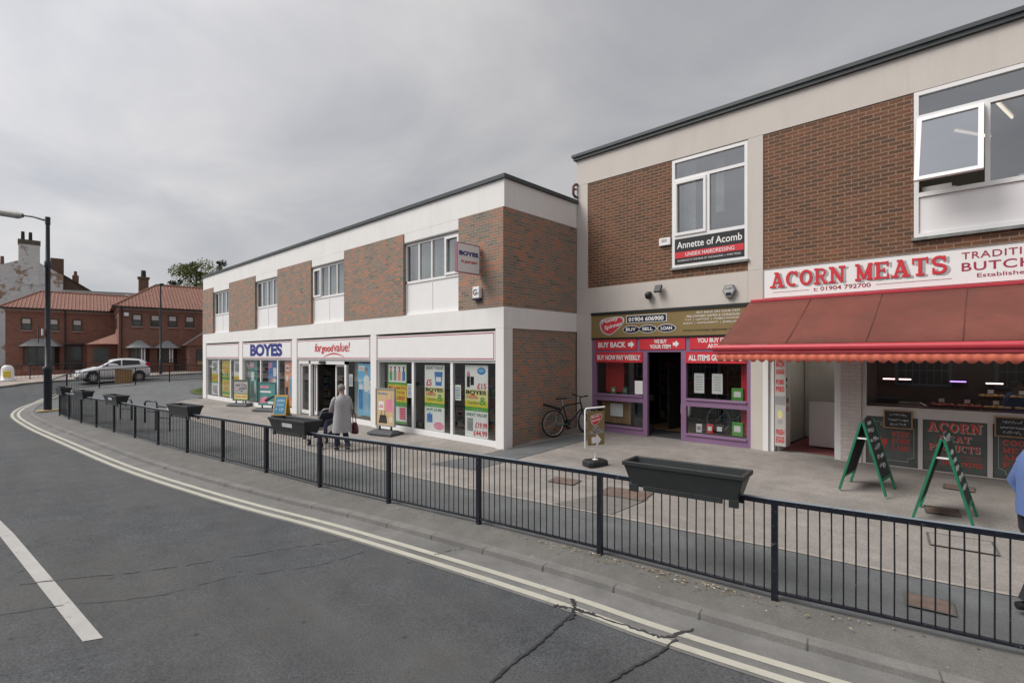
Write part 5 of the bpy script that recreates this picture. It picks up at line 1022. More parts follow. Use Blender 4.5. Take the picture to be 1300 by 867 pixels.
bx('gutter', M_blk, ob, (.30, .40, -.42, 13.3, 5.1, 5.2), (-6.4, -6.30, -7.3, -.45, 5.1, 5.2), (-8, .3, -.42, -.34, 5.1, 5.2))
hip_roof('roof', M_pantile, ob, -8, 0, 0, 13, 5.2, 2.3, 3.1, 3.1); hip_roof('roof', M_pantile, ob, -14.5, -6.7, -6.9, 3.0, 5.2, 1.75, 2.2, .0)
bx('downpipe', M_blk, ob, (.05, .13, .15, .23, 0, 5.1), (-6.65, -6.57, -3.35, -3.27, 0, 5.1))
M_frame = mat('dark_brown_frame', (.05, .035, .03), .5, .1); M_lowv = mat('leaded_canopy', (.26, .27, .28), .6, .12, 5)
def office_win(x, y0, y1, z0, z1, half=True):
    f = bx('window', M_frame, ob, (x, x+.04, y0, y1, z0, z0+.07), (x, x+.04, y0, y1, z1-.07, z1), (x, x+.04, y0, y0+.07, z0+.07, z1-.07), (x, x+.04, y1-.07, y1, z0+.07, z1-.07), (x, x+.04, y0+.07, y1-.07, (z0+z1)/2-.03, (z0+z1)/2+.03))
    m_ = MB(); m_.box(x+.005, x+.012, y0+.07, y1-.07, z0+.07, z1-.07); m_.build('pane', mat('dark_office_pane', (.06, .075, .07), .05, .3, 1.2), f)
    if half: bx('blind', M_intl, f, (x+.014, x+.02, y0+.09, y1-.09, (z0+z1)/2+.04, z1-.09))
    bx('sill', M_dentil, f, (x, x+.1, y0-.06, y1+.06, z0-.08, z0-.002))
for y in (.85, 2.04, 3.22, 4.42, 5.8, 7.2): office_win(.002, y, y+.64, 3.66, 4.64)
for y in (-6.0, -4.35, -2.85): office_win(-6.698, y, y+.64, 3.4, 4.4)
def side_win(x0, x1, z0, z1):
    f = bx('window', M_frame, ob, (x0, x1, -.04, -.002, z0, z1)); bx('pane', MATS['dark_office_pane'], f, (x0+.06, x1-.06, -.046, -.041, z0+.06, z1-.06))
side_win(-5.1, -4.3, 3.5, 4.5); side_win(-2.6, -1.8, 3.5, 4.5); side_win(-2.6, -1.8, .9, 2.1)
def bay(x, y0, y1, z0, z1, zt, canopy=True, white=True):
    b = MB(); d = .55
    pts = [(x, y0), (x+d, y0+.3), (x+d, y1-.3), (x, y1)]
    b.prism([(p[0], p[1], -.5) for p in pts], (0, 0, z0+.5)); o = b.build('bay_base', M_brickR, ob)
    b = MB(); b.prism([(p[0]-.02, p[1], z0) for p in pts], (0, 0, z1-z0)); f = b.build('bay_window', M_frame, ob)
    b = MB(); n = 3
    for k in range(n):
        a = y0+.34+(y1-y0-.68)*k/n; c = y0+.34+(y1-y0-.68)*(k+1)/n; b.quad((x+d-.012, a+.05, z0+.08), (x+d-.012, c-.05, z0+.08), (x+d-.012, c-.05, z1-.08), (x+d-.012, a+.05, z1-.08))
    b.build('pane', MATS['dark_office_pane'], f)
    if white: bx('mullion', M_whitef, f, (x+d-.01, x+d+.02, y0+.34+(y1-y0-.68)*.62, y0+.42+(y1-y0-.68)*.62, z0+.05, z1-.05), (x+d-.01, x+d+.02, y1-.42, y1-.34, z0+.05, z1-.05))
    b = MB(); e_ = [(x, y0-.3, z1), (x+d+.3, y0+.05, z1), (x+d+.3, y1-.05, z1), (x, y1+.3, z1)]; r0 = (x, y0+.55, zt); r1 = (x, y1-.55, zt)
    b.poly([e_[1], e_[2], r1, r0]); b.poly([e_[0], e_[1], r0]); b.poly([e_[2], e_[3], r1]); b.poly(e_[::-1]); b.build('bay_canopy', M_lowv, ob)
bay(.0, .62, 2.0, .75, 1.95, 2.55); bay(.0, 2.5, 3.85, .75, 1.95, 2.55); bay(-6.7, -5.9, -3.65, .5, 2.1, 2.72, white=False)
f = bx('entrance_door', M_frame, ob, (-6.7, -6.66, -3.25, -2.2, -.2, 2.25)); bx('door_pane', MATS['dark_office_pane'], f, (-6.658, -6.654, -2.95, -2.3, .95, 2.1)); bx('door_canopy', M_frame, ob, (-6.7, -6.2, -3.4, -2.05, 2.27, 2.37))
pr = MB(); pr.poly([(-6.7, -2.0, 2.25), (-4.0, -2.0, 2.25), (-.2, -1.0, 2.25), (-.2, 0, 2.25), (-6.7, 0, 2.25)][::-1]); pr.poly([(-6.69, -2.0, 2.25), (-3.6, -2.0, 2.25), (-3.6, -.01, 3.2), (-6.69, -.01, 3.2)]); pr.poly([(-3.6, -2.0, 2.25), (-1.6, -.01, 2.25), (-3.6, -.01, 3.2)]); pr.build('porch_roof', M_pantile, ob)
bx('porch_wall', M_brickR, ob, (-4.6, -3.7, -1.9, -.01, -.5, 2.24)); bx('porch_door', mat('dark_red_door', (.09, .025, .025), .5), ob, (-6.2, -5.2, -.06, -.003, -.3, 1.9))
bx('porch_window', MATS['dark_office_pane'], ob, (-3.698, -3.69, -1.5, -.5, .8, 2.0))
g_ = MB(); g_.prism([(.003, 4.1, 2.15), (.003, 9.9, 2.15), (.003, 7.0, 4.35)], (2.2, 0, 0)); g_.build('gable_roof', M_pantile, ob); bx('extension_wall', M_brickR, ob, (.004, 2.1, 4.4, 9.6, -1, 2.148))
bx('barge_board', M_grey, ob); bpy.data.objects.remove([q for q in bpy.data.objects if q.name.startswith('barge_board')][0])
v_ = Vector((0, 2.9, 2.2)).normalized(); MB().obox((2.2, 4.05, 2.1), (1, 0, 0), v_, (0, -v_.z, v_.y), .05, 3.7, .12).obox((2.2, 9.95, 2.1), (1, 0, 0), Vector((0, -v_.y, v_.z)), (0, v_.z, v_.y), .05, 3.7, .12).build('barge_board', mat('barge_grey', (.32, .29, .27), .7), ob)
f = bx('window', M_frame, ob, (2.1, 2.13, 4.9, 6.2, .5, 1.85)); bx('pane', MATS['dark_office_pane'], f, (2.13, 2.135, 4.98, 6.12, .9, 1.78)); bx('wooden_board', M_wood, f, (2.13, 2.14, 4.98, 5.9, .52, .88))
ch = bx('chimney', M_brickO, ob, (-5.6, -4.9, 1.6, 2.3, 6.6, 8.1), (-5.68, -4.82, 1.52, 2.38, 8.1, 8.25)); MB().tube([(-5.25, 1.95, 8.25), (-5.25, 1.95, 8.85)], [.2, .17], 10).build('chimney_pot', M_blk, ch)
bx('alarm_box', M_whitef, ob, (.002, .15, .33, .63, 4.45, 4.72)); bx('boundary_wall', M_brickR, ob, (-5.9, -5.6, -6.9, -.6, -1, .15), (1.2, 1.45, 0.2, 4.2, -1, .05))

# white painted gable house behind
M_peel = None
def peel():
    m, t, b = nodes('peeling_white_paint'); v = objvec(t)
    c = ramp(t, noise(t, v, .9, 5), [(.3, (.62, .61, .60)), (.7, (.74, .73, .72))])
    f = ramp(t, noise(t, v, .55, 9, .68), [(.535, (0, 0, 0)), (.57, (1, 1, 1))]); c = mix(t, f, c, ramp(t, noise(t, v, 2, 4), [(.3, (.30, .19, .12)), (.7, (.42, .30, .2))]))
    f2 = ramp(t, noise(t, v, 1.4, 9, .75), [(.54, (0, 0, 0)), (.7, (.65, .65, .65))]); c = mix(t, f2, c, (.27, .255, .24)); t.links.new(c, b.inputs['Base Color']); b.inputs['Roughness'].default_value = .9; MATS['peel'] = m; return m
M_peel = peel()
def local_block(name, label, cat, p, rz): return thing(name, label, cat, p, R(rz))
# local x to the right as seen from the road, y away from it
wh = local_block('gable_house', 'old house with peeling white painted gable end and a broad chimney', 'house', (-76, 4.5, 1.2), 88)
m_ = MB(); m_.prism([(-5.5, 0, -1), (2.75, 0, -1), (2.75, 0, 10.3), (.85, 0, 11.45), (-.85, 0, 11.55), (-5.5, 0, 9.4)], (0, .4, 0)); m_.build('gable_wall', M_peel, wh)
m_ = MB(); m_.box(2.45, 2.75, .4, 10, -1, 10.2); m_.build('side_wall', M_brickO, wh)
m_ = MB(); m_.poly([(-5.6, .02, 9.42), (0, .02, 11.9), (0, 10, 11.9), (-5.6, 10, 9.42)]); m_.poly([(0, .02, 11.9), (2.85, .02, 10.26), (2.85, 10, 10.26), (0, 10, 11.9)]); o = m_.build('roof', M_slate, wh); o.location = (0, .4, .02)
ch = bx('chimney', M_peel, wh, (-.85, .85, -.06, 1.0, 10.6, 13.35), (-.75, .75, -.05, .0, 9, 10.6)); bx('chimney_cap', mat('cap_stone', (.12, .11, .085), .9, .3), ch, (-.9, .9, -.1, 1.06, 13.35, 13.85))
for x in (-.5, .1): MB().tube([(x, .45, 13.8), (x, .45, 14.75)], [.17, .15], 10).build('chimney_pot', M_blk, ch)
# brown brick stack and gable further back
bh = local_block('brick_house', 'brown brick house with tall square chimney behind the white gable', 'house', (-82, 8.0, 1.2), 86)
m_ = MB(); m_.prism([(-3, .0, -1), (2.6, .0, -1), (2.6, .0, 9.2), (-.3, .0, 11.1), (-3, .0, 10.6)], (0, 5, 0)); m_.build('wall', M_brickO, bh)
m_ = MB(); m_.prism([(-.3, -.12, 11.1), (2.9, -.12, 9.0), (2.9, -.12, 9.14), (-.3, -.12, 11.26)], (0, 5.3, 0)); m_.prism([(-3.2, -.12, 10.55), (-.3, -.12, 11.1), (-.3, -.12, 11.26), (-3.2, -.12, 10.7)], (0, 5.3, 0)); m_.build('roof', M_slate, bh)
ch = bx('chimney', M_brickO, bh, (-1.3, -.1, -.3, 1.0, 9, 13.0)); ch2 = bx('chimney', M_brickR, bh, (.7, 1.3, .2, 1.0, 9, 11.2)); MB().tube([(1.0, .6, 11.2), (1.0, .6, 11.75)], [.18, .14], 8).build('chimney_pot', M_brickR, ch2)
sh = local_block('slate_roof_house', 'long low house with dark slate roof behind the red brick offices', 'house', (-64, 6.1, 1.2), 84)
bx('wall', M_brickO, sh, (0, 8.6, .5, 6, -1, 6.6)); m_ = MB(); m_.poly([(-.1, .2, 6.6), (8.8, .2, 6.6), (8.8, 3, 8.05), (-.1, 3, 7.85)]); m_.poly([(-.1, 6.3, 6.6), (-.1, 3, 7.85), (8.8, 3, 8.05), (8.8, 6.3, 6.6)]); m_.poly([(-.1, .2, 6.6), (-.1, 3, 7.85), (-.1, 6.3, 6.6)]); m_.build('roof', M_slate, sh)
bx('roof_vent', M_whitef, sh, (4.8, 5.1, 1.2, 1.5, 7.1, 7.6))
lh = local_block('brick_house', 'brown brick house with two chimney pots at the far left edge', 'house', (-86, 2.2, 1.2), 86)
bx('wall', M_brickO, lh, (-6, 1.5, 0, 6, -1, 11.0)); bx('roof', M_slate, lh, (-6.2, 1.8, -.2, 6.2, 11.01, 11.4)); ch = bx('chimney', M_brickO, lh, (-2, 1.1, .4, 1.4, 11.4, 12.0))
for x in (-.3, .5): MB().tube([(x, .9, 12.0), (x, .9, 13.3)], [.2, .16], 8).build('chimney_pot', M_blk if x < 0 else M_brickR, ch)

# houses across the road, behind the camera (seen mirrored in the shop glass)
oh = thing('terraced_house', 'brick house with blue-grey sash windows across the road, mirrored in the shop glass', 'house', (-4, -11, -.1), world=True)
bx('wall', M_brickR, oh, (-22, 14, -18, -11, -.5, 6.2)); m_ = MB(); m_.poly([(-22.3, -10.7, 6.2), (14.3, -10.7, 6.2), (14.3, -14.5, 8.9), (-22.3, -14.5, 8.9)][::-1]); m_.poly([(-22.3, -18.3, 6.2), (14.3, -18.3, 6.2), (14.3, -14.5, 8.9), (-22.3, -14.5, 8.9)]); m_.build('roof', M_pantile, oh)
M_bgrey = mat('blue_grey_paint', (.30, .37, .40), .5, .08)
for x in range(-20, 14, 4):
    for z in (.9, 3.9):
        f = bx('window', M_bgrey, oh, (x, x+2.4, -10.99, -10.9, z, z+.12), (x, x+2.4, -10.99, -10.9, z+1.5, z+1.65), (x, x+.15, -10.99, -10.9, z+.12, z+1.5), (x+2.25, x+2.4, -10.99, -10.9, z+.12, z+1.5), *[(x+.15+.3*k, x+.19+.3*k, -10.985, -10.92, z+.12, z+1.5) for k in range(1, 7)], (x+.15, x+2.25, -10.985, -10.915, z+.8, z+.86)); bx('pane', M_dint, f, (x+.12, x+2.28, -10.995, -10.97, z+.1, z+1.55))

# ================================================================== TREES
def tree(label, x, y, h, r, seed, zc0=.35, n=5200, cols=((.055, .085, .02), (.10, .13, .035))):
    z = g(x, y); t = thing('tree', label, 'tree', (x, y, z)); rr = random.Random(seed)
    m_ = MB(); m_.tube([(0, 0, -.3), (.1, 0, h*.3), (0, .1, h*.6), (.1, 0, h*.9)], [.35, .26, .16, .04], 8)
    for k in range(14):
        a = k*2.4; zz = h*(.3+.045*k); L_ = r*(.9-.04*k); m_.tube([(0, 0, zz), (L_*.5*math.cos(a), L_*.5*math.sin(a), zz+L_*.35), (L_*math.cos(a), L_*math.sin(a), zz+L_*.5)], [.1, .06, .02], 5)
    m_.build('trunk', mat('bark', (.09, .07, .055), .9, .3, 6), t)
    m_ = MB(); LM = [mat('leaf_%s_%d' % (seed, i), c, .7, .2, 2) for i, c in enumerate((cols[0], cols[1], tuple((a+b)/2 for a, b in zip(*cols))))]
    blobs = []
    for k in range(34):
        a = rr.random()*6.28; zz = h*rr.uniform(zc0, .95); rad = r*math.sin(math.pi*min(1, max(.12, (1.02-zz/h)/(1.02-zc0)))**.8)*rr.uniform(.2, 1); blobs.append((rad*math.cos(a), rad*math.sin(a), zz, r*rr.uniform(.16, .34), rr.choice(LM)))
    for k in range(n):
        bl = rr.choice(blobs); d = Vector((rr.gauss(0, 1), rr.gauss(0, 1), rr.gauss(0, .8))).normalized()*bl[3]*rr.uniform(.45, 1.1); p = Vector(bl[:3])+d
        s = rr.uniform(.06, .15); q = Vector((rr.gauss(0, 1), rr.gauss(0, 1), rr.gauss(0, 1))).normalized(); u = q.orthogonal().normalized()*s; v = q.cross(u)
        m_.m(bl[4] if rr.random() < .8 else rr.choice(LM)); m_._add([p-u, p+v*.6, p+u, p-v*.6], [[0, 1, 2, 3]])
    m_.build('crown', None, t); return t
tree('tall loose yellow-green tree rising behind the orange roof', -67.8, 18.2, 12.4, 2.9, 3, n=12000, cols=((.10, .125, .03), (.20, .22, .07)))
tree('dark narrow tree left of the yellow-green tree', -70.6, 16.7, 10.6, 1.7, 4, n=3000, cols=((.02, .035, .015), (.035, .05, .02)))
tree('dark tree top just above the white shop roof at its far end', -72.0, 22.0, 13.8, 1.4, 8, n=3600, cols=((.02, .035, .015), (.035, .05, .02)))
tree('small dark tree top further right above the white shop roof', -71.0, 25.2, 13.6, 1.3, 9, n=3000, cols=((.02, .035, .015), (.035, .05, .02)))

# ================================================================== RAILINGS
def railing(label, pts, step=1.95, bars=19, zt=1.02, group=None, wood=False, name='guard_railing', thin=False, start=None):
    pl = resample(pts, step); p0 = pl[0]; t = thing(name, label, 'railing', (p0.x, p0.y, g(p0.x, p0.y)), 0, group, world=True)
    ps = .03 if not thin else .025
    P = [Vector((p.x, p.y, g(p.x, p.y))) for p in pl]
    for i, p in enumerate(P):
        d = (P[min(i+1, len(P)-1)]-P[max(i-1, 0)]); d.z = 0; d.normalize(); nn = Vector((-d.y, d.x, 0))
        m_ = MB(); m_.obox(p-d*ps-nn*ps+Vector((0, 0, -.05)), d, nn, Z3, ps*2, ps*2, zt-.01+.05); m_.build('post', M_fence, t)
    for a, b in zip(P, P[1:]):
        u = (b-a); L_ = u.length; u.normalize(); h = Vector((u.x, u.y, 0)).normalized(); nn = Vector((-h.y, h.x, 0)); vv = u.cross(nn); vv = vv if vv.z > 0 else -vv
        m_ = MB(); m_.obox(a-nn*.028+Z3*(zt-.055), u, nn, vv, L_, .056, .048); m_.m(M_fencetop); m_.obox(a-nn*.027+Z3*(zt-.006), u, nn, vv, L_, .054, .003)
        m_.mats[0] = M_fence; m_.cur = 0; rl = m_.build('top_rail', M_fence, t)
        if bars:
            m_ = MB(); m_.obox(a+u*ps-nn*.022+Z3*.07, u, nn, vv, L_-2*ps, .044, .022)
            for k in range(1, bars+1):
                q = a+u*(L_*k/(bars+1)); m_.tube([q+Z3*.09, q+Vector((random.gauss(0, .002), random.gauss(0, .002), .5)), q+Z3*(zt-.055)], .0072, 5, False)
            m_.build('bar_infill', M_fence, t)
        else:
            m_ = MB(); m_.obox(a+u*ps-nn*.015+Z3*.12, u, nn, vv, L_-2*ps, .03, .03); m_.build('lower_rail', M_fence, t)
    return t
# MB.m registers materials in order: make sure slot 0 exists first
_old_obox = MB.obox
def _obox(s, *a, **k):
    if not s.mats: s.mats.append(M_fence if getattr(s, 'deff', False) else None)
    return _old_obox(s, *a, **k)
MB.obox = _obox
# posts fall on the measured spots: walk the rail both ways from one known post
fr_ = catmull(FENCEc, 10); i0 = min(range(len(fr_)), key=lambda i: (fr_[i]-Vector((-1.48, 5.62, 0))).length)
right = resample(fr_[:i0+1][::-1], 1.93); left = resample(fr_[i0:], 1.955)
railing('long black guard railing with thin bars along the kerb in front of the shops', (right[::-1]+left[1:]), 1.9501)
MB.obox = _obox
farr = catmull([(-30.6, 2.62), (-36.0, 2.95), (-38.15, 3.3), (-39.3, 4.3), (-39.9, 5.6), (-39.95, 6.9), (-39.3, 8.3), (-38.6, 9.8), (-38.3, 11.5), (-37.8, 15)], 6)
# railing round the corner into the side road starts beside the lamp post
i1 = min(range(len(farr)), key=lambda i: (farr[i]-Vector((-37.2, 3.1, 0))).length)
fr2 = railing('black guard railing curving round the corner into the side road', farr[i1:], 1.85, 13, 1.05)
t = thing('wooden_board', 'brown wooden board fixed to the corner railing in front of the silver car', 'board', (-40.0, 6.7, g(-40.0, 6.7)), R(92), world=False)
bx('plank_panel', M_wood, t, (-.45, .45, -.06, -.035, .12, .98)); bx('batten', M_wood, t, (-.42, .42, -.034, -.02, .2, .26), (-.42, .42, -.034, -.02, .8, .86))
railing('thin dark railing on the far pavement in front of the brick offices', [Vector((-47.2, -1.5, 0)), Vector((-47.6, 2.0, 0)), Vector((-48.3, 5.5, 0)), Vector((-47.8, 8.4, 0)), Vector((-47.5, 16, 0))], 2.2, 9, 1.0, thin=True)

# ================================================================== PLANTERS on the railing
def make_planter(name='planter_trough'):
    t = thing(name, 'x', 'planter', (0, 0, 0)); Lh = .65; H_ = .28
    def ring(z, a, b): return [Vector(p) for p in ((-a, -b, z), (a, -b, z), (a, b, z), (-a, b, z))]
    m_ = MB(); m_.rings([ring(.0, Lh-.07, .135), ring(H_-.05, Lh, .185), ring(H_-.05, Lh+.02, .20), ring(H_, Lh+.02, .20), ring(H_, Lh-.02, .165), ring(H_-.07, Lh-.03, .155)], True, False)
    m_.build('trough', M_plastic, t, bevel=.012)
    m_ = MB()
    for a_, b_ in ((-Lh+.055, -Lh+.15), (-Lh+.215, -.13), (-.13, .13), (.13, Lh-.215), (Lh-.15, Lh-.055)):
        for q in (-1, 1): m_.box(a_, b_, q*.10, q*.1375, -.075 if abs(a_) > .4 and abs(b_) > .4 else -.05, .012)
    m_.build('foot', M_plastic, t, bevel=.006)
    m_ = MB(); m_._add([(-Lh+.04, -.15, H_-.09), (Lh-.04, -.15, H_-.09), (Lh-.04, .15, H_-.09), (-Lh+.04, .15, H_-.09)], [[0, 1, 2, 3]]); m_.build('compost', mat('compost', (.03, .027, .022), 1, .4, 15, bmp=.5, bscale=30), t)
    return t
pl0 = make_planter()
spots = [(-2.53, 5.67, 'large empty black planter trough on the railing nearest the camera', 0, 1.0, False), (-10.27, 4.5, 'black planter trough with white label on the railing left of the lady', 0, 1.0, True),
         (-15.4, 3.9, 'plain black planter trough on the railing second left of the lady', 0, .98, False), (-20.9, 3.55, 'black planter with small white label, nearest of the far three troughs', 0, .96, True),
         (-24.7, 3.2, 'black planter trough, middle of the far three near the lamp post', 0, .96, False), (-28.2, 2.85, 'black planter trough on the railing right beside the lamp post', 0, .96, False)]
for i, (x, y, lab, dz, s, lb) in enumerate(spots):
    o = pl0 if i == 0 else copy_tree(pl0)
    a = near_y(FL, x+.3)-near_y(FL, x-.3); yy = near_y(FL, x)+.03
    o.location = (x, yy, g(x, yy)+.955+dz); o.rotation_euler = (0, 0, math.atan2(a, .6)); o.scale = (s, s, s); tag(o, lab, 'planter', 'planter troughs hung along the railing')
    if lb: m_ = MB(); m_.quad((-.16, -.172, .12), (.20, -.172, .12), (.20, -.180, .20), (-.16, -.180, .20)); m_.build('sticker', mat('sticker_grey', (.5, .52, .56), .5), o)
# cycle hoops behind the far planters
def hoop(x, y, lab):
    t = thing('cycle_hoop', lab, 'cycle stand', (x, y, g(x, y)), R(20), 'cycle hoops behind the railing'); MB().tube([(-.35, 0, -.05), (-.35, 0, .7), (-.28, 0, .80), (.28, 0, .80), (.35, 0, .7), (.35, 0, -.05)], .03, 8).build('hoop_tube', M_fence, t); MB().tube([(-.35, 0, .42), (.35, 0, .42)], .02, 8).build('cross_bar', M_fence, t)
hoop(-24.6, 4.2, 'black cycle hoop nearest the third planter from the lamp post'); hoop(-22.6, 4.6, 'black cycle hoop between the far planters'); hoop(-20.0, 4.4, 'black cycle hoop behind the labelled far planter')

# ================================================================== LAMP POSTS, BOLLARD
t = thing('street_lamp', 'tall black street lamp at the corner with long flat lantern to the left', 'street lamp', (-31.75, 2.5, g(-31.75, 2.5)))
m_ = MB(); m_.tube([(0, 0, -.05), (0, 0, 1.75), (0, 0, 1.85), (0, 0, 2.0), (0, 0, 2.05), (0, 0, 6.55), (0, 0, 6.6), (0, 0, 6.85), (0, 0, 6.9), (0, 0, 8.75)], [.15, .145, .185, .185, .105, .095, .125, .125, .085, .075], 16); m_.build('column', M_fence, t)
m_ = MB(); m_.tube([(0, 0, 8.55), (0, 0, 8.9)], .095, 12); m_.build('column_cap', M_fence, t)
lx = Vector((-.728, -.686, 0))
m_ = MB(); m_.tube([lx*.1+Z3*8.75, lx*.7+Z3*8.92, lx*1.2+Z3*8.98], [.05, .04, .04], 8); m_.build('arm', M_fence, t)
m_ = MB(); py = Vector((-.686*-1, -.728, 0)); m_.tube([lx*1.15+Z3*8.97, lx*1.35+Z3*8.98, lx*3.1+Z3*9.28, lx*3.25+Z3*9.30], [(.08, .1), (.11, .16), (.13, .18), (.05, .08)], 12); m_.build('lantern', mat('lantern_grey', (.32, .31, .29), .5), t)
bx('sign_plate', M_blk, t, (.1, .3, -.35, -.32, 3.1, 3.9)); bx('notice_plate', M_wht, t, (-.1, .12, -.21, -.16, 3.45, 3.75)); MB().tube([(0, 0, -.02), (0, 0, .03)], [.42, .40], 14).build('base_slab', mat('ochre_base', (.36, .27, .15), .9, .2), t)
t = thing('street_lamp', 'slim dark lamp post in front of the red brick offices', 'street lamp', (-46.14, 10.01, g(-46.14, 10.01)))
MB().tube([(0, 0, -.05), (0, 0, 1.2), (0, 0, 1.22), (0, 0, 6.75)], [.10, .10, .075, .05], 10).build('column', M_fence, t); bx('lantern', M_blk, t, (-.2, .45, -.12, .12, 6.72, 6.86), bevel=.03)
t = thing('traffic_bollard', 'white island bollard with yellow panel on the far pavement', 'bollard', (-47.2, 1.75, g(-47.2, 1.75)), R(-15))
m_ = MB()
def rr4(z, a, b): return [Vector((a*math.cos(q*math.pi/8), b*math.sin(q*math.pi/8), z)) for q in range(16)]
m_.rings([rr4(0, .3, .42), rr4(.08, .3, .42), rr4(.1, .22, .34), rr4(.75, .2, .33), rr4(.95, .17, .26), rr4(1.03, .08, .12)]); m_.build('shell', M_whitef, t); bx('yellow_panel', M_yel, t, (.18, .235, -.16, .2, .25, .65), bevel=.01)
t = thing('sign_board', 'low white and red barrier board left of the white bollard', 'barrier', (-47.0, .4, g(-47.0, .4)), R(-15)); bx('board', M_whitef, t, (0, .06, -.7, .7, .4, .75)); bx('red_stripe', M_red, t, (.061, .066, -.6, -.2, .44, .71)); bx('leg', M_grey, t, (0, .05, -.6, -.5, 0, .399), (0, .05, .5, .6, 0, .399))

# ================================================================== PAVEMENT SIGNS
def swing_frame(label, x, y, rz, w_, h, draw, col, base=True, group='framed signs on the pavement outside the white shop'):
    t = thing('pavement_sign', label, 'pavement sign', (x, y, g(x, y)+.012), rz, group)
    b = MB(); b.rings([[Vector((sx*a, sy*b_, z)) for sx, sy in ((-1, -1), (1, -1), (1, 1), (-1, 1))] for a, b_, z in ((w_*.62, .28, 0), (w_*.62, .28, .06), (w_*.5, .12, .13))], True, False); b.build('base', mat('base_grey', (.055, .062, .068), .6), t, bevel=.015)
    MB().tube([(-w_*.3, 0, .12), (-w_*.3, 0, .26)], .03).tube([(w_*.3, 0, .12), (w_*.3, 0, .26)], .03).build('spring_leg', M_blk, t)
    f = .035; bx('frame', col, t, (-w_/2, w_/2, -.03, .03, .24, .24+f), (-w_/2, w_/2, -.03, .03, .24+h-f, .24+h), (-w_/2, -w_/2+f, -.03, .03, .24+f, .24+h-f), (w_/2-f, w_/2, -.03, .03, .24+f, .24+h-f))
    m_ = MB(); W, H_ = w_-2*f, h-2*f
    class D:
        def rect(s, a, b, c, d, mt, lay=1): m_.m(mt).quad((-W/2+a*W, -.012-.0015*lay, .24+f+b*H_), (-W/2+c*W, -.012-.0015*lay, .24+f+b*H_), (-W/2+c*W, -.012-.0015*lay, .24+f+d*H_), (-W/2+a*W, -.012-.0015*lay, .24+f+d*H_))
        def poly(s, pts, mt, lay=2): m_.m(mt).poly([(-W/2+a*W, -.012-.0015*lay, .24+f+b*H_) for a, b in pts])
        def txt(s, tx, a, b, c, d, mt, off=.02, lay=3, shear=0): m_.m(mt).text(tx, (-W/2+a*W, -.012-.0015*lay, .24+f+b*H_), X3, Z3, (c-a)*W, (d-b)*H_, off, shear)
    m_.m(M_wht).box(-W/2, W/2, -.012, .012, .24+f, .24+h-f); draw(D()); m_.build('sign_poster', None, t); return t
def s_bags(d):
    d.rect(0, 0, 1, 1, mat('peach', (.62, .46, .25), .5)); d.txt('Handbags', .06, .84, .6, .92, M_mblue, .01, 3, .2); d.poly([(.5, .38), (.95, .38), (.92, .72), (.53, .72)], M_pink); d.rect(.12, .42, .42, .66, M_wht, 2); d.poly([(.12, .05), (.62, .05), (.56, .28), (.20, .28)], M_chalk); d.txt('\u00a36', .17, .48, .38, .58, M_red, .02); d.txt('\u00a38', .72, .1, .92, .24, M_wht, .02)
    for a, b in ((.58, .72), (.8, .72)): d.poly([(a, b), (a+.03, b), (a+.08, b+.16), (a+.05, b+.16)], M_pink)
    for a in (.25, .45): d.poly([(a, .28), (a+.03, .28), (a+.05, .4), (a+.02, .4)], M_chalk)
swing_frame('framed sign of pink and dark handbags on a grey base by the shop column', -13.1, 8.45, R(12), .78, 1.12, s_bags, M_alu)
def s_grey(d):
    d.rect(0, 0, 1, 1, mat('muted_green', (.18, .22, .13), .5)); d.rect(.04, .34, .96, .94, M_shadowgrey, 2); rr = random.Random(2)
    for k in range(26): x = rr.uniform(.06, .8); z = rr.uniform(.38, .85); d.rect(x, z, x+.12, z+.05, rr.choice((M_wht, M_pink, M_grey, M_blk)), 3+k % 3)
    d.rect(.06, .05, .94, .3, M_lyel, 2); d.txt('SPECIAL OFFER', .1, .12, .9, .24, M_red)
swing_frame('green framed grey patterned sign, furthest left outside the white shop', -25.55, 8.7, R(22), 1.0, .98, s_grey, mat('frame_green', (.1, .15, .09), .5))
def s_teal(d):
    d.rect(0, 0, 1, 1, M_teal); d.rect(.06, .76, .6, .86, M_pink, 2); d.rect(.06, .55, .75, .63, M_wht, 2); d.poly([(.3, .2), (.9, .42), (.97, .36), (.45, .12)], M_blk); d.poly([(.02, .04), (.5, .1), (.45, .4), (.1, .3)], M_pink, 2); d.rect(.55, .04, .9, .14, M_wht, 3)
swing_frame('teal framed sign with a dark diagonal shape, in the middle of the pavement signs', -22.35, 8.65, R(22), .95, .98, s_teal, mat('frame_teal', (.09, .2, .19), .5))
t = thing('a_board', 'blue and yellow A-board with white lettering beside the shop doors', 'pavement sign', (-20.25, 8.38, g(-20.25, 8.38)+.012), R(38)); t.scale = (.72, .72, .76)
for s in (-1, 1):
    a = R(14); v = Vector((0, s*math.sin(a), math.cos(a))); o = Vector((0, -s*.26, 0)); n_ = Vector((0, -s*math.cos(a), math.sin(a)))
    MB().obox(o-X3*.36, X3, v, n_, .72, 1.08, .03).build('yellow_frame', mat('frame_yellow', (.62, .36, .04), .5), t); MB().obox(o-X3*.30+v*.1+n_*.031, X3, v, n_, .60, .9, .004).build('blue_face', mat('face_blue', (.06, .25, .42), .5, .1), t)
    if s > 0:
        m_ = MB().m(mat('pale_blue', (.5, .65, .75), .5)); 
        for k, q in enumerate(('OPEN', 'TODAY', '9 - 5.30')): m_.text(q, o-X3*.22+v*(.72-.22*k)+n_*.037, X3, v, .44, .14, .02)
        m_.build('lettering', None, t)
bx('base', M_blk, t, (-.42, .42, -.32, .32, 0, .05)); 
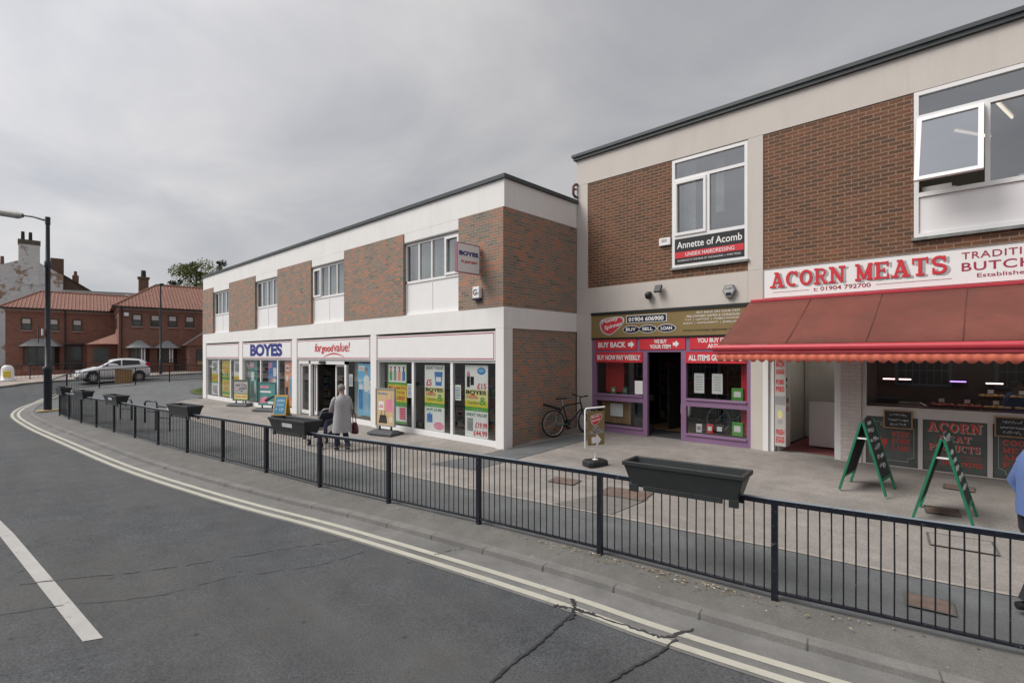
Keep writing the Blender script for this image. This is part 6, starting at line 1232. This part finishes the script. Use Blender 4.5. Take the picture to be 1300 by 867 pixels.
# swing sign of the pawn shop
t = thing('pavement_sign', 'gold hanging sign in white tube frame on black base with right arrow', 'pavement sign', (-6.02, 8.9, g(-6.02, 8.9)+.012), R(68)); t.scale = (.88, .88, .9)
b = MB(); b.rings([[Vector((a*sx, b_*sy, z)) for sx, sy in ((-1, -.7), (-.7, -1), (.7, -1), (1, -.7), (1, .7), (.7, 1), (-.7, 1), (-1, .7))] for a, b_, z in ((.27, .2, 0), (.27, .2, .09), (.24, .17, .13))], True, False); b.build('base', M_rubber, t, bevel=.01)
MB().tube([(0, 0, .12), (0, 0, .14)], .07, 10).tube([(0, 0, .13), (0, 0, .33), (-.03, 0, .36), (-.25, 0, .38), (-.28, 0, .42), (-.28, 0, 1.27), (-.25, 0, 1.31), (.27, 0, 1.33)], .02, 8).build('tube_frame', M_wht, t)
pv = bx('panel', M_gold, t, (-.21, .26, -.012, .012, .46, 1.24), bevel=.01); MB().tube([(-.1, 0, 1.23), (-.1, 0, 1.32)], .012, 6).tube([(.16, 0, 1.23), (.16, 0, 1.32)], .012, 6).build('hanger', M_blk, t)
m_ = MB(); badge(m_, .02, 1.05, .17, .13, Vector((0, -.0135, 0)), X3, Z3); m_.m(M_wht).text('Money', (-.10, -.018, 1.06), U2, V2, .22, .07, .02).text('Spinner', (-.09, -.018, .98), U2, V2, .24, .07, .02)
for cx_, cz, s in ((.02, .86, 'BUY'), (-.09, .76, 'SELL'), (.14, .77, 'LOAN')): m_.m(M_wht).poly(ovalpts(cx_, cz, .095, .045, -.0135)); m_.m(M_navy).poly(ovalpts(cx_, cz, .088, .038, -.0145)); m_.m(M_wht).text(s, (cx_-.055, -.0155, cz-.017), X3, Z3, .11, .034, .03)
m_.m(M_wht); arrow(m_, -.11, .58, .24, -.0135); m_.build('lettering', None, t)
# chalkboard A-boards
def chalk_aboard(label, x, y, rz, seed):
    t = thing('chalkboard_sign', label, 'chalkboard', (x, y, g(x, y)+.012), rz, 'green chalkboard A-boards outside the butcher'); wd = .68; H_ = 1.18; a = math.atan2(.30, 1.12)
    for s in (-1, 1):
        # board leans towards +-x; local v runs up the board
        v = Vector((-s*math.sin(a), 0, math.cos(a))); n_ = Vector((s*math.cos(a), 0, math.sin(a))); o = Vector((s*.30, 0, 0))
        fr = MB(); YV_ = Vector((0, 1, 0))
        for yy in (-wd/2, wd/2-.045): fr.obox(o+YV_*yy, YV_, v, n_, .045, H_*(.98), .03)
        fr.obox(o-YV_*(wd/2-.045)+v*.22, YV_, v, n_, wd-.09, .045, .028)
        fr.build('leg_frame', M_gframe, t)
        bd = MB(); pts = [(-wd/2+.045, .265), (wd/2-.045, .265), (wd/2-.045, 1.08)]+[(.31*math.cos(q), 1.08+.16*math.sin(q)) for q in [math.pi*k/12 for k in range(0, 13)]][1:-1]+[(-wd/2+.045, 1.08)]
        P = [o+YV_*p+v*q+n_*.006 for p, q in pts]
        if s < 0: P = P[::-1]
        bd.prism(P if s > 0 else P[::-1], n_*.014); bd.build('board', M_chalk, t)
        m_ = MB(); rr = random.Random(seed*7+s)
        z = 1.10
        while z > .33:
            h = rr.uniform(.06, .10); xx = rr.uniform(-.26, -.12); xe = rr.uniform(.1, .26)
            while xx < xe:
                ww = h*rr.uniform(.4, .75); pp = [o+YV_*(s*(xx+ww*k/4))+v*(z+h*rr.uniform(-.1, .9))+n_*.0225 for k in range(5)]
                for p_, q_ in zip(pp, pp[1:]): m_.tube([p_, q_], .0045, 4, False)
                xx += ww*1.3
            z -= h*1.75
        m_.build('chalk_writing', M_chalkw, t)
    zz = .86; hx = .30*(1-zz/1.12)+.02
    m_ = MB()
    for yy in (-wd/2+.01, wd/2-.04): m_.box(-hx, hx, yy, yy+.03, zz, zz+.022)
    m_.build('stay_bar', M_whitef, t); MB().tube([(0, -.22, 1.135), (0, .22, 1.135)], .02, 6).build('hinge', M_blk, t)
chalk_aboard('green-legged chalkboard A-board by the butcher doorway pier', -1.52, 10.12, R(-4), 1)
chalk_aboard('green-legged chalkboard A-board nearest the man in blue', -.50, 9.33, R(-2), 2)

# ================================================================== BICYCLE
t = thing('bicycle', 'black and teal mountain bike leaning in the corner by the brown brick wall', 'bicycle', (-8.5, 10.62, g(-8.5, 10.62)+.012), 0); t.scale = (1.1, 1.1, 1.1)
ba = math.atan2(.92, .30); t.rotation_euler = (R(0), R(0), ba)     # local x runs from rear hub to front hub
lean = bpy.data.objects  # wheels stand upright, bars lean on the render pier
r_ = .33; wbse = 1.05
for k, x in enumerate((0, wbse)):
    o = wheel_mesh(r_-.02, .024, seg=32).build('tyre', M_rubber, t); o.location = (x, 0, r_); wr = wheel_mesh(r_-.05, .012, seg=32).build('rim', M_chrome, o)
    m_ = MB()
    for q in range(16): m_.tube([(0, .02*(-1)**q, 0), ((r_-.05)*math.cos(q*.3927), 0, (r_-.05)*math.sin(q*.3927))], .0022, 3, False)
    m_.tube([(0, -.05, 0), (0, .05, 0)], .02, 8); m_.build('spoke', M_chrome, o)
BB = (.43, 0, .29); ST = (.28, 0, .74); HT = (.80, 0, .80); HB = (.845, 0, .66)
MB().tube([BB, ST], .018).tube([ST, HT], .018).tube([BB, HB], .022).tube([HT, HB], .02).tube([(.0, .06, r_), ST], .009).tube([(0, -.06, r_), ST], .009).build('frame', M_blk, t)
MB().tube([(0, .06, r_), BB], .012).tube([(0, -.06, r_), BB], .012).tube([(.0, -.065, r_), (.06, -.065, .5)], .016).build('chain_stay', M_teal, t)
MB().tube([HB, (.87, .055, .60), (wbse, .055, r_)], .017).tube([HB, (.87, -.055, .60), (wbse, -.055, r_)], .017).build('fork', M_blk, t)
MB().tube([HT, (.78, 0, .90), (.83, 0, .95)], .016).tube([(.78, -.30, .99), (.82, -.1, .95), (.82, .1, .95), (.78, .30, .99)], .013).tube([(.78, -.31, .99), (.78, -.2, .975)], .018).tube([(.78, .2, .975), (.78, .31, .99)], .018).build('handlebar', M_blk, t)
MB().tube([ST, (.25, 0, .90)], .014).build('seat_post', M_chrome, t)
m_ = MB(); m_.rings([[Vector((x, w_*math.cos(q*.524), z+.02*math.sin(q*.524))) for q in range(12)] for x, w_, z in ((.10, .05, .92), (.14, .075, .925), (.22, .07, .92), (.32, .03, .925), (.38, .015, .92))]); m_.build('saddle', M_blk, t)
MB().tube([(-.28, 0, .80), (-.05, 0, .74), (.2, 0, .66)], [(.02, .035)]*3, 6).build('mudguard', M_blk, t)
MB().tube([(.43, .07, .29), (.43, .10, .29)], .09, 14).tube([(.43, .1, .29), (.54, .11, .17)], .012).tube([(.43, -.1, .29), (.32, -.11, .41)], .012).build('crank', M_blk, t)
bxs('pedal', M_blk, t, (.50, .60, .11, .18, .15, .18), (.27, .37, -.18, -.11, .40, .43))

# ================================================================== CAR
def car(label, x, y, rz, sc):
    t = thing('parked_car', label, 'car', (x, y, g(x, y)-.11), rz); t.scale = (sc, sc, sc*1.1)
    Msil = mat('silver_paint', (.66, .67, .69), .28, .03, metal=.25); Mcg = mat('car_glass', (.02, .024, .026), .06, .1)
    # stations along x (front = +): x, zbot, zbelt, wbot, wbelt, zroof, wroof
    St = [(1.98, .32, .52, .60, .58, .56, .40), (1.93, .24, .64, .72, .70, .68, .55), (1.6, .20, .74, .82, .80, .79, .66), (1.05, .20, .86, .84, .83, .93, .66), (.80, .20, .90, .84, .84, 1.02, .64), (.30, .20, .93, .845, .845, 1.33, .60), (-.10, .20, .945, .845, .845, 1.43, .59), (-.7, .20, .975, .845, .84, 1.465, .57), (-1.25, .20, 1.02, .84, .82, 1.435, .56), (-1.66, .22, 1.06, .82, .79, 1.36, .53), (-1.90, .30, 1.05, .77, .72, 1.12, .52), (-1.97, .40, .85, .66, .62, .88, .45)]
    rg = []
    for (xx, zb, zl, wb, wl, zr, wr) in St:
        zm = zb+(zl-zb)*.55; half = [(wb*.8, zb), (wb, zb+.10), (wb*1.02, zm), (wl, zl), (wl*.5+wr*.5, zl+(zr-zl)*.52), (wr, zr-.03), (wr*.75, zr)]
        pts = [Vector((xx, w_, z)) for w_, z in half]+[Vector((xx, -w_, z)) for w_, z in half[::-1]]; rg.append(pts)
    m_ = MB(); m_.rings(rg, True, True); b = m_.build('body', Msil, t, sub=1)
    # side windows and screens lie just proud of the shell
    for s in (1, -1):
        m_ = MB()
        def side(pts): m_.poly([Vector((p[0], s*p[1], p[2])) for p in (pts if s > 0 else pts[::-1])])
        side([(.72, .80, .97), (-.25, .815, 1.0), (-.28, .655, 1.355), (.10, .675, 1.28), (.45, .70, 1.12)]); side([(-.33, .815, 1.005), (-1.36, .785, 1.08), (-1.30, .665, 1.31), (-.36, .655, 1.36)]); m_.build('side_window', Mcg, t)
        MB().obox((.62, s*.86-.05, .96), (1, 0, 0), (0, 1, 0), (0, 0, 1), .14, .10, .10).build('wing_mirror', Msil, t, bevel=.02)
        bx('door_handle', M_chrome, t, (-.12, .05, s*.848-.012, s*.848+.012, .80, .83))
        hl = MB(); hl.obox((1.55, s*.70-.07, .62), (.93, -s*.30, 0), (0, 1, 0), (0, 0, 1), .38, .12, .12); hl.build('headlight', mat('lamp_glass', (.6, .62, .64), .1), t, bevel=.02)
        tl = MB(); tl.obox((-1.90, s*.66-.07, .88), (1, s*.15, 0), (0, 1, 0), (-.1, 0, 1), .26, .14, .30); tl.build('tail_light', mat('tail_red', (.45, .02, .04), .2), t, bevel=.02)
        MB().tube([(.55, s*.838, .22), (-.75, s*.838, .22)], .02, 6).build('sill_trim', M_blk, t)
    m_ = MB(); m_.poly([(1.02, -.60, .955), (1.02, .60, .955), (.34, .55, 1.325), (.34, -.55, 1.325)]); m_.build('windscreen', Mcg, t)
    m_ = MB(); m_.poly([(-1.735, .50, 1.32), (-1.735, -.50, 1.32), (-1.925, -.60, 1.09), (-1.925, .60, 1.09)]); m_.build('rear_window', Mcg, t)
    for xx in (1.22, -1.27):
        for s in (1, -1):
            MB().tube([(xx, s*.60, .36), (xx, s*.852, .36)], .36, 22).build('wheel_arch', M_blk, t)
            w_ = MB(); w_.tube([(xx, s*.66, .30), (xx, s*.70, .30), (xx, s*.83, .30), (xx, s*.862, .30)], [.27, .305, .305, .28], 24); wo = w_.build('wheel', M_rubber, t)
            m_ = MB(); m_.tube([(xx, s*.85, .30), (xx, s*.868, .30)], .21, 20); m_.build('rim', mat('wheel_hub_dark', (.10, .10, .105), .4), wo)
            m_ = MB()
            for k in range(7): a = k*.8976; m_.obox((xx+.02*math.cos(a+1.57), s*.868, .30+.02*math.sin(a+1.57)), (math.cos(a), 0, math.sin(a)), (math.cos(a-1.57), 0, math.sin(a-1.57)), (0, s, 0), .205, .04, .008)
            m_.tube([(xx, s*.865, .30), (xx, s*.885, .30)], .045, 10); m_.build('spoke', M_chrome, wo)
    bx('number_plate', M_wht, t, (1.985, 1.995, -.26, .26, .40, .51)); bx('bumper_trim', M_blk, t, (1.9, 1.985, -.5, .5, .24, .34)); return t
car('silver three-door hatchback on the side road beyond the corner railing', -43.6, 6.75, R(-88), 1.0)

# ================================================================== PEOPLE
def skin_body(name, V_, E_, Rr, mt, parent, sub=2):
    me = bpy.data.meshes.new(name); me.from_pydata(V_, E_, []); o = bpy.data.objects.new(name, me); C.objects.link(o)
    sk = o.modifiers.new('skin', 'SKIN'); sk.use_smooth_shade = True
    for i, r in enumerate(Rr): me.skin_vertices[0].data[i].radius = r if isinstance(r, tuple) else (r, r)
    me.skin_vertices[0].data[0].use_root = True
    sb_ = o.modifiers.new('sub', 'SUBSURF'); sb_.levels = sub; sb_.render_levels = sub
    dg = bpy.context.evaluated_depsgraph_get(); dg.update(); nm = bpy.data.meshes.new_from_object(o.evaluated_get(dg))
    bpy.data.objects.remove(o); bpy.data.meshes.remove(me); nm.name = name; nm.materials.clear(); nm.materials.append(mt)
    for p in nm.polygons: p.use_smooth = True
    b = bpy.data.objects.new(name, nm); C.objects.link(b); b.parent = parent; return b
class Body:
    def __init__(s): s.V = []; s.E = []; s.R = []
    def add(s, p, r, par=None):
        s.V.append(tuple(p)); s.R.append(r)
        if par is not None: s.E.append((par, len(s.V)-1))
        return len(s.V)-1
def person(label, loc, rz, height, P, mt_skin, hairmt, lean=0.03):
    """local +y = facing direction; P holds elbow/wrist/knee/ankle positions for each side"""
    t = thing('person', label, 'person', loc, rz); k = height/1.75; b = Body(); v = lambda x, y, z: (x*k, y*k, z*k)
    pel = b.add(v(0, 0, .93), (.15*k, .11*k)); w_ = b.add(v(0, lean*.5, 1.10), (.13*k, .10*k), pel); ch_ = b.add(v(0, lean, 1.30), (.15*k, .11*k), w_); nb = b.add(v(0, lean*1.2, 1.44), (.075*k, .07*k), ch_); nk = b.add(v(0, lean*1.5+.01, 1.52), .052*k, nb)
    hd0 = b.add(v(0, lean*1.8+.02, 1.585), (.066*k, .075*k), nk); hd1 = b.add(v(0, lean*2+.015, 1.65), (.076*k, .094*k), hd0); hd2 = b.add(v(0, lean*2, 1.715), (.062*k, .075*k), hd1)
    b.add(v(0, lean*2+.125, 1.635), .014*k, hd1)                       # nose
    for s in (-1, 1): b.add(v(s*.088, lean*2, 1.645), .014*k, hd1)     # ears
    hands = []
    for s, A in ((-1, P['L']), (1, P['R'])):
        sh = b.add(v(s*.165, lean, 1.405), .058*k, ch_); el = b.add(v(*A['elbow']), .042*k, sh); wr = b.add(v(*A['wrist']), .028*k, el)
        d = (Vector(A['wrist'])-Vector(A['elbow'])).normalized(); d = (d+Vector(A.get('hd', (0, 0, 0)))).normalized(); sd = Vector((0, 1, 0)).cross(d); sd = Vector((1, 0, 0)) if sd.length < .2 else sd.normalized()
        pm = b.add(v(*(Vector(A['wrist'])+d*.055)), (.036*k, .020*k), wr); cu = d.cross(sd)*(-1 if A.get('flip') else 1)
        for f_, (o_, L_) in enumerate(((-.030, .065), (-.010, .078), (.010, .072), (.028, .055))):
            a0 = b.add(v(*(Vector(A['wrist'])+d*.085+sd*o_)), .0095*k, pm); a1 = b.add(v(*(Vector(A['wrist'])+d*(.085+L_*.5)+sd*o_+cu*.012)), .009*k, a0); b.add(v(*(Vector(A['wrist'])+d*(.085+L_*.8)+sd*o_+cu*.04)), .008*k, a1)
        th = b.add(v(*(Vector(A['wrist'])+d*.045-sd*.038+cu*.015)), .011*k, pm); b.add(v(*(Vector(A['wrist'])+d*.085-sd*.045+cu*.035)), .0095*k, th)
        hp = b.add(v(s*.09, 0, .88), .085*k, pel); kn = b.add(v(*A['knee']), .058*k, hp); an = b.add(v(*A['ankle']), .036*k, kn); fd = Vector(A.get('toe', (0, 1, 0))); b.add(v(*(Vector(A['ankle'])+fd*.13+Vector((0, 0, -.05)))), (.04*k, .025*k), an)
    skin_body('body', b.V, b.E, b.R, mt_skin, t)
    # hair cap, open over the face
    m_ = MB(); hc = Vector(v(0, lean*2-.008, 1.675)); seg = 20; rgs = []
    for j in range(9):
        ph = math.pi*(.02+.70*j/8); ring_ = []
        for q in range(seg):
            a = 2*math.pi*q/seg; fy = math.sin(a); cut = 1.0 if fy < .35 else max(.35, 1-(fy-.35)*1.0); p2 = ph*cut; rr_ = 1+.05*math.sin(q*3.1+j*1.7)
            ring_.append(hc+Vector((.096*math.sin(p2)*math.cos(a)*rr_, .112*math.sin(p2)*math.sin(a)*rr_, .105*math.cos(p2)))*k)
        rgs.append(ring_)
    m_.rings(rgs, True, True); m_.build('hair', hairmt, t)
    m_ = MB()
    for s in (-1, 1): m_.tube([v(s*.033, lean*2+.098, 1.655), v(s*.033, lean*2+.108, 1.655)], .010*k, 8)
    m_.build('eye', M_blk, t); return t, k, v
def ering(c, rx, ry, n=18, rot=0): return [Vector((c[0]+rx*math.cos(2*math.pi*q/n+rot), c[1]+ry*math.sin(2*math.pi*q/n+rot), c[2])) for q in range(n)]
# lady walking away with a pushchair
M_coat = mat('grey_wool_coat', (.37, .365, .38), .95, .12, 20, bmp=.3, bscale=120); M_denim = mat('dark_denim', (.025, .035, .07), .9, .2, 10); M_hairg = mat('grey_hair', (.20, .19, .18), .8, .3, 40)
Pw = {'L': {'elbow': (-.24, .13, 1.12), 'wrist': (-.17, .36, 1.04), 'hd': (0, .6, 0), 'knee': (-.09, .12, .50), 'ankle': (-.09, .16, .09)}, 'R': {'elbow': (.25, .02, 1.12), 'wrist': (.20, .24, 1.02), 'hd': (0, .6, 0), 'knee': (.09, .03, .49), 'ankle': (.09, -.20, .12)}}
t, k, v = person('lady in long grey coat walking away behind the railing with a pushchair', (-12.05, 6.5, g(-12.05, 6.5)+.012), R(82), 1.66, Pw, M_skin, M_hairg, .03)
m_ = MB(); m_.rings([ering(v(0, -.01, z), rx*k, ry*k) for z, rx, ry in ((.50, .265, .20), (.56, .262, .20), (.72, .245, .19), (.90, .232, .182), (1.06, .21, .165), (1.22, .215, .165), (1.34, .215, .15), (1.42, .17, .115), (1.47, .095, .085), (1.50, .075, .075))], True, True)
for A, s in ((Pw['L'], -1), (Pw['R'], 1)): m_.tube([v(s*.15, .03, 1.41), v(s*.20, .04, 1.33), v(*A['elbow']), v(*(Vector(A['elbow'])*.15+Vector(A['wrist'])*.85))], [.07*k, .078*k, .062*k, .052*k], 12)
m_.build('coat', M_coat, t)
m_ = MB()
for A, s in ((Pw['L'], -1), (Pw['R'], 1)): m_.tube([v(s*.085, 0, .85), v(s*.09, .01, .70), v(*A['knee']), v(*(Vector(A['ankle'])+Vector((0, 0, .02))))], [.095*k, .088*k, .075*k, .065*k], 12)
m_.build('trousers', M_denim, t)
for A in (Pw['L'], Pw['R']):
    a = Vector(A['ankle']); m_ = MB(); m_.tube([v(a.x, a.y-.07, a.z-.04), v(a.x, a.y+.02, a.z-.035), v(a.x, a.y+.12, a.z-.06), v(a.x, a.y+.17, a.z-.075)], [(.03*k, .03*k), (.045*k, .04*k), (.04*k, .025*k), (.02*k, .012*k)], 10); m_.build('shoe', M_blk, t)
hb = thing('handbag', 'dark red handbag hanging at the right side of the lady in grey', 'handbag', (-12.02, 6.83, g(-12, 6.83)+.40), R(82)); m_ = MB(); m_.rings([ering((0, 0, z), a, b_, 14) for z, a, b_ in ((0, .06, .15), (.03, .085, .19), (.15, .08, .18), (.26, .05, .14), (.29, .03, .12))]); m_.build('bag_body', mat('dark_red_leather', (.10, .02, .03), .5, .2), hb); MB().tube([(0, -.11, .27), (-.02, -.08, .5), (-.03, 0, .60), (-.02, .08, .5), (0, .11, .27)], .012, 6).build('strap', M_blk, hb)
# pushchair
pc = thing('pushchair', 'navy pushchair with bags pushed by the lady in grey', 'pushchair', (-13.0, 6.5, g(-13.0, 6.5)+.012), R(88)); M_nav = mat('navy_fabric', (.022, .026, .05), .9, .3, 8)
for s in (-.24, .24):
    for y, r__ in ((-.28, .10), (.42, .085)):
        o = MB(); o.tube([(s-.03, y, r__), (s+.03, y, r__)], r__, 14); wh_ = o.build('wheel', M_rubber, pc); MB().tube([(s-.035, y, r__), (s+.035, y, r__)], r__*.5, 10).build('hub', M_grey, wh_)
MB().tube([(-.24, .42, .09), (-.24, .05, .52), (-.22, -.38, 1.0), (-.2, -.45, 1.03), (.2, -.45, 1.03), (.22, -.38, 1.0), (.24, .05, .52), (.24, .42, .09)], .014).tube([(-.24, -.28, .1), (-.24, .05, .52)], .014).tube([(.24, -.28, .1), (.24, .05, .52)], .014).tube([(-.24, -.28, .1), (.24, -.28, .1)], .012).build('frame', M_alu, pc)
m_ = MB(); m_.rings([[Vector((sx*.20, y, z)) for sx, y, z in ((-1, y0, z0), (1, y0, z0), (1, y1, z1), (-1, y1, z1))] for y0, z0, y1, z1 in ((.34, .40, .36, .46), (.04, .42, .10, .50), (-.18, .88, -.10, .90))], True, False); m_.build('seat', M_nav, pc, bevel=.02)
m_ = MB(); m_.rings([[Vector((.19*math.cos(q*math.pi/8), -.14+.0*q+c_, .82+.16*math.sin(q*math.pi/8)*h_)) for q in range(9)] for c_, h_ in ((0, 1), (.08, 1.08), (.17, .75))], False, True); m_.build('hood', M_nav, pc); bx('blanket', mat('pale_blanket', (.45, .47, .55), .9, .3, 12), pc, (-.16, .16, .0, .2, .44, .62), bevel=.04)
m_ = MB(); m_.rings([ering((.0, -.30, z), a, b_, 12) for z, a, b_ in ((.30, .10, .08), (.36, .16, .11), (.60, .15, .10), (.72, .10, .06))]); m_.build('hanging_bag', M_nav, pc); MB().obox((-.1, -.418, .4), (1, 0, .5), (0, 0, 1), (0, -1, 0), .16, .16, .006).build('white_patch', M_wht, pc)
# man in blue at the right edge
M_shirt = mat('blue_shirt', (.105, .165, .36), .85, .1, 6); M_trs = mat('charcoal_trousers', (.02, .021, .025), .9, .2)
Pm = {'L': {'elbow': (-.27, -.03, 1.13), 'wrist': (-.27, .10, .90), 'knee': (-.10, .08, .50), 'ankle': (-.10, .10, .09)}, 'R': {'elbow': (.27, -.06, 1.13), 'wrist': (.26, .03, .88), 'knee': (.10, .0, .49), 'ankle': (.11, -.16, .10)}}
mx_, my_ = .31, 7.0
t, k, v = person('man in pale blue shirt and dark trousers at the right edge behind the railing', (mx_, my_, g(mx_, my_)+.012), R(-60), 1.80, Pm, M_skin, mat('brown_hair', (.06, .04, .03), .8, .3, 40), .04)
m_ = MB(); m_.rings([ering(v(0, .01, z), rx*k, ry*k) for z, rx, ry in ((.86, .20, .155), (.95, .205, .155), (1.10, .19, .15), (1.25, .205, .16), (1.36, .205, .145), (1.43, .16, .11), (1.475, .09, .085), (1.51, .07, .07))], True, True)
for A, s in ((Pm['L'], -1), (Pm['R'], 1)): m_.tube([v(s*.15, .04, 1.41), v(s*.195, .03, 1.33), v(*A['elbow']), v(*(Vector(A['elbow'])*.2+Vector(A['wrist'])*.8))], [.068*k, .072*k, .058*k, .045*k], 12)
m_.build('shirt', M_shirt, t); m_ = MB()
for A, s in ((Pm['L'], -1), (Pm['R'], 1)): m_.tube([v(s*.08, 0, .93), v(s*.095, .01, .72), v(*A['knee']), v(*(Vector(A['ankle'])+Vector((0, 0, .0))))], [.11*k, .098*k, .078*k, .066*k], 12)
m_.build('trousers', M_trs, t)
for A in (Pm['L'], Pm['R']):
    a = Vector(A['ankle']); m_ = MB(); m_.tube([v(a.x, a.y-.08, a.z-.04), v(a.x, a.y+.02, a.z-.035), v(a.x, a.y+.14, a.z-.055), v(a.x, a.y+.20, a.z-.07)], [(.035*k, .035*k), (.05*k, .045*k), (.045*k, .03*k), (.02*k, .015*k)], 10); m_.build('shoe', M_blk, t)
for o in bpy.data.objects:
    if 'worldkids' in o: del o['worldkids']
